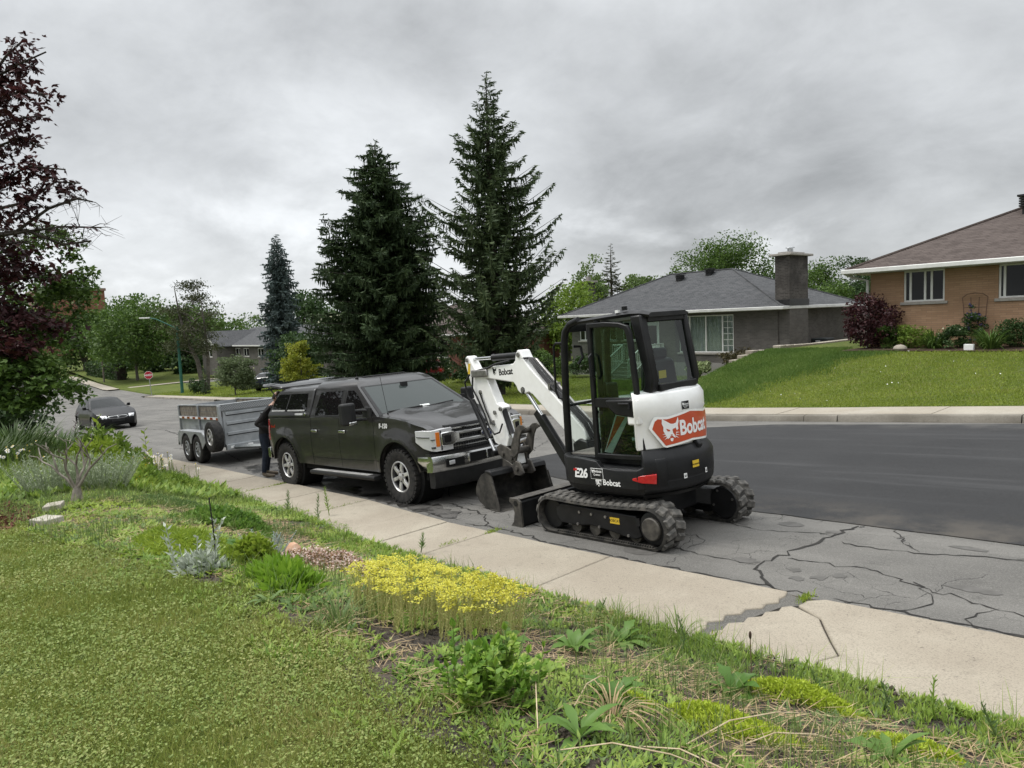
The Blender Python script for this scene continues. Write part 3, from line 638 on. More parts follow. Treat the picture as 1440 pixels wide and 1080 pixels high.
# --- small shed between them
sh = tag(empty('garden_shed'), 'small shed with pale roof edge between the two bungalows', 'shed')
mb = MB(); mb.box(-14.1, -12.2, 34.5, 37.5, .2, 1.95); mb.build('wall', pbr('shed_wall', (.24, .19, .165), (.3, .25, .22), 3, .8), sh)
mb = MB(); mb.prism([(-14.35, 1.85), (-14.35, 1.95), (-12.2, 2.85), (-12.2, 2.75)], 'y', 34.2, 37.8); mb.build('roof', pbr('shed_roof', (.42, .42, .42), (.5, .5, .49), 2, .6), sh)
mb = MB(); mb.box(-14.2, -14.1, 34.42, 34.5, .2, 1.86); mb.build('trim', M_WHITE, sh)
MB().box(-13.7, -12.7, 34.46, 34.5, .3, 1.7).build('door', pbr('shed_door', (.36, .35, .34), None, 1, .6), sh, bevel=.004)
# --- air conditioner
ac = tag(empty('air_conditioner', (-15.35, 33.4, -.14)), 'dark air conditioner unit beside the grey bungalow chimney', 'air conditioner')
mb = MB(); mb.box(-.38, .38, -.38, .38, 0, .78); mb.build('case', pbr('ac_case', (.028, .032, .034), (.04, .045, .047), 6, .5), ac, bevel=.03)
mb = MB()
for k in range(12): mb.box(-.385, .385, -.386, .386, .06 + k * .058, .075 + k * .058)
mb.build('louver', pbr('ac_louver', (.012, .013, .014)), ac)
MB().box(-.16, .06, -.392, -.388, .62, .68).build('badge', pbr('ac_badge', (.6, .6, .6)), ac)
MB().box(-.5, .5, -.5, .5, -.5, 0).build('pad', M_FOUND, ac)
# --- retaining wall of stone blocks stepping up to the house
M_STONE = concrete_mat('wall_stone', (0.255, 0.225, 0.183), (0.357, 0.323, 0.268))
rw = tag(empty('retaining_wall'), 'stepped stone block retaining wall edging the raised lawn', 'wall')
ys = 21.6; rb = random.Random(5)
while ys < 34:
    L = rb.uniform(.42, .6); top = float(g_far(-12.6, ys + L / 2)) + .06; bot = float(g_far(-13.3, ys + L / 2)) - .05; k = 0
    top = bot + round((top - bot) / .15) * .15; z = top
    while z - .15 > bot - .05 and k < 8:
        cap = k == 0
        MB().box(-13.12 - (.04 if cap else 0) + rb.uniform(-.015, .015), -12.86, ys + .006, ys + L - .006, z - .143, z).build('block', M_STONE, rw, bevel=.015)
        z -= .15; k += 1
    ys += L
# stone steps at the street end of the wall, one every tread
for k, (y, x, z) in enumerate(((21.9, -12.85, -.62), (23.1, -13.2, -.38), (24.3, -13.45, -.14), (25.3, -13.5, .1))):
    MB().box(x - .42, x + .35, y - .32, y + .3, z - .02, z + .1).build('step', M_STONE, rw, bevel=.02)
    MB().box(x - .34, x + .32, y - .26, y + .28, z - .5, z - .024).build('block', M_STONE, rw, bevel=.02)
# gravel drive and flagstones beside the bungalow
def gravel_mat():
    t = NT('gravel'); g = t.pos(); vo = t.n('ShaderNodeTexVoronoi'); vo.inputs['Scale'].default_value = 22; t.l(g, vo.inputs['Vector'])
    c = t.mix(t.ramp(t.noise(g, 30, 3), .3, .7), (.17, .165, .16), (.34, .33, .32)); t.bsdf(c, .95, 0, vo.outputs['Distance'], .6, .03); return t.m
kind(flat_sheet('gravel_drive', [(-13.2, 16.5), (-16.3, 16.5), (-16.2, 24), (-15.6, 29), (-13.4, 29), (-13.2, 22)], .02, gravel_mat(), zf=g_far, sub=.6, jit=.05), 'structure')
fl = kind(MB().box(-18.6, -16.7, 26.1, 26.15, -1.3, -1.2).build('path', M_STONE), 'structure')
for k, (x, y) in enumerate(((-18.4, 26.6), (-17.7, 26.2), (-17.0, 25.9), (-16.5, 25.3))):
    P = [(x + .38 * math.cos(a) * rb.uniform(.8, 1.1), y + .3 * math.sin(a) * rb.uniform(.8, 1.1)) for a in np.linspace(0, 6.283, 8)[:-1]]
    slab_obj(P, 'flagstone', fl, .05, .06, M_STONE, zf=g_far)
# --- far houses
def far_house(name, label, x0, x1, y0, y1, z0, ze, mat, roofm, wins_, pitch=.4, gable=False, door_=None):
    h = tag(empty(name), label, 'house'); mb = MB(); hs = [w for w in wins_] + ([door_] if door_ else [])
    wall_plane(mb, 'y', y0, x0, x1, z0, ze, hs, .15); wall_plane(mb, 'x', x1, y0, y1, z0, ze, [], .15)
    mb.quad((x0, y1, z0), (x0, y0, z0), (x0, y0, ze), (x0, y1, ze)); mb.quad((x1, y1, z0), (x0, y1, z0), (x0, y1, ze), (x1, y1, ze))
    mb.build('wall', mat, h, fix=False, smooth=0)
    if gable:
        ym = (y0 + y1) / 2; zr = ze + (y1 - y0) / 2 * pitch; e = .4; t_ = .12
        rr = MB().prism([(y0 - e, ze - e * pitch), (ym, zr), (y1 + e, ze - e * pitch), (y1 + e, ze - e * pitch + t_), (ym, zr + t_), (y0 - e, ze - e * pitch + t_)], 'x', x0 - .3, x1 + .3); rr.build('roof', roofm, h, smooth=0)
        g_ = MB(); g_.prism([(y0, ze), (ym, zr), (y1, ze)], 'x', x1 - .1, x1 - .005); g_.build('gable', M_WHITE, h, smooth=0)
        MB().box(x0 - .3, x1 + .3, y0 - e - .1, y0 - e, ze - e * pitch - .03, ze - e * pitch + .12).build('gutter', M_WHITE, h)
    else: hip_roof(h, x0 - .5, x1 + .5, y0 - .5, y1 + .5, ze, pitch, roofm)
    for w in wins_: window(h, *w, y0, [.5] if w[1] - w[0] < 2.2 else [.28, .72], fw=.1)
    if door_: MB().box(door_[0], door_[1], y0 + .06, y0 + .1, door_[2], door_[3]).build('door', pbr('far_door', (.04, .035, .03)), h)
    return h
far_house('red_brick_house', 'red brick house half hidden behind the big spruces', -47, -36.2, 27.8, 37, -2.0, 1.35, M_RBRICK, M_BSHIN, [(-39.3, -37.3, -.2, 1.1), (-43, -41, -.2, 1.1)])
far_house('grey_gabled_house', 'long grey house with white gable beyond the street lamp', -101, -70, 36, 46, -4.3, .35, M_GBRICK, M_GSHIN, [(-96, -93.6, -1.2, -.1), (-92.6, -90.8, -1.2, -.1), (-78.5, -74.2, -1.5, .05), (-88, -86.2, -1.2, -.1)], .42, True, (-82.2, -81.0, -3, -.2))
gg = bpy.data.objects['grey_gabled_house']
mb = MB(); wall_plane(mb, 'y', 33.6, -101, -95.5, -3.6, .35, [(-99.4, -97.2, -1.2, -.1)], .1); wall_plane(mb, 'x', -95.5, 33.6, 36, -3.6, .35, [], .1); mb.build('wing_wall', M_GBRICK, gg, fix=False, smooth=0)
MB().prism([(-101, .352), (-98.25, 2.1), (-95.5, .352)], 'y', 33.6, 33.7).build('gable', M_WHITE, gg, smooth=0)
MB().prism([(-101.4, .1), (-98.25, 2.12), (-95.1, .1), (-95.1, .22), (-98.25, 2.26), (-101.4, .22)], 'y', 33.3, 41).build('wing_roof', M_GSHIN, gg, smooth=0); window(gg, -99.4, -97.2, -1.2, -.1, 33.6, [.5], fw=.1)
bh = tag(empty('rear_house'), 'house hidden behind the grey bungalow with only its chimney showing', 'house')
MB().box(-46, -37, 44, 52, -2, 1.6).build('wall', M_GBRICK, bh); hip_roof(bh, -46.4, -36.6, 43.6, 52.4, 1.65, .2, M_GSHIN)
c_ = MB().box(-40.7, -39.9, 44.5, 45.3, 1.8, 4.9).build('chimney', M_GBRICK_D, bh); MB().box(-40.85, -39.75, 44.35, 45.45, 4.9, 5.05).build('cap', M_SILL, c_); MB().box(-40.45, -40.15, 44.75, 45.05, 5.05, 5.4).build('flue', M_FOUND, c_)
ap = tag(empty('apartment_block'), 'red brick apartment block rising above the far trees', 'building')
MB().box(-285, -262, 40, 58, -5, 17).build('wall', M_RBRICK, ap)
MB().box(-285.4, -261.6, 39.6, 58.4, 17, 17.8).build('parapet', pbr('parapet', (.2, .12, .1)), ap)
for k in range(3):
    for j in range(4): window(ap, -284 + j * 5.5, -281 + j * 5.5, 2 + k * 5, 4.4 + k * 5, 39.94, [.5], fw=.2, sill=False)
# ------------------------------------------------------------------ mini excavator
M_XBLK = pbr('machine_black', (.009, .009, .0095), (.015, .015, .0155), 5, .36, bump=.15, bscale=300, rvar=.06)
M_XGRY = pbr('machine_charcoal', (.010, .0103, .011), (.015, .0153, .0163), 4, .42, bump=.2, bscale=350, rvar=.05)
M_XWHT = pbr('machine_white', (.82, .82, .80), (.76, .755, .73), 5, .3, coat=.2)
M_XORG = pbr('machine_orange', (.50, .075, .025), (.44, .06, .02), 3, .35, coat=.2)
M_RUB = pbr('track_rubber', (.03, .029, .027), (.085, .078, .068), 9, .85, bump=.4, bscale=90, lo=.4, hi=.7)
M_RUBL = pbr('track_lug_rubber', (.05, .048, .044), (.12, .112, .10), 14, .85, bump=.4, bscale=120, lo=.35, hi=.65)
M_STEEL = pbr('dirty_steel', (.055, .051, .046), (.115, .105, .09), 12, .6, .4, bump=.4, bscale=80, lo=.35, hi=.7)
M_BUCK = pbr('bucket_steel', (.032, .031, .029), (.095, .088, .077), 7, .6, .3, bump=.35, bscale=60, lo=.35, hi=.75)
M_CHROME = pbr('chrome_rod', (.62, .62, .62), None, 1, .12, 1)
M_PIN = pbr('pin_steel', (.30, .29, .28), (.2, .19, .18), 20, .4, .8)
M_HOSE = pbr('hose_rubber', (.014, .014, .014), None, 1, .5)
M_YEL = pbr('label_yellow', (.62, .42, .03), None, 1, .5)
M_INKK = pbr('print_black', (.012, .012, .012), None, 1, .5)
M_INKW = pbr('print_white', (.75, .75, .74), None, 1, .45)
M_RED = pbr('reflector_red', (.50, .022, .022), (.42, .015, .02), 30, .25, coat=.5)
M_XGLASS = glass('cab_glass', (.60, .70, .65), .01)
M_MAT = pbr('floor_mat', (.09, .085, .075), (.15, .14, .12), 20, .9, bump=.5, bscale=60)
xf = Vector((-.997, .029, -.071)).normalized(); xu = Vector((-RA, -RB, 1)).normalized(); xl = xu.cross(xf).normalized(); xu = xf.cross(xl)
XM = Matrix(((xf.x, xl.x, xu.x, -4.877), (xf.y, xl.y, xu.y, 6.303), (xf.z, xl.z, xu.z, -.243), (0, 0, 0, 1)))
ex = tag(empty('excavator', mat4=XM), 'white and black compact excavator on rubber tracks with boom lowered', 'excavator')
def refine(V, T, mx=.25):
    bm = bmesh.new(); vs = [bm.verts.new((*v[:2], 0)) for v in V]
    for t in T:
        try: bm.faces.new([vs[i] for i in t])
        except ValueError: pass
    bmesh.ops.triangulate(bm, faces=bm.faces[:])
    for _ in range(4):
        e = [x for x in bm.edges if x.calc_length() > mx]
        if not e: break
        bmesh.ops.subdivide_edges(bm, edges=e, cuts=1); bmesh.ops.triangulate(bm, faces=bm.faces[:])
    bm.verts.index_update(); V2 = [tuple(v.co) for v in bm.verts]; T2 = [tuple(v.index for v in f.verts) for f in bm.faces]; bm.free(); return V2, T2
def decal_quads(name, pts_fn, V, T, mat, parent, mx=None):
    if mx: V, T = refine(V, T, mx)
    return link(name, (lambda me: (me.from_pydata([pts_fn(*v[:2]) for v in V], [], T), me)[1])(bpy.data.meshes.new(name)), mat, parent)
HEAD = [[(-.30, .36), (-.44, .62), (-.47, .40), (-.40, .22), (-.42, .05), (-.30, -.02), (-.30, .08), (-.12, .10), (-.08, -.08), (-.16, -.2), (-.22, -.36), (-.1, -.3), (-.08, -.24), (0, -.22), (0, .34), (-.14, .32)],
        [(-.09, -.36), (0, -.34), (0, -.5), (-.06, -.48)], [(-.26, -.08), (-.5, -.12), (-.26, -.13)], [(-.24, -.16), (-.48, -.26), (-.24, -.21)], [(-.22, -.24), (-.42, -.40), (-.2, -.29)]]
EYES = [[(-.27, .14), (-.06, .05), (-.07, -.01), (-.2, .0)], [(-.04, -.16), (0, -.18), (0, -.21), (-.06, -.2)]]
def head_logo(HEAD=HEAD):
    V = []; T = []
    for P in HEAD:
        for sx in (1, -1):
            bm = bmesh.new(); f = bm.faces.new([bm.verts.new((x * sx, y, 0)) for x, y in P]); r = bmesh.ops.triangulate(bm, faces=[f])
            bm.verts.index_update(); n = len(V); V += [tuple(v.co) for v in bm.verts]; T += [tuple(v.index + n for v in f.verts) for f in bm.faces]; bm.free()
    return V, T
# tracks
def track_path():
    P = []; a = (.775, .212, .18); b = (-.655, .222, .188)     # idler, sprocket centre radius of the belt's inner face
    for k in range(15): t = -math.pi / 2 + math.pi * k / 14; P.append((a[0] + a[2] * math.cos(t), a[1] + a[2] * math.sin(t)))
    for k in range(1, 20): f = k / 20; P.append((a[0] + (b[0] - a[0]) * f, (a[1] + a[2]) * (1 - f) + (b[1] + b[2]) * f - .025 * math.sin(math.pi * f)))
    for k in range(15): t = math.pi / 2 + math.pi * k / 14; P.append((b[0] + b[2] * math.cos(t), b[1] + b[2] * math.sin(t)))
    for k in range(1, 20): f = k / 20; P.append((b[0] + (a[0] - b[0]) * f, (b[1] - b[2]) * (1 - f) + (a[1] - a[2]) * f))
    return P
TP = track_path()
lugm = MB(); lugm.loft([[(-.045, -.068, 0), (.045, -.068, 0), (.045, .068, 0), (-.045, .068, 0)], [(-.03, -.055, .024), (.028, -.06, .024), (.034, .06, .024), (-.024, .055, .024)]])
_l = lugm.build('lug', M_RUBL); LUGME = _l.data; bpy.data.objects.remove(_l)
def track(sy):
    y0, y1 = .475, .775
    n = len(TP); mb = MB(); vs = []; nor = []
    for i in range(n):
        a, b = Vector(TP[i - 1]), Vector(TP[(i + 1) % n]); d = (b - a).normalized(); nor.append((d, Vector((d.y, -d.x))))
        p = Vector(TP[i]); q = p + nor[i][1] * .032
        for (w, yy) in ((p, y0), (q, y0 + .012), (q, y1 - .012), (p, y1)): vs.append((w.x, sy * yy, w.y))
    fs = []
    for i in range(n):
        j = (i + 1) % n
        for k in range(4): fs.append((i * 4 + k, i * 4 + (k + 1) % 4, j * 4 + (k + 1) % 4, j * 4 + k))
    mb.add(vs, fs); belt = mb.build('rubber_track', M_RUB, ex, smooth=40)
    cum = [0]
    for i in range(n): cum.append(cum[-1] + (Vector(TP[(i + 1) % n]) - Vector(TP[i])).length)
    N = 38; pitch = cum[-1] / N
    for k in range(N * 2):
        s = (k // 2 + (.5 if k % 2 else 0)) * pitch
        i = max(j for j in range(n) if cum[j] <= s + 1e-9); f = (s - cum[i]) / (cum[i + 1] - cum[i]); j = (i + 1) % n
        p = Vector(TP[i]).lerp(Vector(TP[j]), f); d = nor[i][0].lerp(nor[j][0], f).normalized(); m = Vector((d.y, -d.x)); p = p + m * .03
        if p.y < .02: continue
        yy = sy * ((.55 if k % 2 else .70))
        o = link('lug', LUGME, None, belt)
        sk = (.28 if k % 2 else -.28) * sy; c, s_ = math.cos(sk), math.sin(sk)
        X = Vector((d.x * c, s_, d.y * c)); Z = Vector((m.x, 0, m.y)); Y = Z.cross(X)
        o.matrix_local = Matrix(((X.x, Y.x, Z.x, p.x), (X.y, Y.y, Z.y, yy), (X.z, Y.z, Z.z, p.y), (0, 0, 0, 1)))
    # inner guide teeth seen along the lower run
    g = MB()
    for k in range(44): x = .66 - k * .031; g.box(x, x + .014, sy * .74, sy * .765, .032, .055)
    kind(g.build('guide_tooth', M_RUB, belt, smooth=0), 'stuff')
    fr = MB().prism([(-.53, .12), (-.50, .20), (-.47, .325), (.60, .355), (.69, .31), (.69, .19), (.62, .135), (.42, .125), (.17, .155), (-.08, .13), (-.3, .095), (-.45, .085)], 'y', sy * .52, sy * .735).build('track_frame', M_XBLK, ex, bevel=.012)
    for (x, z) in ((.36, .15), (.04, .155), (-.36, .115), (.14, .28), (-.06, .275), (.32, .285)):
        MB().cyl((x, sy * .733, z), (x, sy * .748, z), .016, n=6).build('bolt', M_PIN, fr)
    MB().box(-.25, -.12, sy * .7355, sy * .738, .215, .28).build('label', M_YEL, fr)
    V, T = text_mesh('BOBCAT', .04); decal_quads('lettering', lambda u, v: (-.185 - u * sy, sy * .7395, .235 + v), V, T, M_INKK, fr)
    MB().obox((-.50, sy * .737, .27), (.05, .01, .08), Matrix.Rotation(.1, 3, 'Y')).build('label', M_XGRY, fr)
    mo = MB().lathe([(.165, 0), (.165, .05), (.14, .06)], (-.68, sy * .68, .225), (0, sy, 0), 28).build('sprocket', M_XBLK, ex)
    MB().lathe([(.115, 0), (.115, .03), (.105, .04), (.0, .042)], (-.68, sy * .735, .225), (0, sy, 0), 28).build('hub_cover', M_STEEL, mo)
    MB().lathe([(.178, 0), (.178, .03), (.165, .045), (0, .045)], (-.68, sy * .515, .225), (0, -sy, 0), 28).build('final_drive_cover', M_XBLK, mo)
    for (x, z) in ((-.56, .19), (-.80, .27), (-.62, .35)): MB().cyl((x, sy * .472, z), (x, sy * .462, z), .014, n=6).build('bolt', M_PIN, mo)
    MB().lathe([(.155, 0), (.17, .02), (.17, .13), (.155, .15), (.06, .15)], (.775, sy * .55, .212), (0, sy, 0), 28).build('idler_wheel', M_XBLK, ex)
    for x in (.42, .14, -.14, -.42): MB().lathe([(.075, 0), (.075, .16), (.03, .165)], (x, sy * .545, .115), (0, sy, 0), 14).build('track_roller', M_STEEL, ex)
    MB().cyl((.0, sy * .56, .43), (.0, sy * .70, .43), .035).build('carrier_roller', M_STEEL, ex)
for sy in (1, -1): track(sy)
mb = MB(); mb.prism([(-.42, .2), (.42, .2), (.42, .42), (.2, .46), (-.2, .46), (-.42, .42)], 'y', -.4, .4); mb.build('undercarriage', M_XBLK, ex, bevel=.02)
for sx in (1, -1):
    for sy in (1, -1):
        MB().loft([[(sx * .25 - .12, sy * .3, .24), (sx * .25 + .12, sy * .3, .24), (sx * .25 + .12, sy * .3, .42), (sx * .25 - .12, sy * .3, .42)],
                   [(sx * .48 - .1, sy * .53, .16), (sx * .48 + .1, sy * .53, .16), (sx * .48 + .1, sy * .53, .345), (sx * .48 - .1, sy * .53, .345)]]).build('frame_leg', M_XBLK, ex, bevel=.01)
MB().lathe([(.36, 0), (.36, .05), (.33, .052), (.33, .09)], (0, 0, .44), (0, 0, 1), 32).build('slew_ring', M_STEEL, ex)
# blade
bl = MB().prism([(1.262, .02), (1.262, .30), (1.30, .335), (1.44, .335), (1.455, .30), (1.40, .27), (1.372, .17), (1.40, .06), (1.455, .0), (1.30, .0)], 'y', -.775, .755).build('blade', M_XBLK, ex, bevel=.008)
MB().prism([(1.258, .0), (1.262, .31), (1.30, .345), (1.45, .345), (1.465, .30), (1.41, .27), (1.382, .17), (1.41, .06), (1.468, .0)], 'y', .756, .785).build('end_plate', M_STEEL, bl, bevel=.004)
MB().lathe([(.034, 0), (.034, .004)], (1.34, .786, .285), (0, 1, 0), 16).build('tube_hole', M_INKK, bl)
MB().box(1.27, 1.44, -.775, .755, .3355, .342).build('worn_edge', M_STEEL, bl)
for sy in (1, -1): MB().loft([[(.35, sy * .26 - .06, .2), (.35, sy * .26 + .06, .2), (.35, sy * .26 + .06, .36), (.35, sy * .26 - .06, .36)], [(1.27, sy * .34 - .06, .1), (1.27, sy * .34 + .06, .1), (1.27, sy * .34 + .06, .24), (1.27, sy * .34 - .06, .24)]]).build('blade_arm', M_XBLK, ex, bevel=.01)
# upper structure
def plan(k=1.0, tail=.93, n=12):
    L = [(.70, .0), (.70, .34), (.655, .52), (.56, .645), (.42, .715), (.05, .735), (-.35, .735)]
    P = [(x * k, y * k) for x, y in L]
    a0 = math.radians(128); a0 = math.radians(137); a1 = math.radians(232); P += [((tail - .09) * math.cos(a0 + (a1 - a0) * i / n) * k, (.14 + (tail - .09) * math.sin(a0 + (a1 - a0) * i / n)) * k) for i in range(n + 1)]
    return P + [(x * k, y * k) for x, y in ((-.3, -.62), (.2, -.66), (.5, -.6), (.66, -.42))]
def ploft(levels): return MB().loft([[(x, y, z) for x, y in plan(k, t)] for (z, k, t) in levels])
hs = ploft([(.505, .90, .9), (.535, .955, .92), (.60, .985, .93), (.78, 1.0, .93), (.80, .985, .915)]).build('house_frame', M_XGRY, ex, bevel=.012)
# left side skirt with raised edge, front step
sk = MB(); secs = []
for (x, y, zt) in ((.66, .50, .895), (.57, .64, .893), (.43, .725, .89), (.2, .75, .885), (-.02, .753, .865), (-.08, .753, .80), (-.3, .753, .785), (-.56, .75, .80), (-.62, .69, .83)):
    n_ = Vector((x, y, 0)).normalized() * .03; secs.append([(x - n_.x, y - n_.y, .60), (x, y, .60), (x + n_.x * .2, y + n_.y * .2, zt - .02), (x, y, zt), (x - n_.x * 2, y - n_.y * 2, zt)])
sk.loft(secs).build('side_skirt', M_XGRY, ex, bevel=.006)
st_ = MB().prism([(-.58, .735), (-.80, .775), (-.79, .70), (-.60, .69)], 'y', .0, .01)
TC = .14
def tail(ang, z, r): a = math.radians(ang); r = r - .09 if r > .65 else r; return (r * math.cos(a), TC + r * math.sin(a), z)
def tail_shell(prof, a0, a1, n=26):
    return MB().loft([[tail(a0 + (a1 - a0) * i / n, z, r) for (z, r) in prof] for i in range(n + 1)])
cw = tail_shell([(.53, .60), (.53, .87), (.575, .925), (.66, .938), (.672, .932), (.684, .94), (.86, .945), (.905, .93), (.985, .868), (.985, .6)], 137, 230).build('counterweight', M_XGRY, ex, bevel=.014)
tail_shell([(.50, .80), (.50, .86), (.54, .90), (.54, .80)], 136, 232).build('lower_guard', M_XBLK, ex)
tail_shell([(.56, .9), (.64, .944), (.86, .952), (.90, .936), (.90, .8), (.56, .8)], 145, 153, 3).build('corner_block', M_XGRY, cw, bevel=.012)
for a in (184,): tail_shell([(.90, .90), (.96, .935), (1.0, .91), (1.0, .82), (.90, .82)], a, a + 5, 2).build('latch_cover', M_XGRY, cw, bevel=.01)
cv = tail_shell([(.98, .5), (.98, .855), (1.28, .872), (1.33, .895), (1.47, .897), (1.535, .862), (1.56, .78), (1.56, .5)], 134, 228).build('rear_cover', M_XWHT, ex, bevel=.012)
MB().prism([(-.44, 1.24), (-.60, 1.24), (-.60, 1.50), (-.44, 1.50)], 'y', .56, .69).build('side_cover', M_XWHT, cv, bevel=.02)
def band(name, a0, a1, zb, zt, r, mat, parent, n=30):
    mb = MB()
    for i in range(n):
        A, B = a0 + (a1 - a0) * i / n, a0 + (a1 - a0) * (i + 1) / n
        mb.quad(tail(A, zb(A), r), tail(B, zb(B), r), tail(B, zt(B), r), tail(A, zt(A), r))
    return mb.build(name, mat, parent, weld=True, smooth=60)
rz_t = lambda a: np.interp(a, [146, 149, 158, 180, 202, 211, 214], [1.19, 1.285, 1.27, 1.315, 1.275, 1.285, 1.19]); rz_b = lambda a: np.interp(a, [146, 155, 180, 205, 214], [1.19, 1.01, 1.04, 1.01, 1.19])
rp = band('red_panel', 146, 214, rz_b, rz_t, .899, M_XORG, cv)
wl_ = lambda a: np.interp(a, [143.5, 154, 180, 206, 216.5], [1.2, .987, 1.018, .987, 1.2]); wt_ = lambda a: np.interp(a, [143.5, 147.5, 158, 180, 202, 212.5, 216.5], [1.2, 1.31, 1.295, 1.335, 1.30, 1.31, 1.2])
band('panel_border', 143.5, 216.5, wl_, wt_, .8965, M_XWHT, cv)
def on_tail(a0, z0, s, r=.9015): return lambda u, v: tail(a0 + math.degrees(u * s / (r - .09)), z0 + v * s, r)
V, T = head_logo(); decal_quads('emblem', on_tail(160.2, 1.15, .21), V, T, M_INKW, cv, .12)
V, T = head_logo(EYES); decal_quads('emblem_eyes', on_tail(160.2, 1.15, .21, .903), V, T, M_XORG, cv, .12)
V, T = text_mesh('Bobcat', .185, .0055); decal_quads('lettering', lambda u, v: tail(184.5 + math.degrees(u * .93 / .8115), 1.095 + v * 1.12, .9015), V, T, M_INKW, cv, .03)
bd = band('badge', 171.5, 179, lambda a: 1.345, lambda a: 1.425, .9, M_INKK, cv, 4)
V, T = head_logo(); decal_quads('emblem', on_tail(172.9, 1.395, .032, .902), V, T, M_INKW, cv)
V, T = text_mesh('Bobcat', .028, .0006); decal_quads('lettering', on_tail(175.8, 1.386, 1, .902), V, T, M_INKW, cv)
for k, zz in enumerate((1.373, 1.36)): band('badge_line', 172.5 + k, 178 - k, lambda a: zz, lambda a: zz + .004, .902, M_INKW, cv, 3)
yb = band('label', 173, 179.5, lambda a: .755 + .0 * a, lambda a: .825, .955, M_YEL, cw, 4)
V, T = text_mesh('ALLMAND', .035, .0008); decal_quads('lettering', on_tail(176.2, .778, .62, .957), V, T, M_INKK, cw)
for a in (165, 187):
    band('tie_down_label', a, a + 2.6, lambda q: .665, lambda q: .715, .948, M_INKW, cw, 2); V, T = text_mesh('U', .03, .002); decal_quads('lettering', on_tail(a + 1.3, .678, 1, .95), V, T, M_INKK, cw)
# rear red reflector, lettering on the left skirt
MB().loft([[(-.50, .762, .695), (-.50, .762, .715), (-.50, .74, .715), (-.50, .74, .695)], [(-.60, .745, .672), (-.60, .745, .745), (-.59, .70, .745), (-.59, .70, .672)], [(-.715, .655, .655), (-.73, .66, .755), (-.70, .62, .755), (-.69, .62, .655)]]).build('tail_reflector', M_RED, ex, bevel=.004)
def on_side(x0, z0, y=.758): return lambda u, v: (x0 - u, y, z0 + v)
V, T = text_mesh('E26', .135, .005, .15, .92); decal_quads('lettering', on_side(.215, .682, .762), V, T, M_INKW, ex)
decal_quads('red_tab', on_side(.32, .75, .764), [(0, 0), (.05, 0), (.055, .025), (.005, .025)], [(0, 1, 2, 3)], M_RED, ex)
fr_ = MB(); fr_.box(-.105, .07, .7565, .7605, .675, .79); fr_.build('sign_plate', M_INKW, ex); MB().box(-.10, .065, .761, .7625, .680, .785).build('sign_face', M_INKK, ex)
V, T = head_logo(); decal_quads('emblem', on_side(.035, .757, .7635), [(a * .04, b * .04) for a, b, c in V], T, M_INKW, ex)
V, T = text_mesh('Bobcat', .04, .001); decal_quads('lettering', on_side(-.035, .748, .7635), V, T, M_INKW, ex)
V, T = text_mesh('Quebec', .03, .0005); decal_quads('lettering', on_side(-.02, .715, .7635), V, T, M_INKW, ex)
V, T = head_logo(); decal_quads('emblem', lambda u, v: (-.03 - u * .1, .758, .65 + v * .1), V, T, M_INKW, ex)
V, T = text_mesh('Bobcat', .085, .0022); decal_quads('lettering', on_side(-.21, .622, .758), V, T, M_INKW, ex)
# cab
cab = MB().box(-.60, .62, -.26, .56, .80, .875).build('cab_floor', M_XBLK, ex, bevel=.015)
MB().box(.02, .6, -.2, .52, .876, .888).build('floor_mat', M_MAT, cab)
A_ = [(.635, .50, .86), (.60, .50, 1.5), (.545, .495, 2.12), (.515, .49, 2.25), (.44, .485, 2.325), (.30, .48, 2.36)]
def pillar(name, pts, r=.042): return MB().tube(pts, r, 10).build(name, M_XBLK, ex, smooth=50)
pillar('front_pillar', A_); pillar('front_pillar', [(x, -.20 - (y - .48) * .5, z) for x, y, z in A_])
roofm = MB(); rs = []
for (x, w, zt, zb) in ((.50, .28, 2.29, 2.24), (.42, .335, 2.34, 2.30), (.28, .355, 2.365, 2.32), (-.1, .36, 2.38, 2.325), (-.45, .36, 2.385, 2.325), (-.58, .35, 2.375, 2.315), (-.66, .31, 2.345, 2.30)):
    c = .15; rs.append([(x, c - w, zb), (x, c + w, zb), (x, c + w + .012, (zt + zb) / 2), (x, c + w - .03, zt), (x, c - w + .03, zt), (x, c - w - .012, (zt + zb) / 2)])
rf_ = roofm.loft(rs).build('cab_roof', M_XBLK, ex, smooth=50)
pillar('door_pillar', [(.075, .505, .86), (.05, .505, 1.5), (.02, .495, 2.33)], .035)
# broad rear pillar, bent where it meets the cover
def plate_pillar(y0, y1):
    P = [(-.46, 2.33), (-.60, 2.33), (-.69, 1.66), (-.66, 1.56), (-.57, 1.49), (-.50, 1.50), (-.57, 1.62), (-.58, 1.72)]
    return MB().prism(P, 'y', y0, y1).build('rear_pillar', M_XBLK, ex, bevel=.018)
plate_pillar(.43, .535); plate_pillar(-.25, -.17)
rw_ = MB(); 
rw_.box(-.70, -.62, -.17, .43, 1.55, 1.62); rw_.box(-.61, -.56, -.17, .43, 2.25, 2.315); rw_.build('rear_frame', M_XBLK, ex, bevel=.01)
MB().loft([[(-.665, -.172, 1.615), (-.665, .432, 1.615)], [(-.585, -.172, 2.26), (-.585, .432, 2.26)]], closed=False).build('rear_window', M_XGLASS, ex)
wp = MB(); wp.tube([(-.60, .15, 2.31), (-.625, .02, 2.325), (-.635, -.16, 2.30)], .01, 6); wp.tube([(-.63, -.1, 2.315), (-.63, -.2, 2.315)], .018, 6); wp.build('wiper', M_XBLK, ex)
MB().quad((.10, .49, 1.52), (-.585, .49, 1.52), (-.575, .49, 2.3), (.07, .49, 2.3)).build('side_window', M_XGLASS, ex)
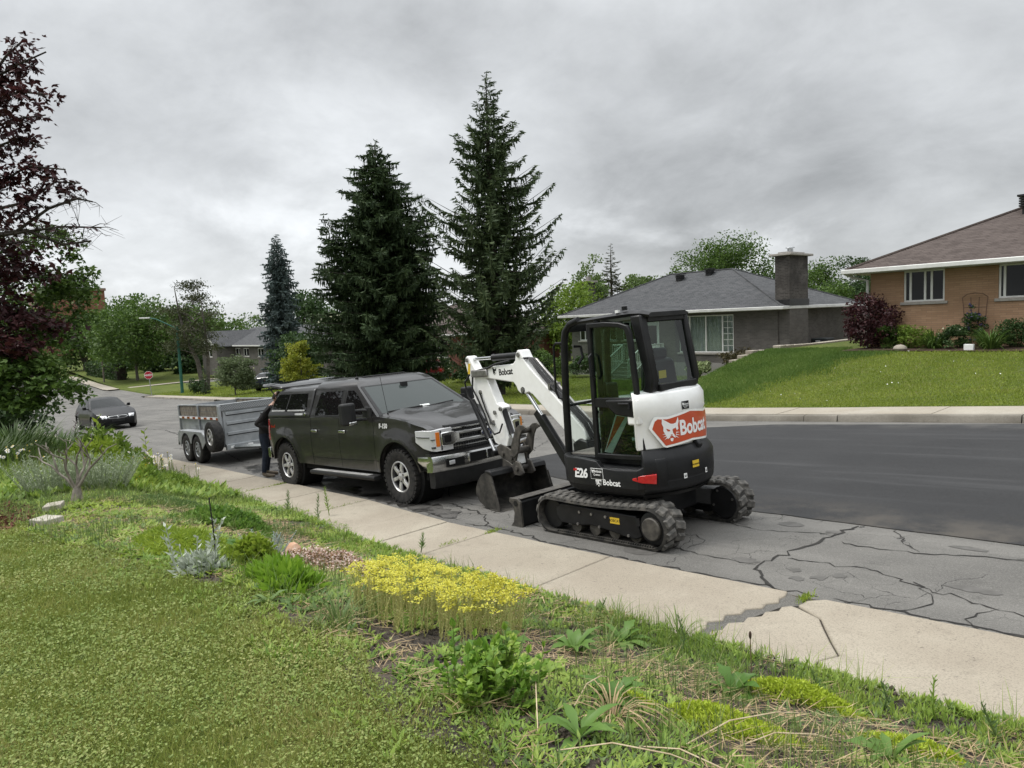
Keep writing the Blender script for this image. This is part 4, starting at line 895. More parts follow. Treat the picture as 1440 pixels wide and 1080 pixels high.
MB().quad((.62, -.2, 1.5), (-.60, -.2, 1.5), (-.56, -.2, 2.30), (.52, -.2, 2.30)).build('side_window', M_XGLASS, ex)
MB().quad((.615, -.18, .9), (.615, .47, .9), (.535, .47, 2.24), (.535, -.18, 2.24)).build('windshield', glass('windshield_glass', (.80, .86, .83), .0), ex)
MB().tube([(.61, -.2, 1.42), (.615, .5, 1.42)], .018, 6).build('front_rail', M_XBLK, ex)
# lower side panel with chevron, seen behind the open door
sp_ = MB().box(-.62, .03, .47, .53, .86, 1.5).build('side_panel', M_XBLK, ex, bevel=.01)
MB().prism([(.05, .925), (-.16, 1.34), (-.35, 1.32), (-.055, .91)], 'y', .532, .536).build('chevron', M_INKW, sp_)
MB().prism([(.028, .945), (-.172, 1.315), (-.285, 1.305)], 'y', .5365, .538).build('chevron_stripe', M_XORG, sp_)
for k in range(9): MB().box(-.60, -.5, .53, .534, .95 + k * .05, .975 + k * .05).build('louver', M_INKK, sp_)
MB().box(-.42, -.35, .5365, .538, 1.06, 1.09).build('label', M_INKW, sp_)
# door, swung right round against the side
def ringprism(outer, inner, y0, y1):
    mb = MB(); n = len(outer)
    for yy in (y0, y1): mb.v += [(x, yy, z) for x, z in outer] + [(x, yy, z) for x, z in inner]
    for i in range(n):
        j = (i + 1) % n
        for q in ((i, j, n + j, n + i), (2 * n + i, 3 * n + i, 3 * n + j, 2 * n + j), (i, 2 * n + i, 2 * n + j, j), (n + i, n + j, 3 * n + j, 3 * n + i)): mb.f.append(q); mb.mi.append(0)
    return mb
dO = [(.045, 2.305), (-.20, 2.30), (-.40, 2.275), (-.515, 2.235), (-.545, 2.17), (-.555, 2.0), (-.575, 1.45), (-.598, .875), (-.2, .875), (.1, .875), (.075, 1.45), (.055, 2.0)]
dI = [(-.01, 2.255), (-.21, 2.25), (-.39, 2.23), (-.47, 2.195), (-.49, 2.14), (-.50, 1.98), (-.522, 1.45), (-.545, .925), (-.2, .925), (.045, .925), (.022, 1.45), (.002, 2.0)]
door_ = ringprism(dO, dI, .60, .645).build('door', M_XBLK, ex, bevel=.008)
MB().box(-.53, .03, .602, .64, 1.415, 1.515).build('crossbar', M_XBLK, door_, bevel=.008)
MB().prism(dI, 'y', .612, .616).build('door_glass', M_XGLASS, door_, smooth=0)
MB().prism([(-.17, 1.50), (-.565, 1.50), (-.567, 1.31), (-.30, 1.345), (-.20, 1.42)], 'y', .60, .70).build('latch_housing', M_XBLK, door_, bevel=.018)
MB().tube([(-.36, .702, 1.46), (-.50, .71, 1.46), (-.50, .71, 1.41)], .012, 6).build('door_handle', M_XGRY, door_)
MB().tube([(.005, .645, 1.98), (.0, .69, 1.95), (-.02, .69, 1.75), (-.02, .645, 1.72)], .014, 6).build('grab_bar', M_XGRY, door_)
MB().tube([(.57, .52, 2.13), (.62, .56, 2.135), (.655, .56, 2.10), (.69, .56, 1.60), (.66, .55, 1.52), (.62, .52, 1.50)], .014, 8).build('grab_rail', M_XBLK, ex)
MB().cyl((-.33, .44, 2.40), (-.33, .44, 2.44), .03).build('beacon', M_XBLK, ex); MB().box(-.29, -.25, .46, .50, 2.38, 2.41).build('roof_tab', M_INKW, ex)
# interior
se = MB(); se.loft([[(-.36, y0, z), (-.36, y1, z), (-.50, y1, z), (-.50, y0, z)] for (z, y0, y1) in ((1.25, -.14, .36), (1.55, -.14, .36), (1.82, -.10, .32), (1.87, -.06, .28))])
seat = se.build('seat', M_XBLK, ex, bevel=.04); MB().box(-.46, .05, -.16, .38, 1.12, 1.26).build('cushion', M_XBLK, seat, bevel=.05)
MB().loft([[(-.40, .0, z), (-.40, .22, z), (-.49, .22, z), (-.49, .0, z)] for z in (1.86, 1.98)]).build('headrest', M_XBLK, seat, bevel=.03)
MB().box(-.5055, -.502, .08, .20, 1.66, 1.74).build('label', M_YEL, seat)
for y in (-.12, .42):
    MB().box(-.25, .12, y - .08, y + .08, 1.2, 1.42).build('console', M_XGRY, ex, bevel=.03)
    j = MB(); j.tube([(.05, y, 1.42), (.07, y, 1.58)], .012, 6); j.ball((.075, y, 1.62), (.03, .03, .06), 10, 6); j.build('joystick', M_XBLK, ex)
MB().box(.40, .55, -.18, .0, 1.2, 1.62).build('display', M_XBLK, ex, bevel=.03)
for y in (.02, .2): MB().tube([(.42, y, .89), (.46, y, 1.25), (.40, y, 1.32)], .012, 6).build('travel_lever', M_XGRY, ex)
MB().box(-.6, -.2, -.18, .45, .86, 1.15).build('seat_base', M_XBLK, ex)
MB().tube([(.5, .40, 2.08), (.46, .33, 2.07), (.44, .33, 1.95), (.47, .38, 1.88)], .018, 6).build('interior_handle', M_XBLK, ex)
# boom frame of reference
BM4 = Matrix.Translation((.8, .02, 0)) @ Matrix.Rotation(R(-4), 4, 'Z')
def bpart(name, mb, mat, parent=ex, bevel=.008, **k):
    o = mb.build(name, mat, parent, bevel=bevel, **k)
    if parent is ex: o.matrix_local = BM4
    return o
MB_ = MB; 
b = MB().prism([(-.16, .42), (.10, .42), (.12, .60), (.14, .92), (.02, .98), (-.12, .95), (-.2, .7)], 'y', -.12, .12); bpart('swing_bracket', b, M_XBLK, bevel=.02)
BO = [(2.2, 1.845), (2.14, 1.89), (1.75, 1.915), (1.24, 1.93), (1.185, 1.97), (1.155, 2.06), (1.11, 2.105), (1.055, 2.095), (1.02, 2.03), (.97, 1.945), (.90, 1.875), (.80, 1.79), (.58, 1.615), (.23, 1.325), (-.05, 1.09), (-.09, .98), (-.03, .88), (.08, .89), (.2, .975), (.39, 1.125), (.63, 1.315), (.87, 1.51), (.95, 1.545), (1.04, 1.525), (1.13, 1.53), (1.19, 1.57), (1.215, 1.63), (1.27, 1.68), (1.82, 1.745), (2.18, 1.765)]
boom = bpart('boom', MB().prism(BO, 'y', -.085, .085), M_XWHT, bevel=.014)
for (r_, z_) in ((1.095, 2.04), (1.075, 1.575), (2.15, 1.815), (0, .95)): MB().cyl((r_, -.10, z_), (r_, .10, z_), .032, n=14).build('pin', M_PIN, boom)
V, T = text_mesh('Bobcat', .12, .003, 0, .95); decal_quads('lettering', lambda u, v: (1.42 - u, .0868, 1.79 + v - (.0 - u) * .03), V, T, M_INKK, boom)
V, T = head_logo(); decal_quads('emblem', lambda u, v: (1.68 - u * .1, .0868, 1.84 + v * .1), V, T, M_INKK, boom)
tb = MB(); tb.tube([(2.24, .095, 1.86), (2.05, .10, 1.875), (1.8, .10, 1.90), (1.62, .1, 1.945), (1.3, .095, 1.975)], .014, 6); tb.build('hose', M_HOSE, boom, smooth=60)
bk = MB(); bk.box(1.84, 2.24, .0868, .12, 1.775, 1.88); bpart('boom_bracket', bk, M_PIN, boom, bevel=.02)
for k, yy in enumerate((-.06, -.02, .03, .07)):
    MB().tube([(1.05, yy, 1.99), (.90, yy, 1.96 + .01 * k), (.72, yy, 1.80), (.50, yy, 1.61), (.2, yy, 1.36), (-.05, yy, 1.16), (-.16, yy, .98)], .016, 6).build('hose', M_HOSE if k else M_PIN, boom, smooth=60)
MB().box(.50, .54, -.09, .09, 1.57, 1.65).build('hose_clamp', M_PIN, boom)
ar = [(2.44, 2.0), (2.42, 2.06), (2.37, 2.09), (2.31, 2.075), (2.27, 2.0), (2.2, 1.9), (2.02, 1.80), (1.9, 1.72), (1.82, 1.56), (1.73, 1.395), (1.64, 1.37), (1.595, 1.335), (1.64, 1.27), (1.58, 1.10), (1.53, .92), (1.58, .80), (1.72, .785), (1.87, .84), (2.0, 1.1), (2.12, 1.36), (2.22, 1.385), (2.31, 1.385), (2.345, 1.43), (2.29, 1.49), (2.33, 1.64), (2.40, 1.86)]
arm = bpart('arm', MB().prism(ar, 'y', -.07, .07), M_XWHT, bevel=.012)
for (r_, z_) in ((2.37, 2.03), (2.30, 1.44), (1.645, 1.32), (1.79, 1.27), (2.10, 1.56)): MB().cyl((r_, -.09, z_), (r_, .09, z_), .03, n=14).build('pin', M_PIN, arm)
MB().obox((2.34, .0725, 1.90), (.055, .004, .16), Matrix.Rotation(-.22, 3, 'Y')).build('label', M_YEL, arm)
def cyl_part(name, p0, p1, rb, rr, split, y=0.0, mat=M_XBLK):
    p0, p1 = Vector((p0[0], y, p0[1])), Vector((p1[0], y, p1[1])); m = p0.lerp(p1, split)
    o = bpart(name, MB().tube([p0, m, m + (p1 - p0) * .012], [rb, rb, rb * 1.12], 14), mat, bevel=0, smooth=50)
    MB().tube([m, p1], rr, 12).build('rod', M_CHROME, o, smooth=50)
    e = MB(); e.cyl((p1.x, y - .05, p1.z), (p1.x, y + .05, p1.z), rr * 1.7, n=12); e.build('rod_eye', M_XWHT if name == 'arm_cylinder' else mat, o); return o
cyl_part('arm_cylinder', (1.10, 2.03), (2.36, 2.035), .046, .024, .54)
cyl_part('boom_cylinder', (.28, .62), (1.075, 1.57), .05, .028, .62, .035)
gd = bpart('cylinder_guard', MB().prism([(.22, .66), (.34, .60), (.88, 1.26), (.80, 1.32)], 'y', .09, .10), M_XBLK, bevel=.004)
cyl_part('bucket_cylinder', (2.30, 1.44), (1.84, .70), .042, .024, .72, .1)
cyl_part('thumb_cylinder', (1.645, 1.32), (1.44, .80), .04, .022, .66, .02)
hp = [[(2.30, .1, 1.82), (2.42, .12, 1.70), (2.35, .13, 1.5), (2.2, .12, 1.38), (2.06, .11, 1.2), (1.95, .12, 1.02)], [(2.22, .1, 1.8), (2.25, .11, 1.62), (2.16, .11, 1.5), (2.0, .11, 1.25), (1.9, .12, 1.06), (1.78, .13, .97), (1.66, .12, 1.0), (1.6, .1, 1.12)], [(2.1, .09, 1.55), (1.98, .1, 1.32), (1.88, .1, 1.14), (1.8, .1, 1.1)]]
for P in hp: MB().tube([Vector(p) for p in P], .013, 6).build('hose', M_HOSE, arm, smooth=60)
MB().obox((1.87, .085, 1.13), (.08, .04, .06), Matrix.Identity(3)).build('hose_clamp', M_PIN, arm)
# coupler, thumb and bucket
lk = [(1.80, .79), (1.72, .83), (1.56, .80), (1.47, .76), (1.39, .86), (1.325, .72), (1.39, .61), (1.55, .56), (1.67, .61), (1.78, .70)]
cp = bpart('coupler', MB().prism(lk, 'y', .075, .1), M_STEEL, bevel=.006)
MB().prism(lk, 'y', -.1, -.075).build('coupler_plate', M_STEEL, cp, bevel=.006)
for y in (.075, -.11): MB().prism([(1.68, .64), (1.70, .52), (1.60, .40), (1.52, .37), (1.45, .42), (1.30, .42), (1.22, .46), (1.29, .60), (1.38, .62), (1.46, .56), (1.55, .60)], 'y', y, y + .03).build('hook', M_STEEL, cp, bevel=.008)
MB().prism([(1.545, .615), (1.39, .705), (1.37, .565), (1.50, .545)], 'y', -.07, .07).build('link', M_XWHT, cp, bevel=.01)
for (r_, z_) in ((1.66, .70), (1.62, .48), (1.36, .52), (1.46, .66)): MB().cyl((r_, -.125, z_), (r_, .125, z_), .035, n=14).build('pin', M_STEEL, cp)
tA = [(1.44, .83), (1.36, .96), (1.297, 1.065), (1.232, 1.105), (1.136, 1.115), (1.052, 1.075), (1.168, 1.03), (1.22, .96), (1.25, .88), (1.29, .74), (1.40, .66)]
tine = bpart('thumb', MB().prism(tA, 'y', .085, .11), M_STEEL, bevel=.005)
MB().prism([(r - .03, z) for r, z in tA], 'y', -.13, -.105).build('tine', M_STEEL, tine, bevel=.005)
for (r_, z_, q) in ((1.27, 1.02, .04), (1.33, .765, .042)): MB().cyl((r_, -.12, z_), (r_, .1, z_), q, n=14).build('crossbar', M_STEEL, tine)
for k in range(5): MB().obox((1.275 + .02 * k - .005, .097, .83 + .012 * k * k * .5), (.02, .02, .02), Matrix.Rotation(.7, 3, 'Y')).build('tooth', M_STEEL, tine)
BW = .45; side = [(1.33, .008), (1.36, .14), (1.43, .38), (1.47, .50), (1.56, .52), (1.70, .47), (1.80, .38), (1.87, .27), (1.875, .19), (1.81, .09), (1.66, .02), (1.5, .004)]
bu = MB()
back = side[3:] ; bi = [(r - (r - 1.55) * .06, z - (z - .22) * .06) for r, z in back]
n_ = len(back); vv = [(r, y, z) for y in (-BW, BW) for r, z in back + bi]; m2 = 2 * n_
for i in range(n_ - 1):
    for q in ((i, i + 1, m2 + i + 1, m2 + i), (n_ + i, m2 + n_ + i, m2 + n_ + i + 1, n_ + i + 1)): bu.f.append(q); bu.mi.append(0)
for i in (0, n_ - 1): bu.f.append((i, n_ + i, m2 + n_ + i, m2 + i)); bu.mi.append(0)
bu.v = vv; bucket = bpart('bucket', bu, M_BUCK, bevel=0, smooth=50)
for sy in (1, -1): MB().prism(side, 'y', sy * BW, sy * (BW + .018)).build('side_plate', M_BUCK, bucket, bevel=.004)
for sy in (1, -1): MB().prism([(1.31, .004), (1.34, .14), (1.42, .39), (1.475, .395), (1.40, .14), (1.375, .01)], 'y', sy * (BW + .0185), sy * (BW + .03)).build('side_cutter', M_STEEL, bucket, bevel=.003)
MB().prism([(1.28, .002), (1.55, -.006), (1.55, .02), (1.33, .02)], 'y', -BW - .03, BW + .03).build('cutting_edge', M_STEEL, bucket, bevel=.003)
MB().prism([(1.44, .46), (1.47, .53), (1.60, .54), (1.62, .50)], 'y', -BW - .02, BW + .02).build('lip_tube', M_XBLK, bucket, bevel=.015)
# ------------------------------------------------------------------ vehicles
from mathutils.geometry import delaunay_2d_cdt
M_TIRE = pbr('tire_rubber', (.016, .016, .016), (.032, .03, .028), 14, .8, bump=.3, bscale=120)
M_RIM = pbr('alloy_rim', (.58, .58, .57), (.42, .41, .40), 9, .35, .45)
M_RIMD = pbr('rim_dark', (.06, .06, .062), None, 1, .4, .6)
M_PAINT = pbr('grey_metallic_paint', (.019, .018, .0175), (.024, .023, .0225), 3, .34, .15, coat=.5)
M_PLAST = pbr('black_plastic', (.014, .014, .0145), (.02, .02, .02), 8, .55, bump=.15, bscale=400)
M_CHR = pbr('chrome_trim', (.66, .66, .65), (.56, .56, .55), 5, .2, 1)
M_TINT = darkglass('tinted_glass', (.006, .006, .006), .02)
M_WSCR = darkglass('windscreen', (.03, .038, .036), -.025)
M_LAMP = pbr('headlamp_lens', (.60, .60, .61), None, 1, .28, .35, coat=.6)
M_AMBER = pbr('amber_lens', (.60, .16, .02), None, 1, .2, coat=1)
M_TAIL = pbr('tail_lens', (.35, .012, .012), None, 1, .15, coat=1)
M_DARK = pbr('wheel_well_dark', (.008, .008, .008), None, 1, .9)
def wheel(parent, c, sy, Rt, wt, Rr, spokes=6, name='wheel', rimmat=None, blocks=0, spin=.2, dish=.05):
    """wheel hub centre c, outer face towards sy*y; tyre radius Rt, width wt, rim radius Rr"""
    c = Vector(c); w = wt / 2; r = Rt
    t = MB().lathe([(Rr - .02, -w * .9), (Rr + .01, -w), (r * .93, -w * 1.0), (r * .985, -w * .86), (r, -w * .6), (r, w * .6), (r * .985, w * .86), (r * .93, w), (Rr + .015, w * .98), (Rr - .005, w * .86), (Rr - .02, w * .5), (Rr - .02, -w * .9)], c, (0, sy, 0), 40, cap=False).build(name, M_TIRE, parent, smooth=40)
    if blocks:
        b = MB()
        for k in range(blocks):
            for q in (-1, 1):
                a = 2 * math.pi * (k + (.5 if q > 0 else 0)) / blocks; X = Vector((math.cos(a), 0, math.sin(a))); T_ = Vector((-math.sin(a), 0, math.cos(a))); Y = Vector((0, 1, 0))
                M3 = Matrix((X, Y, T_)).transposed(); b.obox(c + X * (r * .985) + Y * (q * w * .78), (.035, w * .42, r * 4.0 / blocks), M3)
        kind(b.build('tread', M_TIRE, t, bevel=0), 'stuff')
    f = w * .86
    rim = MB().lathe([(Rr + .004, f + .004), (Rr - .012, f + .012), (Rr - .03, f - .01), (Rr - .04, f - dish - .03), (.0, f - dish - .05)], c, (0, sy, 0), 32, cap=False).build('rim', M_RIMD if spokes else (rimmat or M_RIM), t, smooth=40)
    MB().lathe([(Rr - .03, f - .012), (Rr - .012, f + .014), (Rr + .005, f + .006), (Rr - .002, f - .02)], c, (0, sy, 0), 32, cap=False).build('rim_lip', rimmat or M_RIM, t, smooth=40)
    sp = MB()
    for k in range(spokes):
        a = 2 * math.pi * k / spokes + spin; X = Vector((math.cos(a), 0, math.sin(a))); T_ = Vector((-math.sin(a), 0, math.cos(a))); Y = Vector((0, sy, 0))
        s0, s1 = Rr * .18, Rr - .02; w0, w1 = Rr * .17, Rr * .15
        secs = []
        for (rr, ww, d) in ((s0, w0, f - .015), (Rr * .55, Rr * .12, f + .004), (s1, w1, f - .004)):
            p = c + X * rr; secs.append([p + T_ * ww + Y * (d - .03), p + T_ * ww * .8 + Y * d, p - T_ * ww * .8 + Y * d, p - T_ * ww + Y * (d - .03)])
        sp.loft(secs)
    if spokes: kind(sp.build('spoke', rimmat or M_RIM, t, bevel=.004), 'stuff')
    MB().lathe([(Rr * .24, f - .03), (Rr * .23, f + .004), (Rr * .12, f + .016), (0, f + .018)], c, (0, sy, 0), 18).build('hub_cap', rimmat or M_RIM, t, smooth=40)
    for k in range(6 if Rr > .2 else 5):
        a = 2 * math.pi * (k + .5) / (6 if Rr > .2 else 5); p = c + Vector((math.cos(a) * Rr * .31, sy * (f - .012), math.sin(a) * Rr * .31)); MB().cyl(p, p + Vector((0, sy * .02, 0)), .012, n=6).build('lug_nut', M_PIN, t)
    return t
def side_panel(outline, Yf, res=.09, extra=()):
    """triangulated side skin (x,z)->y ; returns verts (x,y,z) and tris, and boundary order"""
    pts = [Vector(p) for p in outline]; B = []
    for i in range(len(pts)):
        a, b = pts[i], pts[(i + 1) % len(pts)]; n = max(1, int((b - a).length / res))
        for k in range(n): B.append(a.lerp(b, k / n))
    nb = len(B); xs_ = [p.x for p in B]; zs_ = [p.y for p in B]; P = list(B)
    x = min(xs_) + res / 2
    while x < max(xs_):
        z = min(zs_) + res / 2
        while z < max(zs_): P.append(Vector((x, z))); z += res
        x += res
    V, E, F, ov, oe, of = delaunay_2d_cdt(P, [(i, (i + 1) % nb) for i in range(nb)], [list(range(nb))], 1, 1e-4)
    mp = {}
    for i, o in enumerate(ov):
        for q in o: mp[q] = i
    return [(v.x, Yf(v.x, v.y), v.y) for v in V], [tuple(f) for f in F], [mp[i] for i in range(nb)]
def body_shell(name, outline, Yf, mat, parent, res=.09, smooth=48):
    V, F, Bd = side_panel(outline, Yf, res); n = len(V); mb = MB()
    mb.add([(x, y, z) for x, y, z in V] + [(x, -y, z) for x, y, z in V], F + [tuple(i + n for i in f[::-1]) for f in F] + [(Bd[i], Bd[(i + 1) % len(Bd)], Bd[(i + 1) % len(Bd)] + n, Bd[i] + n) for i in range(len(Bd))])
    return mb.build(name, mat, parent, smooth=smooth)
def arc(cx, cz, r, a0, a1, n=14): return [(cx + r * math.cos(R(a0 + (a1 - a0) * i / n)), cz + r * math.sin(R(a0 + (a1 - a0) * i / n))) for i in range(n + 1)]
def frame4(o, fw, up=None):
    f = Vector(fw).normalized(); u = Vector(up) if up else Vector((-RA, -RB, 1)); l = u.cross(f).normalized(); u = f.cross(l)
    return Matrix(((f.x, l.x, u.x, o[0]), (f.y, l.y, u.y, o[1]), (f.z, l.z, u.z, o[2]), (0, 0, 0, 1)))

# ---------------- pickup
tk = tag(empty('pickup_truck', mat4=frame4((-8.935, 6.655, -.525), (.997, .025, .072))), 'dark grey crew cab pickup with topper and its rear hatch raised', 'pickup truck')
def tY(x, z):
    y = .985 - .10 * max(0, z - 1.02) - .09 * max(0, .75 - z) - .012 * math.exp(-((z - 1.12) / .02) ** 2)
    for cx in (0, -3.683):
        d = math.hypot(x - cx, z - .43); y += .032 * math.exp(-((d - .53) / .07) ** 2)
    if x > .25: y -= .13 * ((x - .25) / .6) ** 2
    if x < -4.15: y -= .05 * ((-4.15 - x) / .3) ** 2
    return y
oT = [(-4.44, .60), (-4.45, .9), (-4.43, 1.27), (-4.25, 1.285), (-2.72, 1.29), (-.45, 1.30), (.0, 1.265), (.3, 1.225), (.62, 1.14), (.70, 1.10), (.70, .98), (.70, .76), (.55, .70)] + arc(0, .43, .505, 25, 180 - 4, 16) + [(-.52, .44), (-1.8, .45), (-3.14, .47)] + arc(-3.683, .43, .505, 4, 170, 16) + [(-4.22, .56)]
body = body_shell('body', oT, tY, M_PAINT, tk)
MB().box(-4.3, .55, -.86, .86, .36, .9).build('chassis', M_DARK, tk)
# hood
hz = lambda x: float(np.interp(x, [-.5, 0, .3, .62, .80, .87], [1.305, 1.27, 1.23, 1.158, 1.095, 1.04])); secs = []
for x in (-.52, -.4, -.2, 0, .2, .4, .55, .68, .78, .845, .875):
    L = []
    for k in range(17):
        q = -1 + k / 8; hw = tY(min(x, .8), 1.1) - .035; y = q * hw; zc = .052 * (1 - q ** 4) + .018 * math.exp(-((abs(q) - .52) / .12) ** 2)
        if x > .6: zc *= 1 - .3 * (x - .6) / .275
        L.append((x - .085 * q * q * (1 if x > .5 else .4), y, hz(x) + zc + (.0 if abs(q) < 1 else -.05)))
    secs.append(L)
hood = MB().loft(secs, closed=False).build('hood', M_PAINT, tk, smooth=40)
# cab
def ring(x0, x1, hw, z, xc=.1, n=7):
    """plan ring of the glasshouse: bowed front"""
    P = [(x0 + xc * (1 - (2 * k / n - 1) ** 2), hw * (2 * k / n - 1), z) for k in range(n + 1)]
    return P + [(x1, hw, z), (x1, -hw, z)]
secs = [ring(-.50, -2.68, .945, 1.27), ring(-.53, -2.675, .94, 1.31), ring(-1.27, -2.655, .765, 1.76, .09), ring(-1.36, -2.65, .725, 1.83, .09), ring(-1.50, -2.64, .64, 1.885, .08), ring(-1.8, -2.6, .45, 1.915, .05)]
cabin = MB().loft(secs).build('cab', M_PAINT, tk, smooth=45)
def on_front(u, v, off=.006):   # u -1..1 across, v 0..1 up the windscreen
    a = secs[1]; b = secs[2]; k = (u + 1) / 2 * 7; i = min(6, int(k)); f = k - i
    p = Vector(a[i]).lerp(Vector(a[i + 1]), f); q = Vector(b[i]).lerp(Vector(b[i + 1]), f); r = p.lerp(q, v); return r + Vector((.52, 0, .86)) * off
ws = MB(); N = 14
ws.loft([[on_front(-.90 + 1.80 * k / N, v) for k in range(N + 1)] for v in (.04, .35, .7, .97)], closed=False); ws.build('windscreen', M_WSCR, tk, smooth=60)
bz = MB()
for (u0, u1, v0, v1) in ((-.95, .95, .965, 1.0), (-.95, .95, -.02, .045)): bz.loft([[on_front(u0 + (u1 - u0) * k / N, v, .0075) for k in range(N + 1)] for v in (v0, v1)], closed=False)
for s_ in (-1, 1): bz.loft([[on_front(s_ * (.885 + .06 * k), v, .0075) for k in (0, 1)] for v in (-.02, .5, 1.0)], closed=False)
bz.build('windscreen_seal', M_PLAST, tk, smooth=0)
MB().tube([on_front(-.78, .05, .02), on_front(-.1, .09, .02)], .012, 6).build('wiper', M_PLAST, tk); MB().tube([on_front(-.02, .05, .02), on_front(.62, .10, .02)], .012, 6).build('wiper', M_PLAST, tk)
MB().loft([[on_front(-.12 + .2 * k, .10 + .05 * j, .008) for k in (0, 1)] for j in (0, 1)], closed=False).build('paper', pbr('paper', (.6, .62, .6), None, 1, .8), tk)
MB().obox(on_front(0, .88, .02), (.05, .12, .09), Matrix.Identity(3)).build('sensor_pod', M_PLAST, tk)
def sideP(x, z, s, off=.005):
    """point on the glasshouse side at (x, z)"""
    t = (z - 1.31) / (1.76 - 1.31); y = .94 + (.765 - .94) * t; return (x, s * (y + off), z)
for s_ in (-1, 1):
    A = [(-.80, 1.335), (-1.55, 1.335), (-1.55, 1.715), (-1.36, 1.715), (-1.18, 1.62)]; B = [(-1.70, 1.335), (-2.50, 1.325), (-2.53, 1.42), (-2.46, 1.70), (-2.36, 1.715), (-1.70, 1.715)]
    for P in (A, B):
        mb = MB(); mb.add([sideP(x, z, s_) for x, z in P], [tuple(range(len(P)))]); mb.build('side_window', M_TINT, tk, fix=False)
        m2 = MB(); cx = sum(p[0] for p in P) / len(P); cz2 = sum(p[1] for p in P) / len(P)
        o_ = [(cx + (x - cx) * 1.055, cz2 + (z - cz2) * 1.11) for x, z in P]; n = len(P)
        m2.add([sideP(x, z, s_, .0035) for x, z in o_] + [sideP(x, z, s_, .0035) for x, z in P], [(i, (i + 1) % n, (i + 1) % n + n, i + n) for i in range(n)]); m2.build('window_trim', M_PLAST, tk)
    for xa in ((-1.60, -1.66),): MB().add([sideP(xa[0], 1.33, s_, .004), sideP(xa[1], 1.33, s_, .004), sideP(xa[1], 1.73, s_, .004), sideP(xa[0], 1.73, s_, .004)], [(0, 1, 2, 3)]).build('pillar_trim', M_PLAST, tk)
    # shut lines, handles, badges
    def line(P, w=.008, name='shut_line'):
        mb = MB()
        for i in range(len(P) - 1):
            a, b = P[i], P[i + 1]; d = Vector((b[0] - a[0], b[1] - a[1])).normalized(); q = Vector((-d.y, d.x)) * w / 2
            mb.quad(*[(x, s_ * (tY(x, z) + .0025), z) for x, z in ((a[0] - q.x, a[1] - q.y), (b[0] - q.x, b[1] - q.y), (b[0] + q.x, b[1] + q.y), (a[0] + q.x, a[1] + q.y))])
        mb.build(name, M_DARK, tk, smooth=0, fix=False)
    seg = lambda P, n=8: [(P[i][0] + (P[i + 1][0] - P[i][0]) * k / n, P[i][1] + (P[i + 1][1] - P[i][1]) * k / n) for i in range(len(P) - 1) for k in range(n)] + [P[-1]]
    line(seg([(-.62, 1.28), (-.60, .9), (-.64, .47)])); line(seg([(-1.66, 1.28), (-1.67, .9), (-1.69, .47)])); line(seg([(-2.64, 1.28), (-2.66, .6), (-2.67, .47)]), .012); line(seg([(-.5, .62), (-1.66, .60), (-2.66, .60)]), .006)
    for x in (-1.55, -2.50):
        p = (x, s_ * (tY(x, 1.06) + .012), 1.06); MB().box(x - .10, x + .10, p[1] - .014, p[1] + .014, 1.04, 1.085).build('door_handle', M_CHR, tk, bevel=.01)
        MB().lathe([(.05, 0), (.05, .003)], (x - .02, s_ * (tY(x, 1.06) - .001), 1.06), (0, s_, 0), 16).build('handle_cup', M_DARK, tk)
    V, T = text_mesh('F-150', .10, .003, .15); decal_quads('lettering', lambda u, v: (-.33 - s_ * u if s_ > 0 else -.33 + u, s_ * (tY(-.33, 1.15) + .006), 1.13 + v), V, T, M_INKW, tk)
    V, T = text_mesh('4x4', .12, .002, .2); decal_quads('lettering', lambda u, v: (-4.17 - s_ * u if s_ > 0 else -4.17 + u, s_ * (tY(-4.17, 1.12) + .004), 1.08 + v), V, T, M_TAIL, tk)
    MB().loft([[(-4.32, s_ * (tY(-4.32, z) + .004), z), (-4.452, s_ * (tY(-4.44, z) + .002), z), (-4.465, s_ * .80, z), (-4.42, s_ * .78, z)] for z in (.86, 1.05, 1.26)]).build('taillight', M_TAIL, tk, bevel=.004)
    # mirror
    m = MB(); m.loft([[(-.98, s_ * 1.10, z), (-.98, s_ * 1.34, z), (-.84, s_ * 1.335, z), (-.80, s_ * 1.22, z), (-.84, s_ * 1.10, z)] for z in (1.20, 1.24, 1.50, 1.545)]); mr = m.build('mirror', M_PLAST, tk, bevel=.035, seg=3)
    MB().box(-.985, -.98, s_ * 1.22 - .1, s_ * 1.22 + .1, 1.24, 1.51).build('mirror_glass', M_CHR, mr)
    for zz in (1.41, 1.27): MB().tube([(-.88, s_ * 1.12, zz), (-.86, s_ * 1.0, zz), (-.78, s_ * .93, zz - .01)], .026, 8).build('mirror_arm', M_PLAST, mr)
    MB().box(-.865, -.80, s_ * 1.19 - .07, s_ * 1.19 + .07, 1.205, 1.255).build('marker_lamp', M_CHR, mr, bevel=.01)
    MB().loft([[(-.66, s_ * .955, z), (-.92, s_ * .95, z), (-.92, s_ * .93, z), (-.66, s_ * .93, z)] for z in (1.22, 1.44)]).build('mirror_base', M_PLAST, mr)
    # running board
    st = MB().prism([(-.93 * -s_, .40), (-1.085 * -s_, .395), (-1.10 * -s_, .36), (-1.08 * -s_, .325), (-.93 * -s_, .32)], 'x', -2.62, -.56).build('running_board', M_PLAST, tk, bevel=.01)
    MB().box(-2.55, -.75, s_ * 1.03 - .05, s_ * 1.03 + .05, .3985, .403).build('tread_pad', M_RIM, st)
    wheel(tk, (0, s_ * .86, .405), s_, .405, .27, .235, 6, blocks=34, spin=.3); wheel(tk, (-3.683, s_ * .86, .405), s_, .405, .27, .235, 6, blocks=34, spin=.1)
    for cx in (0, -3.683): MB().lathe([(.5, 0), (.5, .4)], (cx, s_ * .5, .43), (0, s_, 0), 30).build('wheel_well', M_DARK, tk)
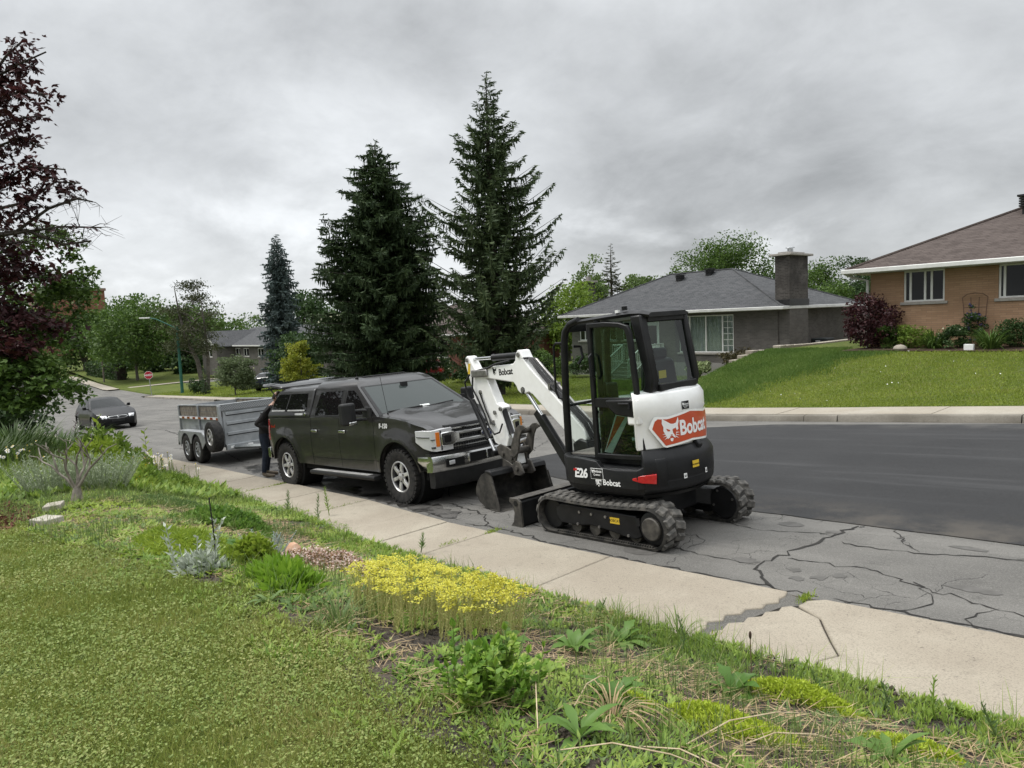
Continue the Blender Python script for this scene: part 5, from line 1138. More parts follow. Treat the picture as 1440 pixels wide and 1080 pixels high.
    # wheel-arch lip
    mb = MB()
    for cx in (0, -3.683):
        a = arc(cx, .43, .505, 8, 172, 22); b = arc(cx, .43, .535, 8, 172, 22); c_ = arc(cx, .43, .50, 8, 172, 22)
        mb.loft([[(p[0], s_ * (tY(*q) + .006), p[1]), (q[0], s_ * (tY(*q) + .004), q[1]), (r[0], s_ * (tY(*q) - .06), r[1])] for p, q, r in zip(a, b, c_)], closed=False)
    mb.build('arch_lip', M_PAINT, tk, smooth=40)
# front end
M_LAMPD = pbr('lamp_inner', (.12, .12, .12), None, 1, .2, .5, coat=1)
fx = lambda y: .935 - .17 * (abs(y) / .98) ** 2.4
def across(name, prof, y0, y1, mat, parent=tk, n=14, **k):
    """prof: (dx, z) loop swept across y following the bowed nose"""
    return MB().loft([[(fx(y) + dx, y, z) for dx, z in prof] for y in [y0 + (y1 - y0) * i / n for i in range(n + 1)]]).build(name, mat, parent, **k)
across('grille_frame', [(-.12, .74), (-.045, .74), (-.035, .80), (-.05, 1.10), (-.075, 1.135), (-.14, 1.135)], -.66, .66, M_PLAST, smooth=40)
gm = MB()
for i in range(27): y = -.56 + 1.12 * i / 26; gm.box(fx(y) - .04, fx(y) - .025, y - .006, y + .006, .775, 1.095)
for i in range(9): z = .79 + .036 * i; gm.loft([[(fx(y) - .04, y, z), (fx(y) - .022, y, z), (fx(y) - .022, y, z + .007), (fx(y) - .04, y, z + .007)] for y in [-.58 + 1.16 * k / 8 for k in range(9)]])
kind(gm.build('grille_mesh', M_RIMD, tk), 'stuff')
for z0, z1 in ((.985, 1.035), (.87, .925)): across('grille_bar', [(-.04, z0), (.0, z0 + .01), (.004, z1 - .01), (-.02, z1)], -.60, .60, pbr('satin_bar', (.50, .50, .49), (.42, .42, .41), 5, .3, .5), smooth=40, bevel=.006)
for z in (1.075, .815): across('grille_bar', [(-.04, z), (-.012, z), (-.012, z + .016), (-.03, z + .02)], -.60, .60, M_CHR, smooth=40)
for s_ in (-1, 1):
    MB().loft([[(fx(y) - .05, y, z0), (fx(y) + .004, y, z0 + .012), (fx(y) + .004, y, z1 - .012), (fx(y) - .05, y, z1)] for (y, z0, z1) in [(s_ * .50, .885, 1.02), (s_ * .58, .87, 1.05), (s_ * .60, .845, 1.06), (s_ * .76, .845, 1.055), (s_ * .78, .86, 1.04)]]).build('lamp_surround', M_CHR, tk, bevel=.008)
    MB().loft([[(fx(y) - .02, y, .90), (fx(y) + .012, y, .90), (fx(y) + .012, y, 1.005), (fx(y) - .02, y, 1.005)] for y in (s_ * .635, s_ * .735)]).build('projector_lamp', M_DARK, tk, bevel=.01)
    MB().loft([[(fx(y) - .10, y, z0), (fx(y) - .015, y, z0), (fx(y) - .02, y, z1), (fx(y) - .10, y, z1)] for (y, z0, z1) in [(s_ * .60, .79, 1.105), (s_ * .75, .785, 1.10), (s_ * .86, .79, 1.09)]] + [[(x - .06, s_ * (y - .05), z0), (x, s_ * y, z0), (x, s_ * (y - .008), z1), (x - .06, s_ * (y - .05), z1)] for (x, y, z0, z1) in ((.745, .912, .80, 1.09), (.62, .952, .84, 1.095), (.49, .982, .93, 1.09))]).build('headlight', M_LAMP, tk, bevel=.006)
    for (ya, yb_, za, zb_) in ((.86, .905, .83, .86), (.86, .905, .95, .965), (.765, .785, .80, 1.08)): MB().loft([[(fx(y) - .05, y, z) for z in (za, zb_)] + [(fx(y) + (-.012 if y * s_ < .8 else -.012), y, z) for z in (zb_, za)] for y in (s_ * ya, s_ * yb_)]).build('lamp_divider', M_LAMPD, tk)
    MB().loft([[(x - .02, s_ * (y - .02), z) for z in (z0, z1)] + [(x + .004, s_ * (y + .006), z) for z in (z1, z0)] for (x, y, z0, z1) in ((.74, .914, .985, 1.0), (.62, .954, .99, 1.005), (.51, .98, 1.0, 1.012))]).build('lamp_divider', M_LAMPD, tk)
    MB().loft([[(fx(y) - .03, y, .855), (fx(y) - .008, y, .855), (fx(y) - .010, y, 1.06), (fx(y) - .03, y, 1.06)] for y in (s_ * .795, s_ * .85)]).build('indicator', M_AMBER, tk, bevel=.004)
bp = across('bumper', [(-.10, .50), (.02, .505), (.05, .55), (.055, .68), (.035, .725), (-.10, .725)], -.965, .965, M_CHR, smooth=40)
for s_ in (-1, 1):
    MB().loft([[(fx(.92) - .1, s_ * (.955 - k), z), (fx(.95) + .03, s_ * (.96 - k), z), (.66, s_ * (.985 - k), z), (.50, s_ * (.99 - k), z), (.50, s_ * .9, z)] for z, k in ((.50, .10), (.56, .045), (.66, .0), (.72, .01))]).build('bumper_end', M_CHR, bp, bevel=.015)
    MB().loft([[(fx(y) + .02, y, .555), (fx(y) + .0595, y, .56), (fx(y) + .0595, y, .67), (fx(y) + .02, y, .675)] for y in (s_ * .50, s_ * .60, s_ * .78)]).build('fog_recess', M_DARK, bp)
    MB().box(fx(.66) + .055, fx(.66) + .066, s_ * .70 - .05, s_ * .70 + .05, .59, .645).build('fog_lamp', M_LAMP, bp, bevel=.008)
MB().loft([[(fx(y) + .02, y, .565), (fx(y) + .0592, y, .57), (fx(y) + .0592, y, .70), (fx(y) + .02, y, .705)] for y in [-.42 + .84 * k / 8 for k in range(9)]]).build('bumper_slot', M_DARK, bp)
for y in (-.42, -.1, .1, .42): MB().box(fx(y) + .05, fx(y) + .07, y - .012, y + .012, .58, .70).build('bracket', M_CHR, bp, bevel=.004)
across('valance', [(-.12, .27), (-.02, .27), (.015, .33), (.02, .50), (-.12, .50)], -.93, .93, M_PLAST, smooth=40)
across('nose_filler', [(-.14, .715), (-.02, .715), (-.02, .755), (-.14, .755)], -.95, .95, M_PAINT, smooth=40)
bo = MB().lathe([(.1, 0), (.1, .012), (.09, .018), (0, .02)], (0, 0, 0), (0, 0, 1), 28); bo.v = [(fx(0) + .004 + z, x * 1.35, .955 + y * .62) for x, y, z in bo.v]; bo.build('badge', M_CHR, tk, smooth=30)
bo = MB().lathe([(.088, .02), (.088, .026), (0, .027)], (0, 0, 0), (0, 0, 1), 28); bo.v = [(fx(0) + .004 + z, x * 1.35, .955 + y * .60) for x, y, z in bo.v]; bdg = bo.build('badge_face', pbr('badge_blue', (.008, .02, .09), None, 1, .2, coat=1), tk, smooth=30)
V, T = text_mesh('Ford', .085, .001, .35); decal_quads('lettering', lambda u, v: (fx(0) + .0335, u, .93 + v), V, T, M_CHR, bdg)
# topper over the bed
def cap_ring(x0, x1, hw, z): return [(x0, -hw, z), (x0, hw, z), (x1, hw, z), (x1, -hw, z)]
tp = MB().loft([cap_ring(-2.70, -4.41, .94, 1.285), cap_ring(-2.70, -4.39, .935, 1.36), cap_ring(-2.70, -4.12, .80, 1.74), cap_ring(-2.71, -4.06, .74, 1.80), cap_ring(-2.84, -4.0, .6, 1.83)]).build('topper', M_PAINT, tk, smooth=30, bevel=.02)
def capP(x, z, s, off=.006): t = (z - 1.36) / .38; return (x, s * (.935 - .135 * t + off), z)
for s_ in (-1, 1):
    P = [(-2.84, 1.40), (-4.28, 1.40), (-4.18, 1.60), (-4.04, 1.71), (-2.90, 1.71)]
    sw = MB().add([capP(x, z, s_) for x, z in P], [tuple(range(5))]).build('side_window', M_TINT, tp, fix=False)
    MB().add([capP(x, z, s_, .009) for x, z in ((-3.62, 1.40), (-3.66, 1.40), (-3.58, 1.71), (-3.54, 1.71))], [(0, 1, 2, 3)]).build('window_bar', M_PLAST, sw)
    for a, b_ in ((-3.68, -4.24), (-2.9, -3.58)): MB().add([capP(x, z, s_, .009) for x, z in ((a, 1.405), (b_, 1.405), (b_, 1.43), (a, 1.43))], [(0, 1, 2, 3)]).build('vent_strip', M_RIM, sw)
    MB().add([capP(x, z, s_, .005) for x, z in ((-2.8, 1.33), (-4.35, 1.33), (-4.35, 1.375), (-2.8, 1.375))], [(0, 1, 2, 3)]).build('trim_strip', M_RIMD, tp)
    MB().add([capP(x, z, s_, .007) for x, z in ((-2.95, 1.335), (-3.25, 1.335), (-3.25, 1.37), (-2.95, 1.37))], [(0, 1, 2, 3)]).build('maker_plate', M_RIM, tp)
    MB().lathe([(.03, 0), (.03, .01), (.01, .014)], capP(-2.86, 1.35, s_), (0, s_, 0), 14).build('lock', M_CHR, tp)
# dark open mouth at the back, raised hatch on two struts
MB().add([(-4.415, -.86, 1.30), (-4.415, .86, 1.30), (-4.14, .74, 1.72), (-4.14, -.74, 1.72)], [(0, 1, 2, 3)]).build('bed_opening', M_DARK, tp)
hz0, hz1 = (-4.27, 1.80), (-5.06, 1.90)
ht = MB().loft([[(x, -w, z), (x, w, z), (x, w * .97, z + .05), (x, -w * .97, z + .05)] for (x, w, z) in ((-4.02, .78, 1.80), (-4.08, .80, 1.815), (-4.4, .82, 1.86), (-4.85, .78, 1.885), (-5.0, .66, 1.88))]).build('hatch', M_PAINT, tk, bevel=.012, smooth=40)
MB().loft([[(x, -w, z), (x, w, z)] for (x, w, z) in ((-4.14, .72, 1.875), (-4.4, .74, 1.917), (-4.84, .70, 1.94))], closed=False).build('hatch_window', M_TINT, ht)
MB().box(-4.68, -4.62, -.12, .12, 1.93, 1.945).build('hatch_handle', M_PLAST, ht)
for s_ in (-1, 1): MB().tube([(-4.22, s_ * .76, 1.60), (-4.6, s_ * .77, 1.87)], .012, 6).build('gas_strut', M_PLAST, ht)
MB().box(-2.45, -1.62, -.42, .42, 1.905, 1.921).build('sunroof', M_TINT, tk, bevel=.006)
an = MB(); an.tube([(-.42, -.80, 1.30), (-.50, -.82, 1.9)], .004, 5); an.tube([(-.42, -.80, 1.29), (-.425, -.80, 1.34)], .014, 6); an.build('antenna', M_PLAST, tk)
an = MB(); an.ball((-1.55, -.60, 1.90), (.03, .03, .03), 10, 6); an.tube([(-1.55, -.60, 1.9), (-1.55, -.6, 2.0)], .006, 5); an.build('roof_aerial', M_PLAST, tk)
rb_ = MB(); rb_.loft([[(-4.44, y, .50), (-4.62 + .08 * abs(y), y, .52), (-4.63 + .08 * abs(y), y, .70), (-4.44, y, .72)] for y in np.linspace(-.95, .95, 9)]); rb_.build('rear_bumper', M_CHR, tk, bevel=.01)
MB().box(-5.0, -4.6, -.05, .05, .42, .50).build('hitch', M_PLAST, tk)
# ---------------- dump trailer behind the pickup
M_GALV = pbr('galvanised_steel', (.27, .285, .295), (.36, .375, .385), 4, .5, .35, bump=.1, bscale=40, lo=.3, hi=.7)
M_GALVD = pbr('worn_galvanised', (.14, .15, .155), (.22, .235, .24), 7, .55, .3)
M_BOARD = pbr('weathered_board', (.10, .085, .068), (.21, .185, .15), 9, .9, bump=.4, bscale=50)
M_DIAM = None
def diamond_mat():
    t = NT('tread_plate'); v = t.coord(); c = t.n('ShaderNodeTexChecker'); c.inputs['Scale'].default_value = 34; t.l(v, c.inputs['Vector'])
    t.bsdf(t.mix(c.outputs['Fac'], (.20, .21, .22), (.36, .37, .38)), .35, .6, c.outputs['Fac'], .5, .004); return t.m
tr = tag(empty('dump_trailer', mat4=frame4((-18.7, 6.84, float(road(-18.7, 6.84))), (.998, .0, .058))), 'galvanised tandem dump trailer with spare tire hitched behind the pickup', 'trailer')
bx0, bx1, bw = -1.52, 1.62, .77
fl_ = MB().box(bx0, bx1, -bw, bw, .52, .56).build('bed_floor', M_GALVD, tr)
for s_ in (-1, 1):
    w = MB(); w.box(bx0, bx1, s_ * bw - .02, s_ * bw + .02, .50, 1.10); sd = w.build('side_wall', M_GALV, tr)
    MB().box(bx0, bx1, s_ * (bw + .02), s_ * (bw + .045), .50, .60).build('bottom_rail', M_GALV, sd, bevel=.006)
    MB().box(bx0, bx1, s_ * (bw + .0205), s_ * (bw + .05), 1.07, 1.13).build('top_rail', M_GALV, sd, bevel=.006)
    for x in np.linspace(bx0 + .04, bx1 - .04, 3): MB().box(x - .03, x + .03, s_ * (bw + .021), s_ * (bw + .06), .60, 1.42).build('post', M_GALV, sd, bevel=.006)
    for k in range(2): MB().box(bx0 + .04, bx1 - .04, s_ * bw - .018, s_ * bw + .018, 1.135 + k * .135, 1.262 + k * .135).build('board', M_BOARD, sd, bevel=.004)
    MB().box(bx0, bx1, s_ * bw - .03, s_ * bw + .03, 1.408, 1.43).build('cap_rail', M_GALV, sd)
    n = 14
    for k in range(n): a = bx0 + .08 + (bx1 - bx0 - .16) * k / n; MB().box(a, a + (bx1 - bx0 - .16) / n, s_ * (bw + .0505), s_ * (bw + .0625), 1.075, 1.122).build('reflector', M_TAIL if k % 2 else M_INKW, sd)
    V, T = text_mesh('WAVIA', .17, .003, 0, 1.1); decal_quads('lettering', lambda u, v: (-.05 - s_ * u if s_ > 0 else -.05 + u, s_ * (bw + .024), .80 + v), V, T, pbr('faded_print', (.16, .165, .165), None, 1, .7), sd)
    f = MB(); P = [(-1.05, .42), (-.98, .72), (-.86, .80), (.86, .80), (1.02, .72), (1.25, .42)]; o_ = P + [(x * .985, z - .02) for x, z in P[::-1]]
    f.prism(o_, 'y', s_ * (bw + .05), s_ * (bw + .28)); fd = f.build('fender', M_GALV, tr, bevel=.008)
    sk_ = MB(); sk_.prism([(-1.0, .56)] + arc(-.40, .345, .40, 175, 20, 8) + arc(.40, .345, .40, 160, 5, 8) + [(1.1, .56), (.98, .72), (.84, .79), (-.84, .79), (-.97, .71)], 'y', s_ * (bw + .27), s_ * (bw + .285)); sk_.build('fender_skirt', M_GALV, fd)
    for cx in (-.40, .40): wheel(tr, (cx, s_ * (bw + .165), .345), s_, .345, .21, .19, 8, rimmat=M_GALV, spin=.2, dish=.03)
fp = MB(); fp.box(bx1 - .02, bx1 + .02, -bw, bw, .48, 1.28); fpn = fp.build('front_panel', M_GALV, tr)
for z in (1.18, .95, .70): MB().box(bx1 + .0205, bx1 + .045, -bw + .06, bw - .06, z - .06 + .055, z + .055 + .012).build('rib', M_GALV, fpn, bevel=.008); MB().box(bx1 + .0202, bx1 + .026, -bw + .08, bw - .08, z - .022, z).build('slot', M_DARK, fpn)
MB().box(bx1 - .03, bx1 + .05, -bw - .04, bw + .04, 1.285, 1.42).build('tread_plate', diamond_mat(), tr, bevel=.008)
MB().box(bx1 - .1, bx1 + .055, -bw - .05, bw + .05, 1.4205, 1.445).build('top_ledge', M_GALV, tr, bevel=.005)
for s_ in (-1, 1): MB().box(bx1 - .06, bx1 + .05, s_ * (bw + .06) - .04, s_ * (bw + .06) + .02, .45, 1.42).build('corner_post', M_GALV, tr, bevel=.008)
MB().box(bx1 - .04, bx1 + .06, -bw, bw, .34, .48).build('front_frame', M_GALV, tr, bevel=.01)
for y in (-.62, -.2): MB().box(bx1 + .061, bx1 + .07, y - .06, y + .06, .38, .44).build('plate', M_INKW, tr)
MB().box(bx0 - .02, bx0 + .02, -bw, bw, .5, 1.4).build('tailgate', M_GALV, tr)
for s_ in (-1, 1): MB().box(bx0, bx1, s_ * .45 - .05, s_ * .45 + .05, .33, .515).build('frame_rail', M_GALVD, tr)
for cx in (-.40, .40): MB().cyl((cx, -bw - .1, .345), (cx, bw + .1, .345), .045).build('axle', M_PLAST, tr)
tg = MB(); tg.tube([(1.6, -.6, .40), (3.55, -.03, .45)], .05, 4); tg.tube([(1.6, .6, .40), (3.55, .03, .45)], .05, 4); tg.box(3.4, 3.75, -.06, .06, .42, .54); tg.build('tongue', M_GALVD, tr)
tg = MB(); tg.cyl((3.1, -.1, .12), (3.1, -.1, .95), .035); tg.cyl((3.1, -.1, .95), (3.1, -.25, .98), .015); tg.build('jack', M_GALV, tr)
wheel(tr, (1.50, -(bw + .20), .70), -1, .37, .23, .20, 6, rimmat=M_RIM, name='spare_tire', spin=.4, dish=.04)
MB().box(1.44, 1.56, -bw - .12, -bw - .02, .6, .8).build('spare_bracket', M_GALVD, tr)

# ---------------- cars
def make_car(name, label, o, fw, paint, group=None, detail=True, L=(.83, 2.85, 1.07), W=.885, H=1.45, grille=True):
    c = tag(empty(name, mat4=frame4(o, fw)), label, 'car', group)
    f, wb, r = L
    def Y(x, z):
        y = W - .11 * max(0, (z - .62) / .38) ** 1.6 - .05 * max(0, .45 - z) / .25
        if x > .1: y -= .22 * ((x - .1) / (f - .1)) ** 2.2
        if x < -wb - .2: y -= .14 * ((-wb - .2 - x) / (r - .2)) ** 2
        for cx in (0, -wb): y += .02 * math.exp(-((math.hypot(x - cx, z - .33) - .38) / .06) ** 2)
        return y
    O = [(-wb - r, .48), (-wb - r + .02, .78), (-wb - r + .08, .99), (-wb - .5, 1.01), (-1.9, .98), (-.75, .955), (-.3, .93), (.25, .84), (f - .22, .70), (f - .03, .60), (f, .50), (f - .02, .28), (f - .1, .2), (.40, .2)] + arc(0, .325, .36, -10, 190, 14) + [(-.42, .19), (-wb + .42, .19)] + arc(-wb, .325, .36, -10, 190, 14) + [(-wb - r + .15, .25)]
    body_shell('body', O, Y, paint, c, .13)
    hz_ = lambda x: float(np.interp(x, [-.8, -.3, .25, f - .22, f - .02], [.96, .935, .845, .705, .60])); secs = []
    for x in np.linspace(-.85, f - .01, 9):
        hw = Y(x, hz_(x)) - .02; secs.append([(x - .10 * (k / 6 - 1) ** 2, hw * (k / 6 - 1), hz_(x) + .055 * (1 - (k / 6 - 1) ** 4)) for k in range(13)])
    MB().loft(secs, closed=False).build('hood', paint, c, smooth=50)
    s2 = [ring(-.72, -wb - .55, .78, .955, .13), ring(-1.0, -wb - .35, .72, 1.13, .12), ring(-1.45, -wb + .02, .60, 1.37, .10), ring(-1.62, -wb + .25, .52, 1.42, .08), ring(-1.85, -wb + .5, .36, 1.445, .05)]
    MB().loft(s2).build('roof', paint, c, smooth=50)
    def fr_pt(u, v, off=.006):
        k = (u + 1) / 2 * 7; i = min(6, int(k)); g = k - i; q = v * 2; j = min(1, int(q)); q -= j
        a, b = s2[j], s2[j + 1]; p = Vector(a[i]).lerp(Vector(a[i + 1]), g).lerp(Vector(b[i]).lerp(Vector(b[i + 1]), g), q); return p + Vector((.5, 0, .86)) * off
    MB().loft([[fr_pt(-.9 + 1.8 * k / 12, v) for k in range(13)] for v in (.05, .3, .5, .75, .97)], closed=False).build('windscreen', darkglass('car_windscreen', (.012, .014, .014), -.02), c, smooth=60)
    def rr_pt(u, v, off=.006):
        a = [(s[8], s[9]) for s in s2]; q = v * 2; j = min(1, int(q)); q -= j
        L_ = lambda A: Vector(A[1]).lerp(Vector(A[0]), (u + 1) / 2); return L_(a[j]).lerp(L_(a[j + 1]), q) + Vector((-.5, 0, .8)) * off
    MB().loft([[rr_pt(-.86 + 1.72 * k / 4, v) for k in range(5)] for v in (.08, .5, .95)], closed=False).build('rear_window', M_TINT, c, smooth=60)
    for s_ in (-1, 1):
        def sp(x, z, off=.006):
            z_ = [.955, 1.13, 1.37]; w_ = [.78, .72, .60]; return (x, s_ * (float(np.interp(z, z_, w_)) + off), z)
        for P in ([(-1.0, 1.0), (-1.82, 1.0), (-1.82, 1.34), (-1.55, 1.34), (-1.25, 1.18)], [(-1.9, 1.0), (-wb - .05, 1.02), (-wb + .02, 1.16), (-wb + .3, 1.34), (-1.9, 1.34)]):
            Q = []
            for i in range(len(P)):
                a, b = P[i], P[(i + 1) % len(P)]
                for k in range(3): Q.append(sp(a[0] + (b[0] - a[0]) * k / 3, a[1] + (b[1] - a[1]) * k / 3))
            MB().add(Q, [tuple(range(len(Q)))]).build('side_window', M_TINT, c, fix=False)
        mr = MB(); mr.loft([[(-1.02, s_ * .86, z), (-1.02, s_ * 1.0, z), (-.9, s_ * .98, z), (-.86, s_ * .86, z)] for z in (.96, 1.09)]); mr.tube([(-.95, s_ * .75, .97), (-.95, s_ * .88, 1.0)], .025, 6); mr.build('mirror', paint, c, bevel=.02)
        hl = MB().loft([[(f + .012, s_ * y, .535), (f - .010, s_ * y, .61), (f - .10, s_ * y, .665)] for y in (.44, .54, .635)] + [[(f - .09, s_ * .715, .55), (f - .11, s_ * .715, .62), (f - .17, s_ * .69, .68)], [(f - .30, s_ * .80, .62), (f - .31, s_ * .80, .655), (f - .33, s_ * .775, .695)]], closed=False).build('headlight', M_LAMP, c, smooth=50)
        MB().lathe([(.055, 0), (.045, .012), (0, .014)], (f + .004, s_ * .56, .585), (1, 0, .3), 14).build('projector_lamp', M_CHR, hl)
        MB().loft([[(-wb - r + .06, s_ * y, z), (-wb - r + .0, s_ * y, z), (-wb - r + .0, s_ * (y - .16), z), (-wb - r + .06, s_ * (y - .16), z)] for (y, z) in ((.74, .70), (.72, .88))]).build('taillight', M_TAIL, c, bevel=.01)
        for cx in (0, -wb): wheel(c, (cx, s_ * (W - .115), .325), s_, .325, .22, .225, 5, rimmat=M_RIM, spin=.3 + cx)
        for x in (-.78, -1.86, -wb + .45): MB().add([(x, s_ * (Y(x, z) + .003), z) for z in (.25, .5, .75, .95)] + [(x - .012, s_ * (Y(x, z) + .003), z) for z in (.95, .75, .5, .25)], [tuple(range(8))]).build('shut_line', M_DARK, c, fix=False)
    if grille:
        g = MB().loft([[(f - .05 - .03 * (y / .5) ** 2, y, z0), (f + .015 - .03 * (y / .5) ** 2, y, z0 + .01), (f - .005 - .03 * (y / .5) ** 2, y, z1 - .01), (f - .05 - .03 * (y / .5) ** 2, y, z1)] for (y, z0, z1) in [(-.42, .565, .60), (-.34, .51, .635), (-.15, .485, .645), (0, .48, .65), (.15, .485, .645), (.34, .51, .635), (.42, .565, .60)]]).build('grille', M_CHR, c, bevel=.006)
        MB().loft([[(f + .012 - .03 * (y / .5) ** 2, y, z0), (f + .034 - .03 * (y / .5) ** 2, y, z0), (f + .020 - .03 * (y / .5) ** 2, y, z1)] for (y, z0, z1) in [(-.35, .545, .60), (-.15, .51, .62), (.15, .51, .62), (.35, .545, .60)]]).build('grille_mesh', M_RIMD, g)
        MB().lathe([(.05, 0), (.04, .012), (.02, .012)], (f + .012, 0, .575), (1, 0, .2), 16).build('badge', M_CHR, g)
        MB().box(f - .03, f + .012, -.26, .26, .36, .45).build('number_plate', M_PLAST, c, bevel=.01)
        MB().loft([[(f - .05 - .0 * y, y, .24), (f + .004 - .0 * y, y, .25), (f + .004 - .0 * y, y, .33), (f - .05 - .0 * y, y, .34)] for y in (-.55, -.3, 0, .3, .55)]).build('lower_intake', M_DARK, c)
    MB().box(-wb - .3, .3, -.7, .7, .2, .6).build('underbody', M_DARK, c)
    return c
M_CARBLK = pbr('black_car_paint', (.006, .006, .007), None, 1, .45, coat=.25)
make_car('sedan', 'shiny black sedan parked facing uphill behind the garden plants', (-36.3, 7.95, float(road(-36.3, 7.95))), (.998, .01, .056), M_CARBLK)
make_car('parked_car', 'dark blue grey car parked in the drive beneath the blue spruce', (-57.0, 25.6, float(g_far(-57, 25.6))), (-.55, .83, .0), pbr('blue_grey_paint', (.035, .04, .055), None, 1, .3, .3, coat=1), grille=False)
make_car('red_car', 'dark red car parked by the red brick house behind the spruces', (-38.3, 27.2, float(g_far(-38.3, 26))), (-.8, .6, .0), pbr('dark_red_paint', (.12, .008, .01), None, 1, .3, coat=1), grille=False)

# ---------------- person at the tailgate
def person():
    p = (-14.22, 5.83); z0 = float(road(*p)) + .003
    root = tag(empty('person', (p[0], p[1], z0), math.atan2(.80, .60)), 'person in dark jacket and jeans leaning in under the raised hatch', 'person')
    J = {'pel': (0, 0, .94, .135, .15), 'sp': (.05, 0, 1.10, .125, .15), 'ch': (.13, 0, 1.30, .13, .175), 'nk': (.235, 0, 1.475, .06, .06), 'hd0': (.27, 0, 1.54, .06, .06)}
    names = list(J); V = [J[k][:3] for k in names]; Rr = [J[k][3:] for k in names]; E = [(0, 1), (1, 2), (2, 3), (3, 4)]
    def chain(start, pts):
        a = start
        for (x, y, z, r) in pts: V.append((x, y, z)); Rr.append((r, r)); E.append((a, len(V) - 1)); a = len(V) - 1
    for s_ in (-1, 1): chain(0, [(0, s_ * .095, .86, .105), (.035, s_ * .11, .50, .075), (.02, s_ * .115, .46, .07), (-.03, s_ * .12, .12, .052), (-.03, s_ * .12, .06, .05), (.10, s_ * .135, .035, .042), (.19, s_ * .14, .03, .034)])
    chain(2, [(.14, -.17, 1.385, .075), (.02, -.25, 1.22, .058), (-.09, -.29, 1.12, .05), (.06, -.25, 1.05, .043), (.17, -.20, 1.01, .034), (.235, -.18, 1.0, .034)])
    chain(2, [(.16, .17, 1.385, .075), (.24, .24, 1.20, .055), (.27, .26, 1.12, .048), (.42, .2, 1.13, .04), (.51, .17, 1.14, .033), (.57, .16, 1.14, .034)])
    me = bpy.data.meshes.new('body'); me.from_pydata(V, E, []); o = link('body', me, None, root)
    sk = o.modifiers.new('skin', 'SKIN'); sv = me.skin_vertices[0].data
    for i, r in enumerate(Rr): sv[i].radius = r; sv[i].use_root = (i == 0)
    sk.use_smooth_shade = True; sb = o.modifiers.new('sub', 'SUBSURF'); sb.levels = 2; sb.render_levels = 2
    dg = bpy.context.evaluated_depsgraph_get(); ev = o.evaluated_get(dg); m2 = bpy.data.meshes.new_from_object(ev); m2.name = 'body'
    o.modifiers.clear(); o.data = m2
    mats = [pbr('jacket_dark', (.014, .013, .014), (.024, .022, .022), 12, .85, bump=.3, bscale=60), pbr('jeans', (.012, .016, .026), (.022, .028, .042), 14, .85, bump=.3, bscale=80), pbr('skin', (.42, .24, .17), (.38, .21, .15), 20, .5), pbr('work_boots', (.17, .13, .09), (.1, .08, .055), 16, .7)]
    m2.materials.clear()
    for m in mats: m2.materials.append(m)
    for f in m2.polygons:
        x, y, z = f.center; f.use_smooth = True
        f.material_index = 3 if z < .105 else 2 if (z > 1.475 or (x > .185 and y < -.1 and z < 1.08) or (x > .49 and y > .08)) else 1 if z < .90 and not (abs(y) > .2) else 0
    # head with face
    hd = MB(); N, M_ = 20, 14; c = Vector((.315, 0, 1.625)); tilt = Matrix.Rotation(R(14), 3, 'Y'); vs = []
    for i in range(M_ + 1):
        t = math.pi * i / M_
        for k in range(N):
            a = 2 * math.pi * k / N; x, y, z = math.sin(t) * math.cos(a), math.sin(t) * math.sin(a), -math.cos(t)
            rx, ry, rz = .098, .076, .118
            if z < -.1: ry *= 1 - .25 * (-z - .1); rx *= 1 - .05 * (-z)
            px, py, pz = x * rx, y * ry, z * rz
            if x > .55: px += .028 * math.exp(-(y / .18) ** 2 - ((z + .12) / .22) ** 2) - .010 * math.exp(-((abs(y) - .36) / .16) ** 2 - ((z - .08) / .12) ** 2) + .008 * math.exp(-(y / .4) ** 2 - ((z + .52) / .1) ** 2) + .012 * math.exp(-(y / .35) ** 2 - ((z + .85) / .2) ** 2)
            vs.append(c + tilt @ Vector((px, py, pz)))
    fs = [(i * N + k, i * N + (k + 1) % N, (i + 1) * N + (k + 1) % N, (i + 1) * N + k) for i in range(M_) for k in range(N)]
    h = hd.add(vs, fs).build('head', mats[2], root, smooth=70, weld=True)
    for s_ in (-1, 1):
        e = MB(); e.ball(c + tilt @ Vector((.083, s_ * .031, .012)), (.012, .014, .010), 10, 6); e.build('eye', mats[0], h)
        e = MB(); e.ball(c + tilt @ Vector((-.008, s_ * .078, -.006)), (.022, .012, .034), 10, 6); e.build('ear', mats[2], h)
    e = MB(); e.ball(c + tilt @ Vector((.09, 0, -.058)), (.010, .026, .006), 10, 6); e.build('mouth', pbr('lips', (.28, .1, .08)), h)
    hr = MB(); vs = []
    for i in range(9):
        t = math.pi * (.5 + .5 * i / 8)
        for k in range(N): a = 2 * math.pi * k / N; z = -math.cos(t); x = math.sin(t) * math.cos(a); y = math.sin(t) * math.sin(a); zz = z * .128 + (.028 if x > .5 else -.045 if x < -.2 else -.01) * (1 - i / 8); vs.append(c + tilt @ Vector((x * .106 - .004, y * .084, zz)))
    hr.add(vs, [(i * N + k, i * N + (k + 1) % N, (i + 1) * N + (k + 1) % N, (i + 1) * N + k) for i in range(8) for k in range(N)]).build('hair', pbr('hair_dark', (.02, .013, .009), (.035, .024, .017), 60, .7), root, smooth=60, weld=True)
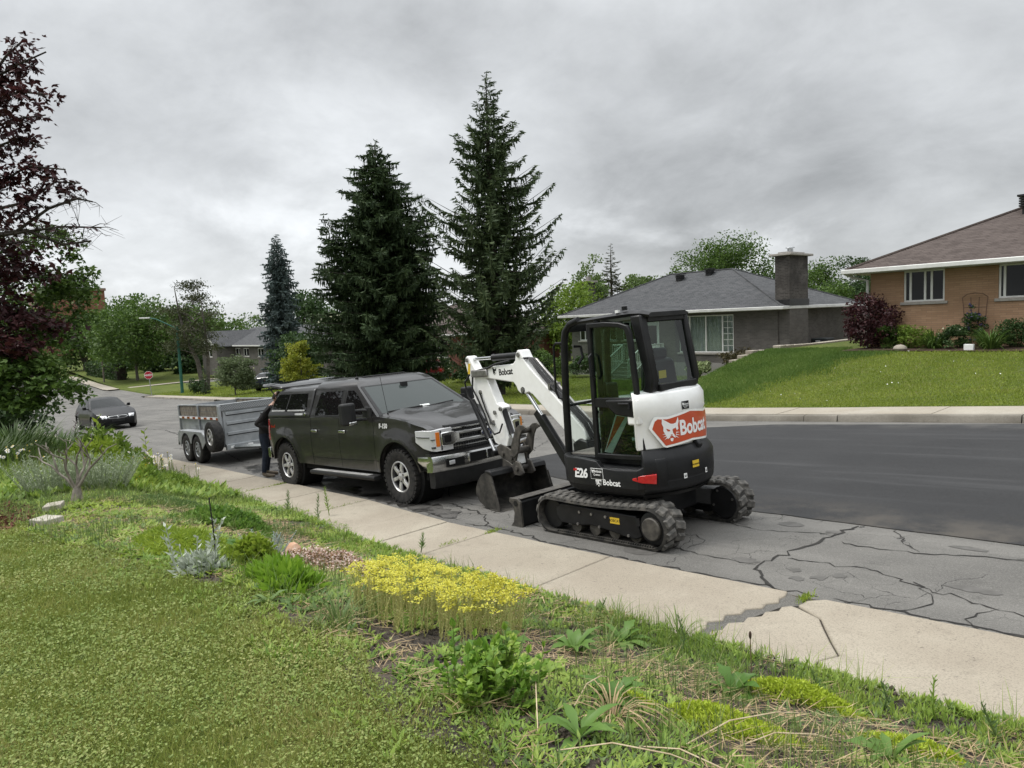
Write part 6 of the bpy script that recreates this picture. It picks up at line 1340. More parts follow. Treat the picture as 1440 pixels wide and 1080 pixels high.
    for s_, w in ((-1, Vector((.235, -.18, 1.0))), (1, Vector((.57, .16, 1.14)))):
        fg = MB()
        for k in range(4): b = w + Vector((.02, s_ * (.027 - .018 * k), .0)); l = (.062, .074, .078, .064)[k]; fg.tube([b, b + Vector((l * .55, 0, .004)), b + Vector((l * .95, 0, -.02))], [.0095, .009, .007], 6)
        b = w + Vector((-.01, -s_ * .03, .01)); fg.tube([b, b + Vector((.03, -s_ * .022, .004)), b + Vector((.06, -s_ * .02, -.004))], [.011, .010, .008], 6); fg.build('fingers', mats[2], root)
person()

# ---------------- street furniture
M_GREENP = pbr('green_pole_paint', (.012, .085, .06), (.016, .10, .07), 4, .45)
lx, ly = -74.6, 22.6; lz = float(g_far(lx, ly)) - .1
lp = tag(empty('street_lamp', (lx, ly, lz)), 'dark green street lamp with long arm on the grass corner', 'street lamp')
MB().tube([(0, 0, 0), (0, 0, .6), (0, 0, 6.6)], [.17, .15, .12], 10).build('pole', M_GREENP, lp); MB().cyl((0, 0, 6.3), (0, 0, 6.75), .19).build('collar', M_GREENP, lp); MB().cyl((0, 0, -.1), (0, 0, .12), .28).build('base', M_FOUND, lp)
d = Vector((-.67, -.74, 0)); MB().tube([(0, 0, 6.5), (d.x * .9, d.y * .9, 7.0), (d.x * 2.0, d.y * 2.0, 7.55), (d.x * 2.7, d.y * 2.7, 7.7)], .055, 8).build('arm', M_GREENP, lp)
MB().loft([[(d.x * a + d.y * w, d.y * a - d.x * w, z), (d.x * a - d.y * w, d.y * a + d.x * w, z), (d.x * a - d.y * w, d.y * a + d.x * w, z + .13), (d.x * a + d.y * w, d.y * a - d.x * w, z + .13)] for a, w, z in ((2.6, .1, 7.64), (2.9, .18, 7.62), (3.6, .16, 7.64))]).build('lamp_head', pbr('lamp_head', (.62, .62, .6)), lp, bevel=.03)
sx, sy_ = -80.5, 21.2; szz = float(g_far(sx, sy_)) - .05; fdir = Vector((.93, -.37, 0)).normalized()
ss_ = tag(empty('stop_sign', (sx, sy_, szz), math.atan2(fdir.y, fdir.x)), 'red octagonal stop sign on a slightly tilted grey post', 'stop sign')
MB().tube([(0, .16, -.2), (0, 0, 2.5)], .035, 6).build('post', M_GALV, ss_)
oc = [(.43 * math.cos(R(22.5 + 45 * k)), 2.17 + .43 * math.sin(R(22.5 + 45 * k))) for k in range(8)]
pl_ = MB().prism(oc, 'x', .04, .055).build('sign_plate', M_INKW, ss_); MB().prism([(a * .93, 2.17 + (b - 2.17) * .93) for a, b in oc], 'x', .0555, .058).build('sign_face', pbr('sign_red', (.42, .012, .03), None, 1, .4), ss_)
V, T = text_mesh('ARRÊT', .27, .008, 0, .95); decal_quads('lettering', lambda u, v: (.0595, u, 2.08 + v), V, T, M_INKW, pl_)
up = tag(empty('utility_pole', (-108.5, 23.0, -4.3)), 'thin grey pole standing against the far dark hedge', 'pole'); MB().cyl((0, 0, 0), (0, 0, 5.5), .11).build('pole', M_BOARD, up)
fn = tag(empty('board_fence', (0, 0, 0)), 'weathered board fence beside the grey gabled house', 'fence')
for k in range(22): x = -106.5 + k * .22; MB().box(x, x + .2, 36.0, 36.04, -4.1, -2.3 + .05 * (k % 3)).build('board', M_BOARD, fn)
MB().box(-106.5, -101.7, 36.041, 36.09, -2.8, -2.7).build('rail', M_BOARD, fn)
wi = MB()
for (a, b, s_) in (((-15.6, 38, 2.4), (-9.9, 27, 3.3), .35), ((-15.6, 38, 3.2), (-9.9, 27, 3.7), .2)):
    wi.tube([Vector(a).lerp(Vector(b), k / 10) - Vector((0, 0, s_ * math.sin(math.pi * k / 10))) for k in range(11)], .016, 4)
tag(wi.build('utility_wire', M_PLAST, None), 'thin service wires sagging between the two bungalows', 'wire')
# ------------------------------------------------------------------ trees and shrubs
def unit(a): return a / np.maximum(np.linalg.norm(a, axis=1, keepdims=True), 1e-9)
def cards(P, D, L, Wd, S=None, r=rng):
    """rhombic leaves: base points P, axes D, lengths L, widths Wd"""
    n = len(P); D = unit(D)
    if S is None: S = r.normal(size=(n, 3))
    S = unit(np.cross(D, S)); L = np.broadcast_to(L, n)[:, None]; Wd = np.broadcast_to(Wd, n)[:, None]
    m = P + D * L * .45; V = np.stack([P, m + S * Wd * .5, P + D * L, m - S * Wd * .5], 1).reshape(-1, 3)
    return V, np.arange(4 * n).reshape(n, 4)
def cat(parts):
    V = []; F = []; n = 0
    for v, f in parts: V.append(v); F.append(f + n); n += len(v)
    return np.concatenate(V), np.concatenate(F)
def bark(name, a, b): return pbr(name, a, b, 3, .95, bump=.6, bscale=14, bdist=.03)
M_BARK = bark('bark_grey', (.07, .06, .05), (.13, .115, .1)); M_BARKD = bark('bark_dark', (.03, .025, .02), (.06, .05, .042))
M_L = {
 'green': leaf('leaves_green', [(.026, .055, .011), (.055, .098, .018), (.095, .15, .03)], .3, .6),
 'dark': leaf('leaves_dark_green', [(.014, .032, .010), (.03, .058, .016), (.05, .085, .024)], .25, .6),
 'bright': leaf('leaves_bright_green', [(.07, .12, .015), (.11, .17, .022), (.16, .22, .035)], .4, .6),
 'light': leaf('leaves_light_green', [(.05, .085, .025), (.09, .135, .04), (.13, .18, .06)], .35, .6),
 'yellow': leaf('leaves_yellow_green', [(.10, .13, .012), (.17, .19, .02), (.24, .24, .03)], .4, .6),
 'purple': leaf('leaves_purple', [(.018, .007, .008), (.036, .012, .014), (.07, .022, .022)], .25, .55),
 'olive': leaf('needles_olive', [(.022, .03, .012), (.04, .048, .018), (.065, .068, .028)], .15, .7),
 'grey': leaf('leaves_grey_green', [(.06, .085, .035), (.09, .12, .055), (.13, .16, .08)], .3, .6),
 'spruce': leaf('needles_dark_spruce', [(.016, .030, .013), (.032, .054, .020), (.056, .082, .030)], .1, .7),
 'spruce2': leaf('needles_spruce', [(.022, .038, .016), (.042, .064, .025), (.075, .10, .04)], .1, .7),
 'blue': leaf('needles_blue_spruce', [(.04, .058, .055), (.07, .095, .09), (.125, .152, .145)], .1, .7),
 'cream': leaf('blossom_cream', [(.45, .45, .30), (.6, .6, .45), (.3, .34, .14)], .3, .6),
}
def limb(mb, a, b, r0, r1, r, sag=.1, n=5):
    a, b = Vector(a), Vector(b); L = (b - a).length; P = []
    for k in range(n + 1):
        t = k / n; p = a.lerp(b, t) + Vector((r.uniform(-1, 1), r.uniform(-1, 1), r.uniform(-.5, 1))) * L * .05 * (0 < k < n) + Vector((0, 0, L * sag * math.sin(math.pi * t))); P.append(p)
    mb.tube(P, [r0 + (r1 - r0) * k / n for k in range(n + 1)], 5)
def broadleaf(name, label, base, H, Rx, lo=.25, mat='green', leaf_n=3200, ls=.3, seed=1, group=None, Ry=None, clumps=60, barkm=None, cat_='tree', flat=.75, lean=(0, 0), trunk=True, extra=None):
    r = random.Random(seed); g = np.random.default_rng(seed); Ry = Ry or Rx
    root = tag(empty(name, base), label, cat_, group)
    c = np.array([lean[0], lean[1], H * (lo + 1) / 2]); rz = H * (1 - lo) / 2
    u = unit(g.normal(size=(clumps, 3))); rad = g.uniform(.45, 1.0, (clumps, 1)) ** .6
    wob = 1 + .18 * np.sin(u[:, :1] * 5 + seed) + .14 * np.sin(u[:, 1:2] * 7 + seed * 2) + g.normal(0, .06, (clumps, 1))
    C = c + u * rad * wob * np.array([Rx, Ry, rz]) * .86
    C[:, 2] = np.maximum(C[:, 2], H * lo * .8)
    per = leaf_n // clumps; cr = g.uniform(.16, .30, clumps) * min(Rx, rz * 1.2)
    P = np.repeat(C, per, 0) + np.clip(g.normal(size=(clumps * per, 3)), -1.45, 1.45) * np.repeat(cr, per)[:, None] * np.array([1, 1, flat]) * .75
    D = g.normal(size=P.shape) + np.array([0, 0, -.25]) + unit(P - c) * .6
    k = g.uniform(.6, 1.3, len(P)) * ls
    V, F = cards(P - unit(D) * k[:, None] * .5, D, k, k * g.uniform(.5, .8, len(P)), None, g)
    if trunk:
        mb = MB(); tr_ = max(.03, H * .018)
        mb.tube([(0, 0, -.25), (0, 0, H * .06), (lean[0] * .4 + r.uniform(-.1, .1), lean[1] * .4, H * lo), (lean[0] * .8, lean[1] * .8, H * (lo + .35)), (lean[0], lean[1], H * .86)], [tr_ * 1.3, tr_, tr_ * .85, tr_ * .5, tr_ * .12], 8)
        for i in range(min(clumps, 16)):
            t = C[i]; z0 = H * (lo * .8 + r.random() * .35); f = z0 / H; limb(mb, (lean[0] * f, lean[1] * f, z0), t, tr_ * .4, tr_ * .08, r)
        mb.build('trunk', barkm or M_BARK, root, smooth=60)
    npmesh('crown', V, F, M_L[mat] if isinstance(mat, str) else mat, root)
    if extra is not None:
        m_, n_, s_ = extra; idx = g.integers(0, clumps, n_); Q = C[idx] + g.normal(size=(n_, 3)) * cr[idx][:, None] * .7; Q[:, 2] += cr[idx] * .6
        v, f = cards(Q, g.normal(size=Q.shape) * .4 + np.array([0, 0, .5]), s_, s_, None, g); npmesh('blossom', v, f, m_, root)
    return root
def conifer(name, label, base, H, rprof, mat, seed, nb=160, spray=.34, droop=-.1, tip=.3, hang=.5, dens=1.0, lo=.06, group=None, core=1.0, sw=.22, barkm=None, tops=()):
    """rprof(f): crown radius at height fraction f from the top (0) to the foot (1)"""
    r = random.Random(seed); g = np.random.default_rng(seed); root = tag(empty(name, base), label, 'tree', group)
    mb = MB(); rt = H * .014 + .03; mb.tube([(0, 0, -.3), (0, 0, H * .3), (r.uniform(-.06, .06), r.uniform(-.06, .06), H * .7), (0, 0, H * .985)], [rt * 1.2, rt, rt * .5, .012], 8)
    axes = [((0, 0), H, 1.0)] + list(tops); PP = []; DD = []; LL = []
    for ti, (off, Ht, k) in enumerate(axes):
        if ti: limb(mb, (0, 0, Ht * .35), (off[0], off[1], Ht * .97), rt * .5, .015, r, 0)
        n = int(nb * k)
        for i in range(n):
            f = (i + r.random()) / n; f = f ** .82; z = Ht * (1 - f * (1 - lo)); az = i * 2.39996 + r.uniform(-.5, .5); L = rprof(f) * r.uniform(.5, 1.18) * (1 if ti == 0 else .62)
            if f > .9: L *= r.uniform(.5, 1)
            m = max(4, int(L / .16)); d = Vector((math.cos(az), math.sin(az), 0)); sx_ = off[0] * min(1, z / Ht) if ti else 0; sy__ = off[1] * min(1, z / Ht) if ti else 0
            pts = []
            for q in range(m + 1):
                t = q / m; pts.append(Vector((sx_, sy__, z)) + d * (L * t) + Vector((0, 0, L * (droop * t * (2 - t) + tip * t ** 2.4) + r.uniform(-.02, .02))))
            if L > .35: mb.tube([pts[0], pts[m // 2], pts[-1]], [.012 + L * .008, .008 + L * .004, .004], 4, cap=False)
            t0 = .12 if core > .5 else .25
            ns = max(3, int(L / .085 * dens)); side = Vector((-d.y, d.x, 0))
            for q in range(ns):
                t = t0 + (1 - t0) * (q + r.random()) / ns; a = t * m; j = min(m - 1, int(a)); p = pts[j].lerp(pts[j + 1], a - j); sl = spray * (1.15 - .55 * t) * min(1, .45 + L * .5)
                for s_ in (-1, 1):
                    dv = d * r.uniform(.35, .9) + side * s_ * r.uniform(.5, 1.0) + Vector((0, 0, r.uniform(-.25, .2))); PP.append(p); DD.append(dv); LL.append(sl * r.uniform(.7, 1.2))
                for _ in range(1 if r.random() < hang else 0): PP.append(p); DD.append(d * r.uniform(-.1, .4) + side * r.uniform(-.4, .4) + Vector((0, 0, -1))); LL.append(sl * r.uniform(.7, 1.3))
                PP.append(p); DD.append(d + Vector((r.uniform(-.3, .3), r.uniform(-.3, .3), r.uniform(-.1, .5)))); LL.append(sl * r.uniform(.5, .9))
    mb.build('trunk', barkm or M_BARKD, root, smooth=60)
    P = np.array([tuple(p) for p in PP]); D = np.array([tuple(p) for p in DD]); L = np.array(LL)
    v1, f1 = cards(P, D, L, L * sw, None, g)
    # short side needles thicken every spray and roughen its edge
    D2 = unit(D) + g.normal(size=D.shape) * .55; P2 = P + unit(D) * L[:, None] * g.uniform(.15, .75, (len(P), 1)); v2, f2 = cards(P2, D2, L * .5, L * sw * .6, None, g)
    V, F = cat([(v1, f1), (v2, f2)]); npmesh('crown', V, F, M_L[mat], root); return root
I = lambda xs_, ys_: (lambda f: float(np.interp(f, xs_, ys_)))
conifer('spruce_tree', 'tallest spruce with open upswept branches behind the excavator boom', (-22.8, 19.6, -1.05), 13.25, I([0, .04, .1, .19, .28, .4, .52, .62, .76, .9, 1], [.12, .36, .66, 1.1, 1.6, 2.2, 2.7, 2.95, 3.1, 2.95, 2.3]), 'spruce2', 4, 205, .46, -.20, .46, .75, 1.1, .05, core=1, sw=.25)
conifer('spruce_tree', 'broad dark spruce with drooping boughs left of the tallest spruce', (-31.05, 19.3, -1.46), 12.6, I([0, .04, .1, .2, .3, .45, .65, .9, 1], [.15, .65, 1.25, 1.95, 2.5, 3.0, 3.4, 3.6, 3.0]), 'spruce', 9, 270, .5, -.26, .14, 1.0, 1.15, .02, sw=.26, tops=(((-1.9, -2.0), 9.2, .4), ((1.5, 1.7), 9.6, .4), ((.45, .4), 11.7, .25), ((-.5, -.5), 11.3, .25)))
conifer('blue_spruce', 'narrow blue spruce with hanging clumped boughs over the parked car', (-53.6, 24.0, -2.55), 12.0, I([0, .06, .2, .5, .8, 1], [.13, .5, 1.1, 1.55, 1.75, 1.65]), 'blue', 3, 250, .55, -.42, .05, 1.0, .8, .03, sw=.32)
conifer('spruce_tree', 'thin spruce top rising behind the grey bungalow', (-50.7, 60.2, -1.69), 11.6, I([0, .1, .4, 1], [.08, .5, 1.6, 2.4]), 'olive', 21, 120, .5, -.25, .3, .3, .8, .1, core=0)
conifer('young_conifer', 'small dark conifer beside the street lamp base', (-64.2, 21.4, -3.3), 2.3, I([0, .2, 1], [.05, .25, .7]), 'spruce', 5, 60, .35, -.1, .2, .3, .9, .02)
# pine with flat irregular pads of needles
def pine():
    r = random.Random(2); g = np.random.default_rng(2); root = tag(empty('pine_tree', (-74.6, 24.7, -3.73)), 'ragged olive pine with leaning trunk behind the street lamp', 'tree')
    mb = MB(); mb.tube([(0, 0, -.3), (-.3, -.3, 3), (-1.0, -1.1, 5.6), (-1.3, -1.4, 8), (-1.5, -1.6, 10.6)], [.26, .22, .17, .1, .03], 8); mb.tube([(.3, .3, -.2), (.45, .5, 3.4), (.5, .4, 6.4), (.4, .2, 9.4)], [.2, .17, .12, .03], 8)
    C = []
    for i in range(46):
        z = r.uniform(3.6, 10.7); w = (2.9 if z < 8 else 2.9 * (11.4 - z) / 3.4); a = r.uniform(0, 6.28); q = r.uniform(.25, 1) * w; c = (-.6 + math.cos(a) * q, -.6 + math.sin(a) * q, z + r.uniform(-.1, .3)); C.append(c); limb(mb, (-.6 if r.random() < .6 else .45, -.6 if r.random() < .6 else .4, z - .4), c, .05, .012, r, .08)
    mb.build('trunk', M_BARK, root, smooth=60); C = np.array(C); per = 130
    P = np.repeat(C, per, 0) + g.normal(size=(len(C) * per, 3)) * np.array([.55, .55, .2]); D = g.normal(size=P.shape) + np.array([0, 0, .5]); v, f = cards(P, D, g.uniform(.22, .4, len(P)), .09, None, g); npmesh('crown', v, f, M_L['olive'], root)
pine()
T = broadleaf
gf = lambda x, y: float(g_far(x, y))
T('shade_tree', 'large spreading green tree on the corner lawn behind the stop sign', (-106.4, 26.6, -4.16), 10.9, 6.0, .16, 'green', 14000, .36, 31, clumps=130)
T('maple_tree', 'darker green tree rising behind the corner tree and hedge', (-148.6, 36.5, -4.12), 13.4, 7.0, .15, 'green', 5000, .6, 32, clumps=70)
T('maple_tree', 'rounded green tree far behind the lamp head', (-138.3, 42.4, -4.12), 11.8, 6.2, .12, 'dark', 5000, .55, 33, clumps=70)
T('maple_tree', 'green tree at the far end of the street beside the maple leaves', (-143.3, 27.5, -4.2), 11.2, 5.6, .1, 'green', 5000, .55, 34, clumps=70)
T('maple_tree', 'dark rounded tree rising behind the grey gabled house', (-97.1, 47.5, -4.0), 11.6, 5.0, .15, 'dark', 5000, .5, 35, clumps=70)
T('oak_tree', 'dense green tree between the far tree and the pine', (-117, 38.5, -4.1), 11.0, 5.4, .12, 'green', 5500, .5, 36, clumps=70)
T('flowering_tree', 'small tree covered in cream blossom above the grey roof', (-86.5, 47.0, -3.6), 7.5, 2.6, .3, 'light', 2600, .35, 37, clumps=40, extra=(M_L['cream'], 700, .42))
T('street_tree', 'green tree at the left edge beyond the parked black sedan', (-128, 16.0, -4.3), 10.5, 5.0, .1, 'green', 4200, .5, 38, clumps=60)
T('willow_shrub', 'round grey green shrub on the lawn corner near the lamp', (-54.4, 20.3, -2.72), 3.2, 1.45, .08, 'grey', 5200, .17, 39, clumps=60, cat_='shrub')
T('round_bush', 'low dark bush beside the young conifer by the lamp', (-66.8, 21.6, -3.42), 1.5, .85, .05, 'dark', 1600, .16, 40, clumps=26, cat_='shrub')
T('garden_shrub', 'white flowered shrub in front of the grey gabled house', (-62.0, 24.0, -3.0), 1.7, 1.1, .05, 'grey', 1700, .16, 41, clumps=26, cat_='shrub', extra=(M_L['cream'], 160, .16))
T('lilac_bush', 'wide dark green bush right of the blue spruce', (-45.5, 21.6, -2.1), 4.2, 1.75, .06, 'dark', 6500, .2, 42, clumps=70, cat_='shrub')
T('golden_bush', 'yellow green bush at the left foot of the broad spruce', (-37.9, 17.9, -1.8), 3.5, 1.05, .05, 'yellow', 4200, .16, 43, clumps=46, cat_='shrub')
T('golden_bush', 'smaller yellow bush half hidden behind the raised truck hatch', (-41.0, 19.0, -2.0), 2.6, .9, .05, 'yellow', 2600, .15, 44, clumps=36, cat_='shrub')
T('golden_tree', 'bright yellow green tree right of the tallest spruce', (-35.2, 37.0, -1.0), 6.0, 2.3, .12, 'bright', 6500, .22, 45, clumps=60)
T('birch_tree', 'light green tree behind the small rear chimney', (-47.4, 53.0, -1.5), 9.4, 2.1, .15, 'light', 4200, .28, 46, clumps=50)
T('ash_tree', 'pale green tree behind the left roof slope of the grey bungalow', (-56.9, 73.0, -2.0), 10.0, 3.0, .12, 'light', 4000, .36, 47, clumps=50)
T('ash_tree', 'pale green tree behind the roof vents of the grey bungalow', (-52.4, 75.0, -1.8), 9.8, 3.2, .12, 'light', 4000, .36, 48, clumps=50)
T('maple_tree', 'big green tree standing above the ridge of the grey bungalow', (-30.4, 49.5, -1.1), 9.0, 3.7, .12, 'green', 26000, .17, 49, clumps=120)
for i, (x, y, H, Rx, lab) in enumerate(((-31.0, 59.0, 6.8, 2.6, 'dark tree peeping out left of the wide brick chimney'), (-28.2, 60.5, 7.2, 3.0, 'dark tree just right of the wide brick chimney'), (-25.0, 61.0, 7.2, 2.9, 'dark tree in the gap beside the tan brick house'), (-24.0, 52.0, 5.2, 2.6, 'lower green tree in the gap between the two bungalows'), (-20.0, 56.0, 5.8, 2.8, 'green tree behind the left corner of the tan brick house'))):
    T('back_garden_tree', lab, (x, y, -1.1), H, Rx, .04, 'green' if i % 2 else 'dark', 15000, .19, 50 + i, group='trees behind the bungalows', clumps=64)
# hedge
def hedge():
    g = np.random.default_rng(8); n = 9000; x = g.uniform(-128, -109.5, n); P = np.c_[x, 24.6 + .17 * (-109.5 - x) * 0 + g.uniform(0, 1.6, n), -4.25 + g.uniform(0, 2.6, n)]; v, f = cards(P, g.normal(size=(n, 3)), g.uniform(.18, .34, n), .2, None, g)
    h = tag(empty('hedge', (0, 0, 0)), 'clipped dark hedge along the far corner lawn', 'hedge'); npmesh('foliage', v, f, M_L['dark'], h); MB().box(-128, -109.6, 24.9, 26.0, -4.4, -1.8).build('stem', M_BARKD, h)
hedge()
# understory behind the far corner so that no bare lawn shows through
for i, (x, y, H, Rx, lab, m) in enumerate(((-122, 33, 6.2, 4.2, 'low tree behind the clipped dark hedge', 'dark'), (-131, 30, 5.6, 4.0, 'low tree behind the left end of the hedge', 'green'), (-112, 35, 5.6, 3.4, 'low dark tree behind the trunk of the corner tree', 'dark'), (-168, 40, 9, 6, 'distant tree on the skyline above the hedge', 'dark'), (-175, 55, 11, 8, 'distant wide tree on the skyline left of the pine', 'dark'), (-160, 62, 10, 8, 'distant wide tree on the skyline behind the pine', 'green'), (-128, 66, 10, 7, 'distant tree right of the blossom tree', 'green'), (-108, 62, 9, 6, 'distant tree behind the blue spruce', 'dark'), (-80, 55, 7.5, 4.5, 'tree behind the blue spruce and lilac bush', 'green'), (-64, 48, 6.5, 3.6, 'tree seen low behind the broad spruce', 'dark'), (-60, 38, 5, 3, 'small tree behind the lilac bush', 'green'))):
    T('far_tree', lab, (x, y, -4.2 if x < -95 else gf(x, y)), H, Rx, .04, m, 3600, .5 if x < -100 else .34, 70 + i, group='trees closing the far view', clumps=50)
# shrubs and bed plants by the houses
def tuft(name, label, base, n, L, w, mat, seed, spread=.15, arch=.6, cat_='plant', group=None, z_up=1.0, flowers=None):
    """clump of arching strap leaves, each a bent ribbon"""
    g = np.random.default_rng(seed); root = tag(empty(name, base), label, cat_, group)
    a = g.uniform(0, 2 * np.pi, n); tilt = np.abs(g.normal(0, .38, n)) + .1; l = L * g.uniform(.6, 1.1, n); P0 = np.c_[np.cos(a), np.sin(a), 0 * a] * g.uniform(0, spread, (n, 1)); d = np.c_[np.cos(a), np.sin(a)]
    V = []; seg = 5; s = np.c_[-np.sin(a), np.cos(a), 0 * a]
    for k in range(seg + 1):
        t = k / seg; ang = tilt + arch * t * g.uniform(.8, 1.2, n); h = l * t
        off = np.c_[d * (np.sin(tilt + arch * t * .5) * h)[:, None], np.cos(tilt + arch * t * .75) * h * z_up]; ww = (w * (1 - t ** 2) * .5 + .0008)[:, None] if isinstance(w, np.ndarray) else w * (1 - t ** 2.2) * .5 + .0008
        V += [P0 + off + s * ww, P0 + off - s * ww]
    V = np.stack(V, 1).reshape(-1, 3); b = (np.arange(n) * 2 * (seg + 1))[:, None]; F = np.concatenate([np.c_[b + 2 * k, b + 2 * k + 1, b + 2 * k + 3, b + 2 * k + 2] for k in range(seg)])
    npmesh('leaves', V, F, mat, root)
    return root
T('plum_shrub', 'dark purple leaved shrub at the corner of the tan brick house', (-9.5, 23.9, .65), 1.75, .95, .1, 'purple', 5200, .09, 90, clumps=70, cat_='shrub')
T('box_shrub', 'rounded green shrub right of the purple shrub', (-8.75, 23.8, .68), .75, .48, .03, 'green', 2600, .06, 91, clumps=40, cat_='shrub', trunk=False)
T('box_shrub', 'bright green low shrub under the tan house window', (-8.05, 23.7, .7), .72, .5, .03, 'bright', 2600, .06, 92, clumps=40, cat_='shrub', trunk=False)
M_STRAP = leaf('strap_leaves', [(.03, .06, .012), (.055, .10, .02), (.09, .14, .03)], .3, .5)
tuft('day_lily', 'arching strap leaved clump in the bed below the window', (-7.45, 23.5, .7), 150, 1.0, .03, M_STRAP, 93, .22, .9, group=None)
tuft('day_lily', 'arching strap leaved clump right of the flowering trellis', (-5.95, 23.2, .72), 170, 1.0, .03, M_STRAP, 94, .25, .9)
T('peony_bush', 'dark leafy bush with a few white flowers beside the trellis', (-6.95, 23.4, .7), .7, .45, .03, 'dark', 2200, .07, 95, clumps=36, cat_='shrub', trunk=False, extra=(M_L['cream'], 26, .06))
T('box_shrub', 'dark leafy shrub right of the second lily clump', (-5.5, 23.7, .72), .85, .5, .03, 'dark', 2600, .065, 96, clumps=40, cat_='shrub', trunk=False)
T('box_shrub', 'green shrub at the right end of the house bed', (-4.75, 23.4, .73), 1.0, .55, .03, 'dark', 2800, .07, 97, clumps=40, cat_='shrub', trunk=False)
T('clematis', 'blue flowered climber growing up the rusty wire trellis', (-6.65, 24.2, .7), 1.25, .30, .03, 'dark', 1900, .06, 98, clumps=40, cat_='plant', trunk=False, extra=(pbr('blue_petal', (.05, .04, .11), (.09, .07, .16), 20, .7), 90, .07))
tl = MB()
for x in (-.3, -.1, .1, .3): tl.tube([(x * .75, 0, 0), (x, 0, 1.25), (x * 1.1, 0, 1.5)], .012, 5)
tl.tube([(-.33, 0, 1.5), (-.2, 0, 1.6), (0, 0, 1.63), (.2, 0, 1.6), (.33, 0, 1.5)], .012, 5); tl.tube([(-.3, 0, 1.2), (.3, 0, 1.2)], .01, 5); tl.tube([(-.3, 0, .8), (.3, 0, .8)], .01, 5)
o = tag(tl.build('trellis', pbr('rusty_wire', (.10, .055, .035), None, 1, .8)), 'rusty fan shaped wire trellis against the tan brick wall', 'trellis'); o.location = (-6.65, 24.36, .7)
T('hosta', 'variegated white and green hosta below the bungalow window', (-19.4, 29.2, -1.0), .75, .6, .02, leaf('hosta_leaves', [(.08, .14, .03), (.30, .34, .18), (.06, .11, .025)], .3), 900, .2, 99, clumps=30, cat_='plant', trunk=False)
T('barberry', 'loose dark bronze shrub at the bungalow corner', (-17.3, 29.1, -1.0), 1.35, .8, .05, leaf('bronze_leaves', [(.03, .03, .014), (.06, .05, .022), (.09, .075, .035)], .25), 2600, .1, 100, clumps=46, cat_='shrub')
T('box_shrub', 'dark shrub beside the white porch railing', (-26.0, 28.4, -1.1), 1.1, .9, .03, 'dark', 2600, .12, 101, clumps=40, cat_='shrub', trunk=False)
T('low_shrub', 'green shrub left of the bungalow seen through the cab', (-28.2, 28.0, -1.15), 1.3, 1.0, .03, 'green', 2600, .13, 102, clumps=40, cat_='shrub', trunk=False)
T('hydrangea', 'pale flowered shrub in front of the red brick house', (-36.2, 26.3, -1.3), 1.2, .9, .03, 'green', 2600, .14, 103, clumps=40, cat_='shrub', trunk=False, extra=(M_L['cream'], 60, .14))
T('low_shrub', 'wide green shrub right of the red brick house window', (-31.8, 25.0, -1.25), 1.2, 1.3, .03, 'dark', 3000, .14, 104, clumps=46, cat_='shrub', trunk=False)
T('low_shrub', 'green shrub on the lawn behind the excavator boom', (-29.5, 28.5, -1.15), 1.5, 1.1, .03, 'green', 2600, .14, 105, clumps=40, cat_='shrub', trunk=False)
# garden bed rim stones, solar lamp and mulch island on the raised lawn
M_MULCH = pbr('dark_mulch', (.035, .022, .016), (.07, .045, .032), 30, .95, bump=.6, bscale=40)
kind(flat_sheet('garden_bed', [(-10, 23.0), (-8.5, 22.9), (-6, 22.5), (-3.5, 22.4), (-2, 22.6), (-2, 24.45), (-9.6, 24.45)], .03, M_MULCH, zf=g_far, sub=.4, jit=.05), 'structure')
kind(flat_sheet('mulch_island', [(-4.3, 19.6), (-3.6, 19.2), (-2.4, 19.1), (-1.6, 19.6), (-2, 20.6), (-3.4, 20.7)], .035, M_MULCH, zf=g_far, sub=.3, jit=.04), 'structure')
st = MB(); st.ball((0, 0, .08), (.22, .16, .14), 9, 6); st.xf(Matrix.Identity(4)); o = tag(st.build('boulder', M_STONE), 'pale boulder in the mulch island on the raised lawn', 'stone'); o.location = (-3.75, 20.0, gf(-3.75, 20) + .03)
st = MB(); st.ball((0, 0, .06), (.20, .15, .12), 9, 6); o = tag(st.build('boulder', M_STONE), 'grey boulder in the bed below the tan house window', 'stone'); o.location = (-8.2, 22.95, gf(-8.2, 22.95) + .02)
o = tag(MB().box(-.12, .12, -.06, .06, 0, .17).build('lantern', M_INKW, bevel=.01), 'small white box light in the flower bed', 'garden light'); o.location = (-6.35, 22.8, gf(-6.35, 22.8) + .02)
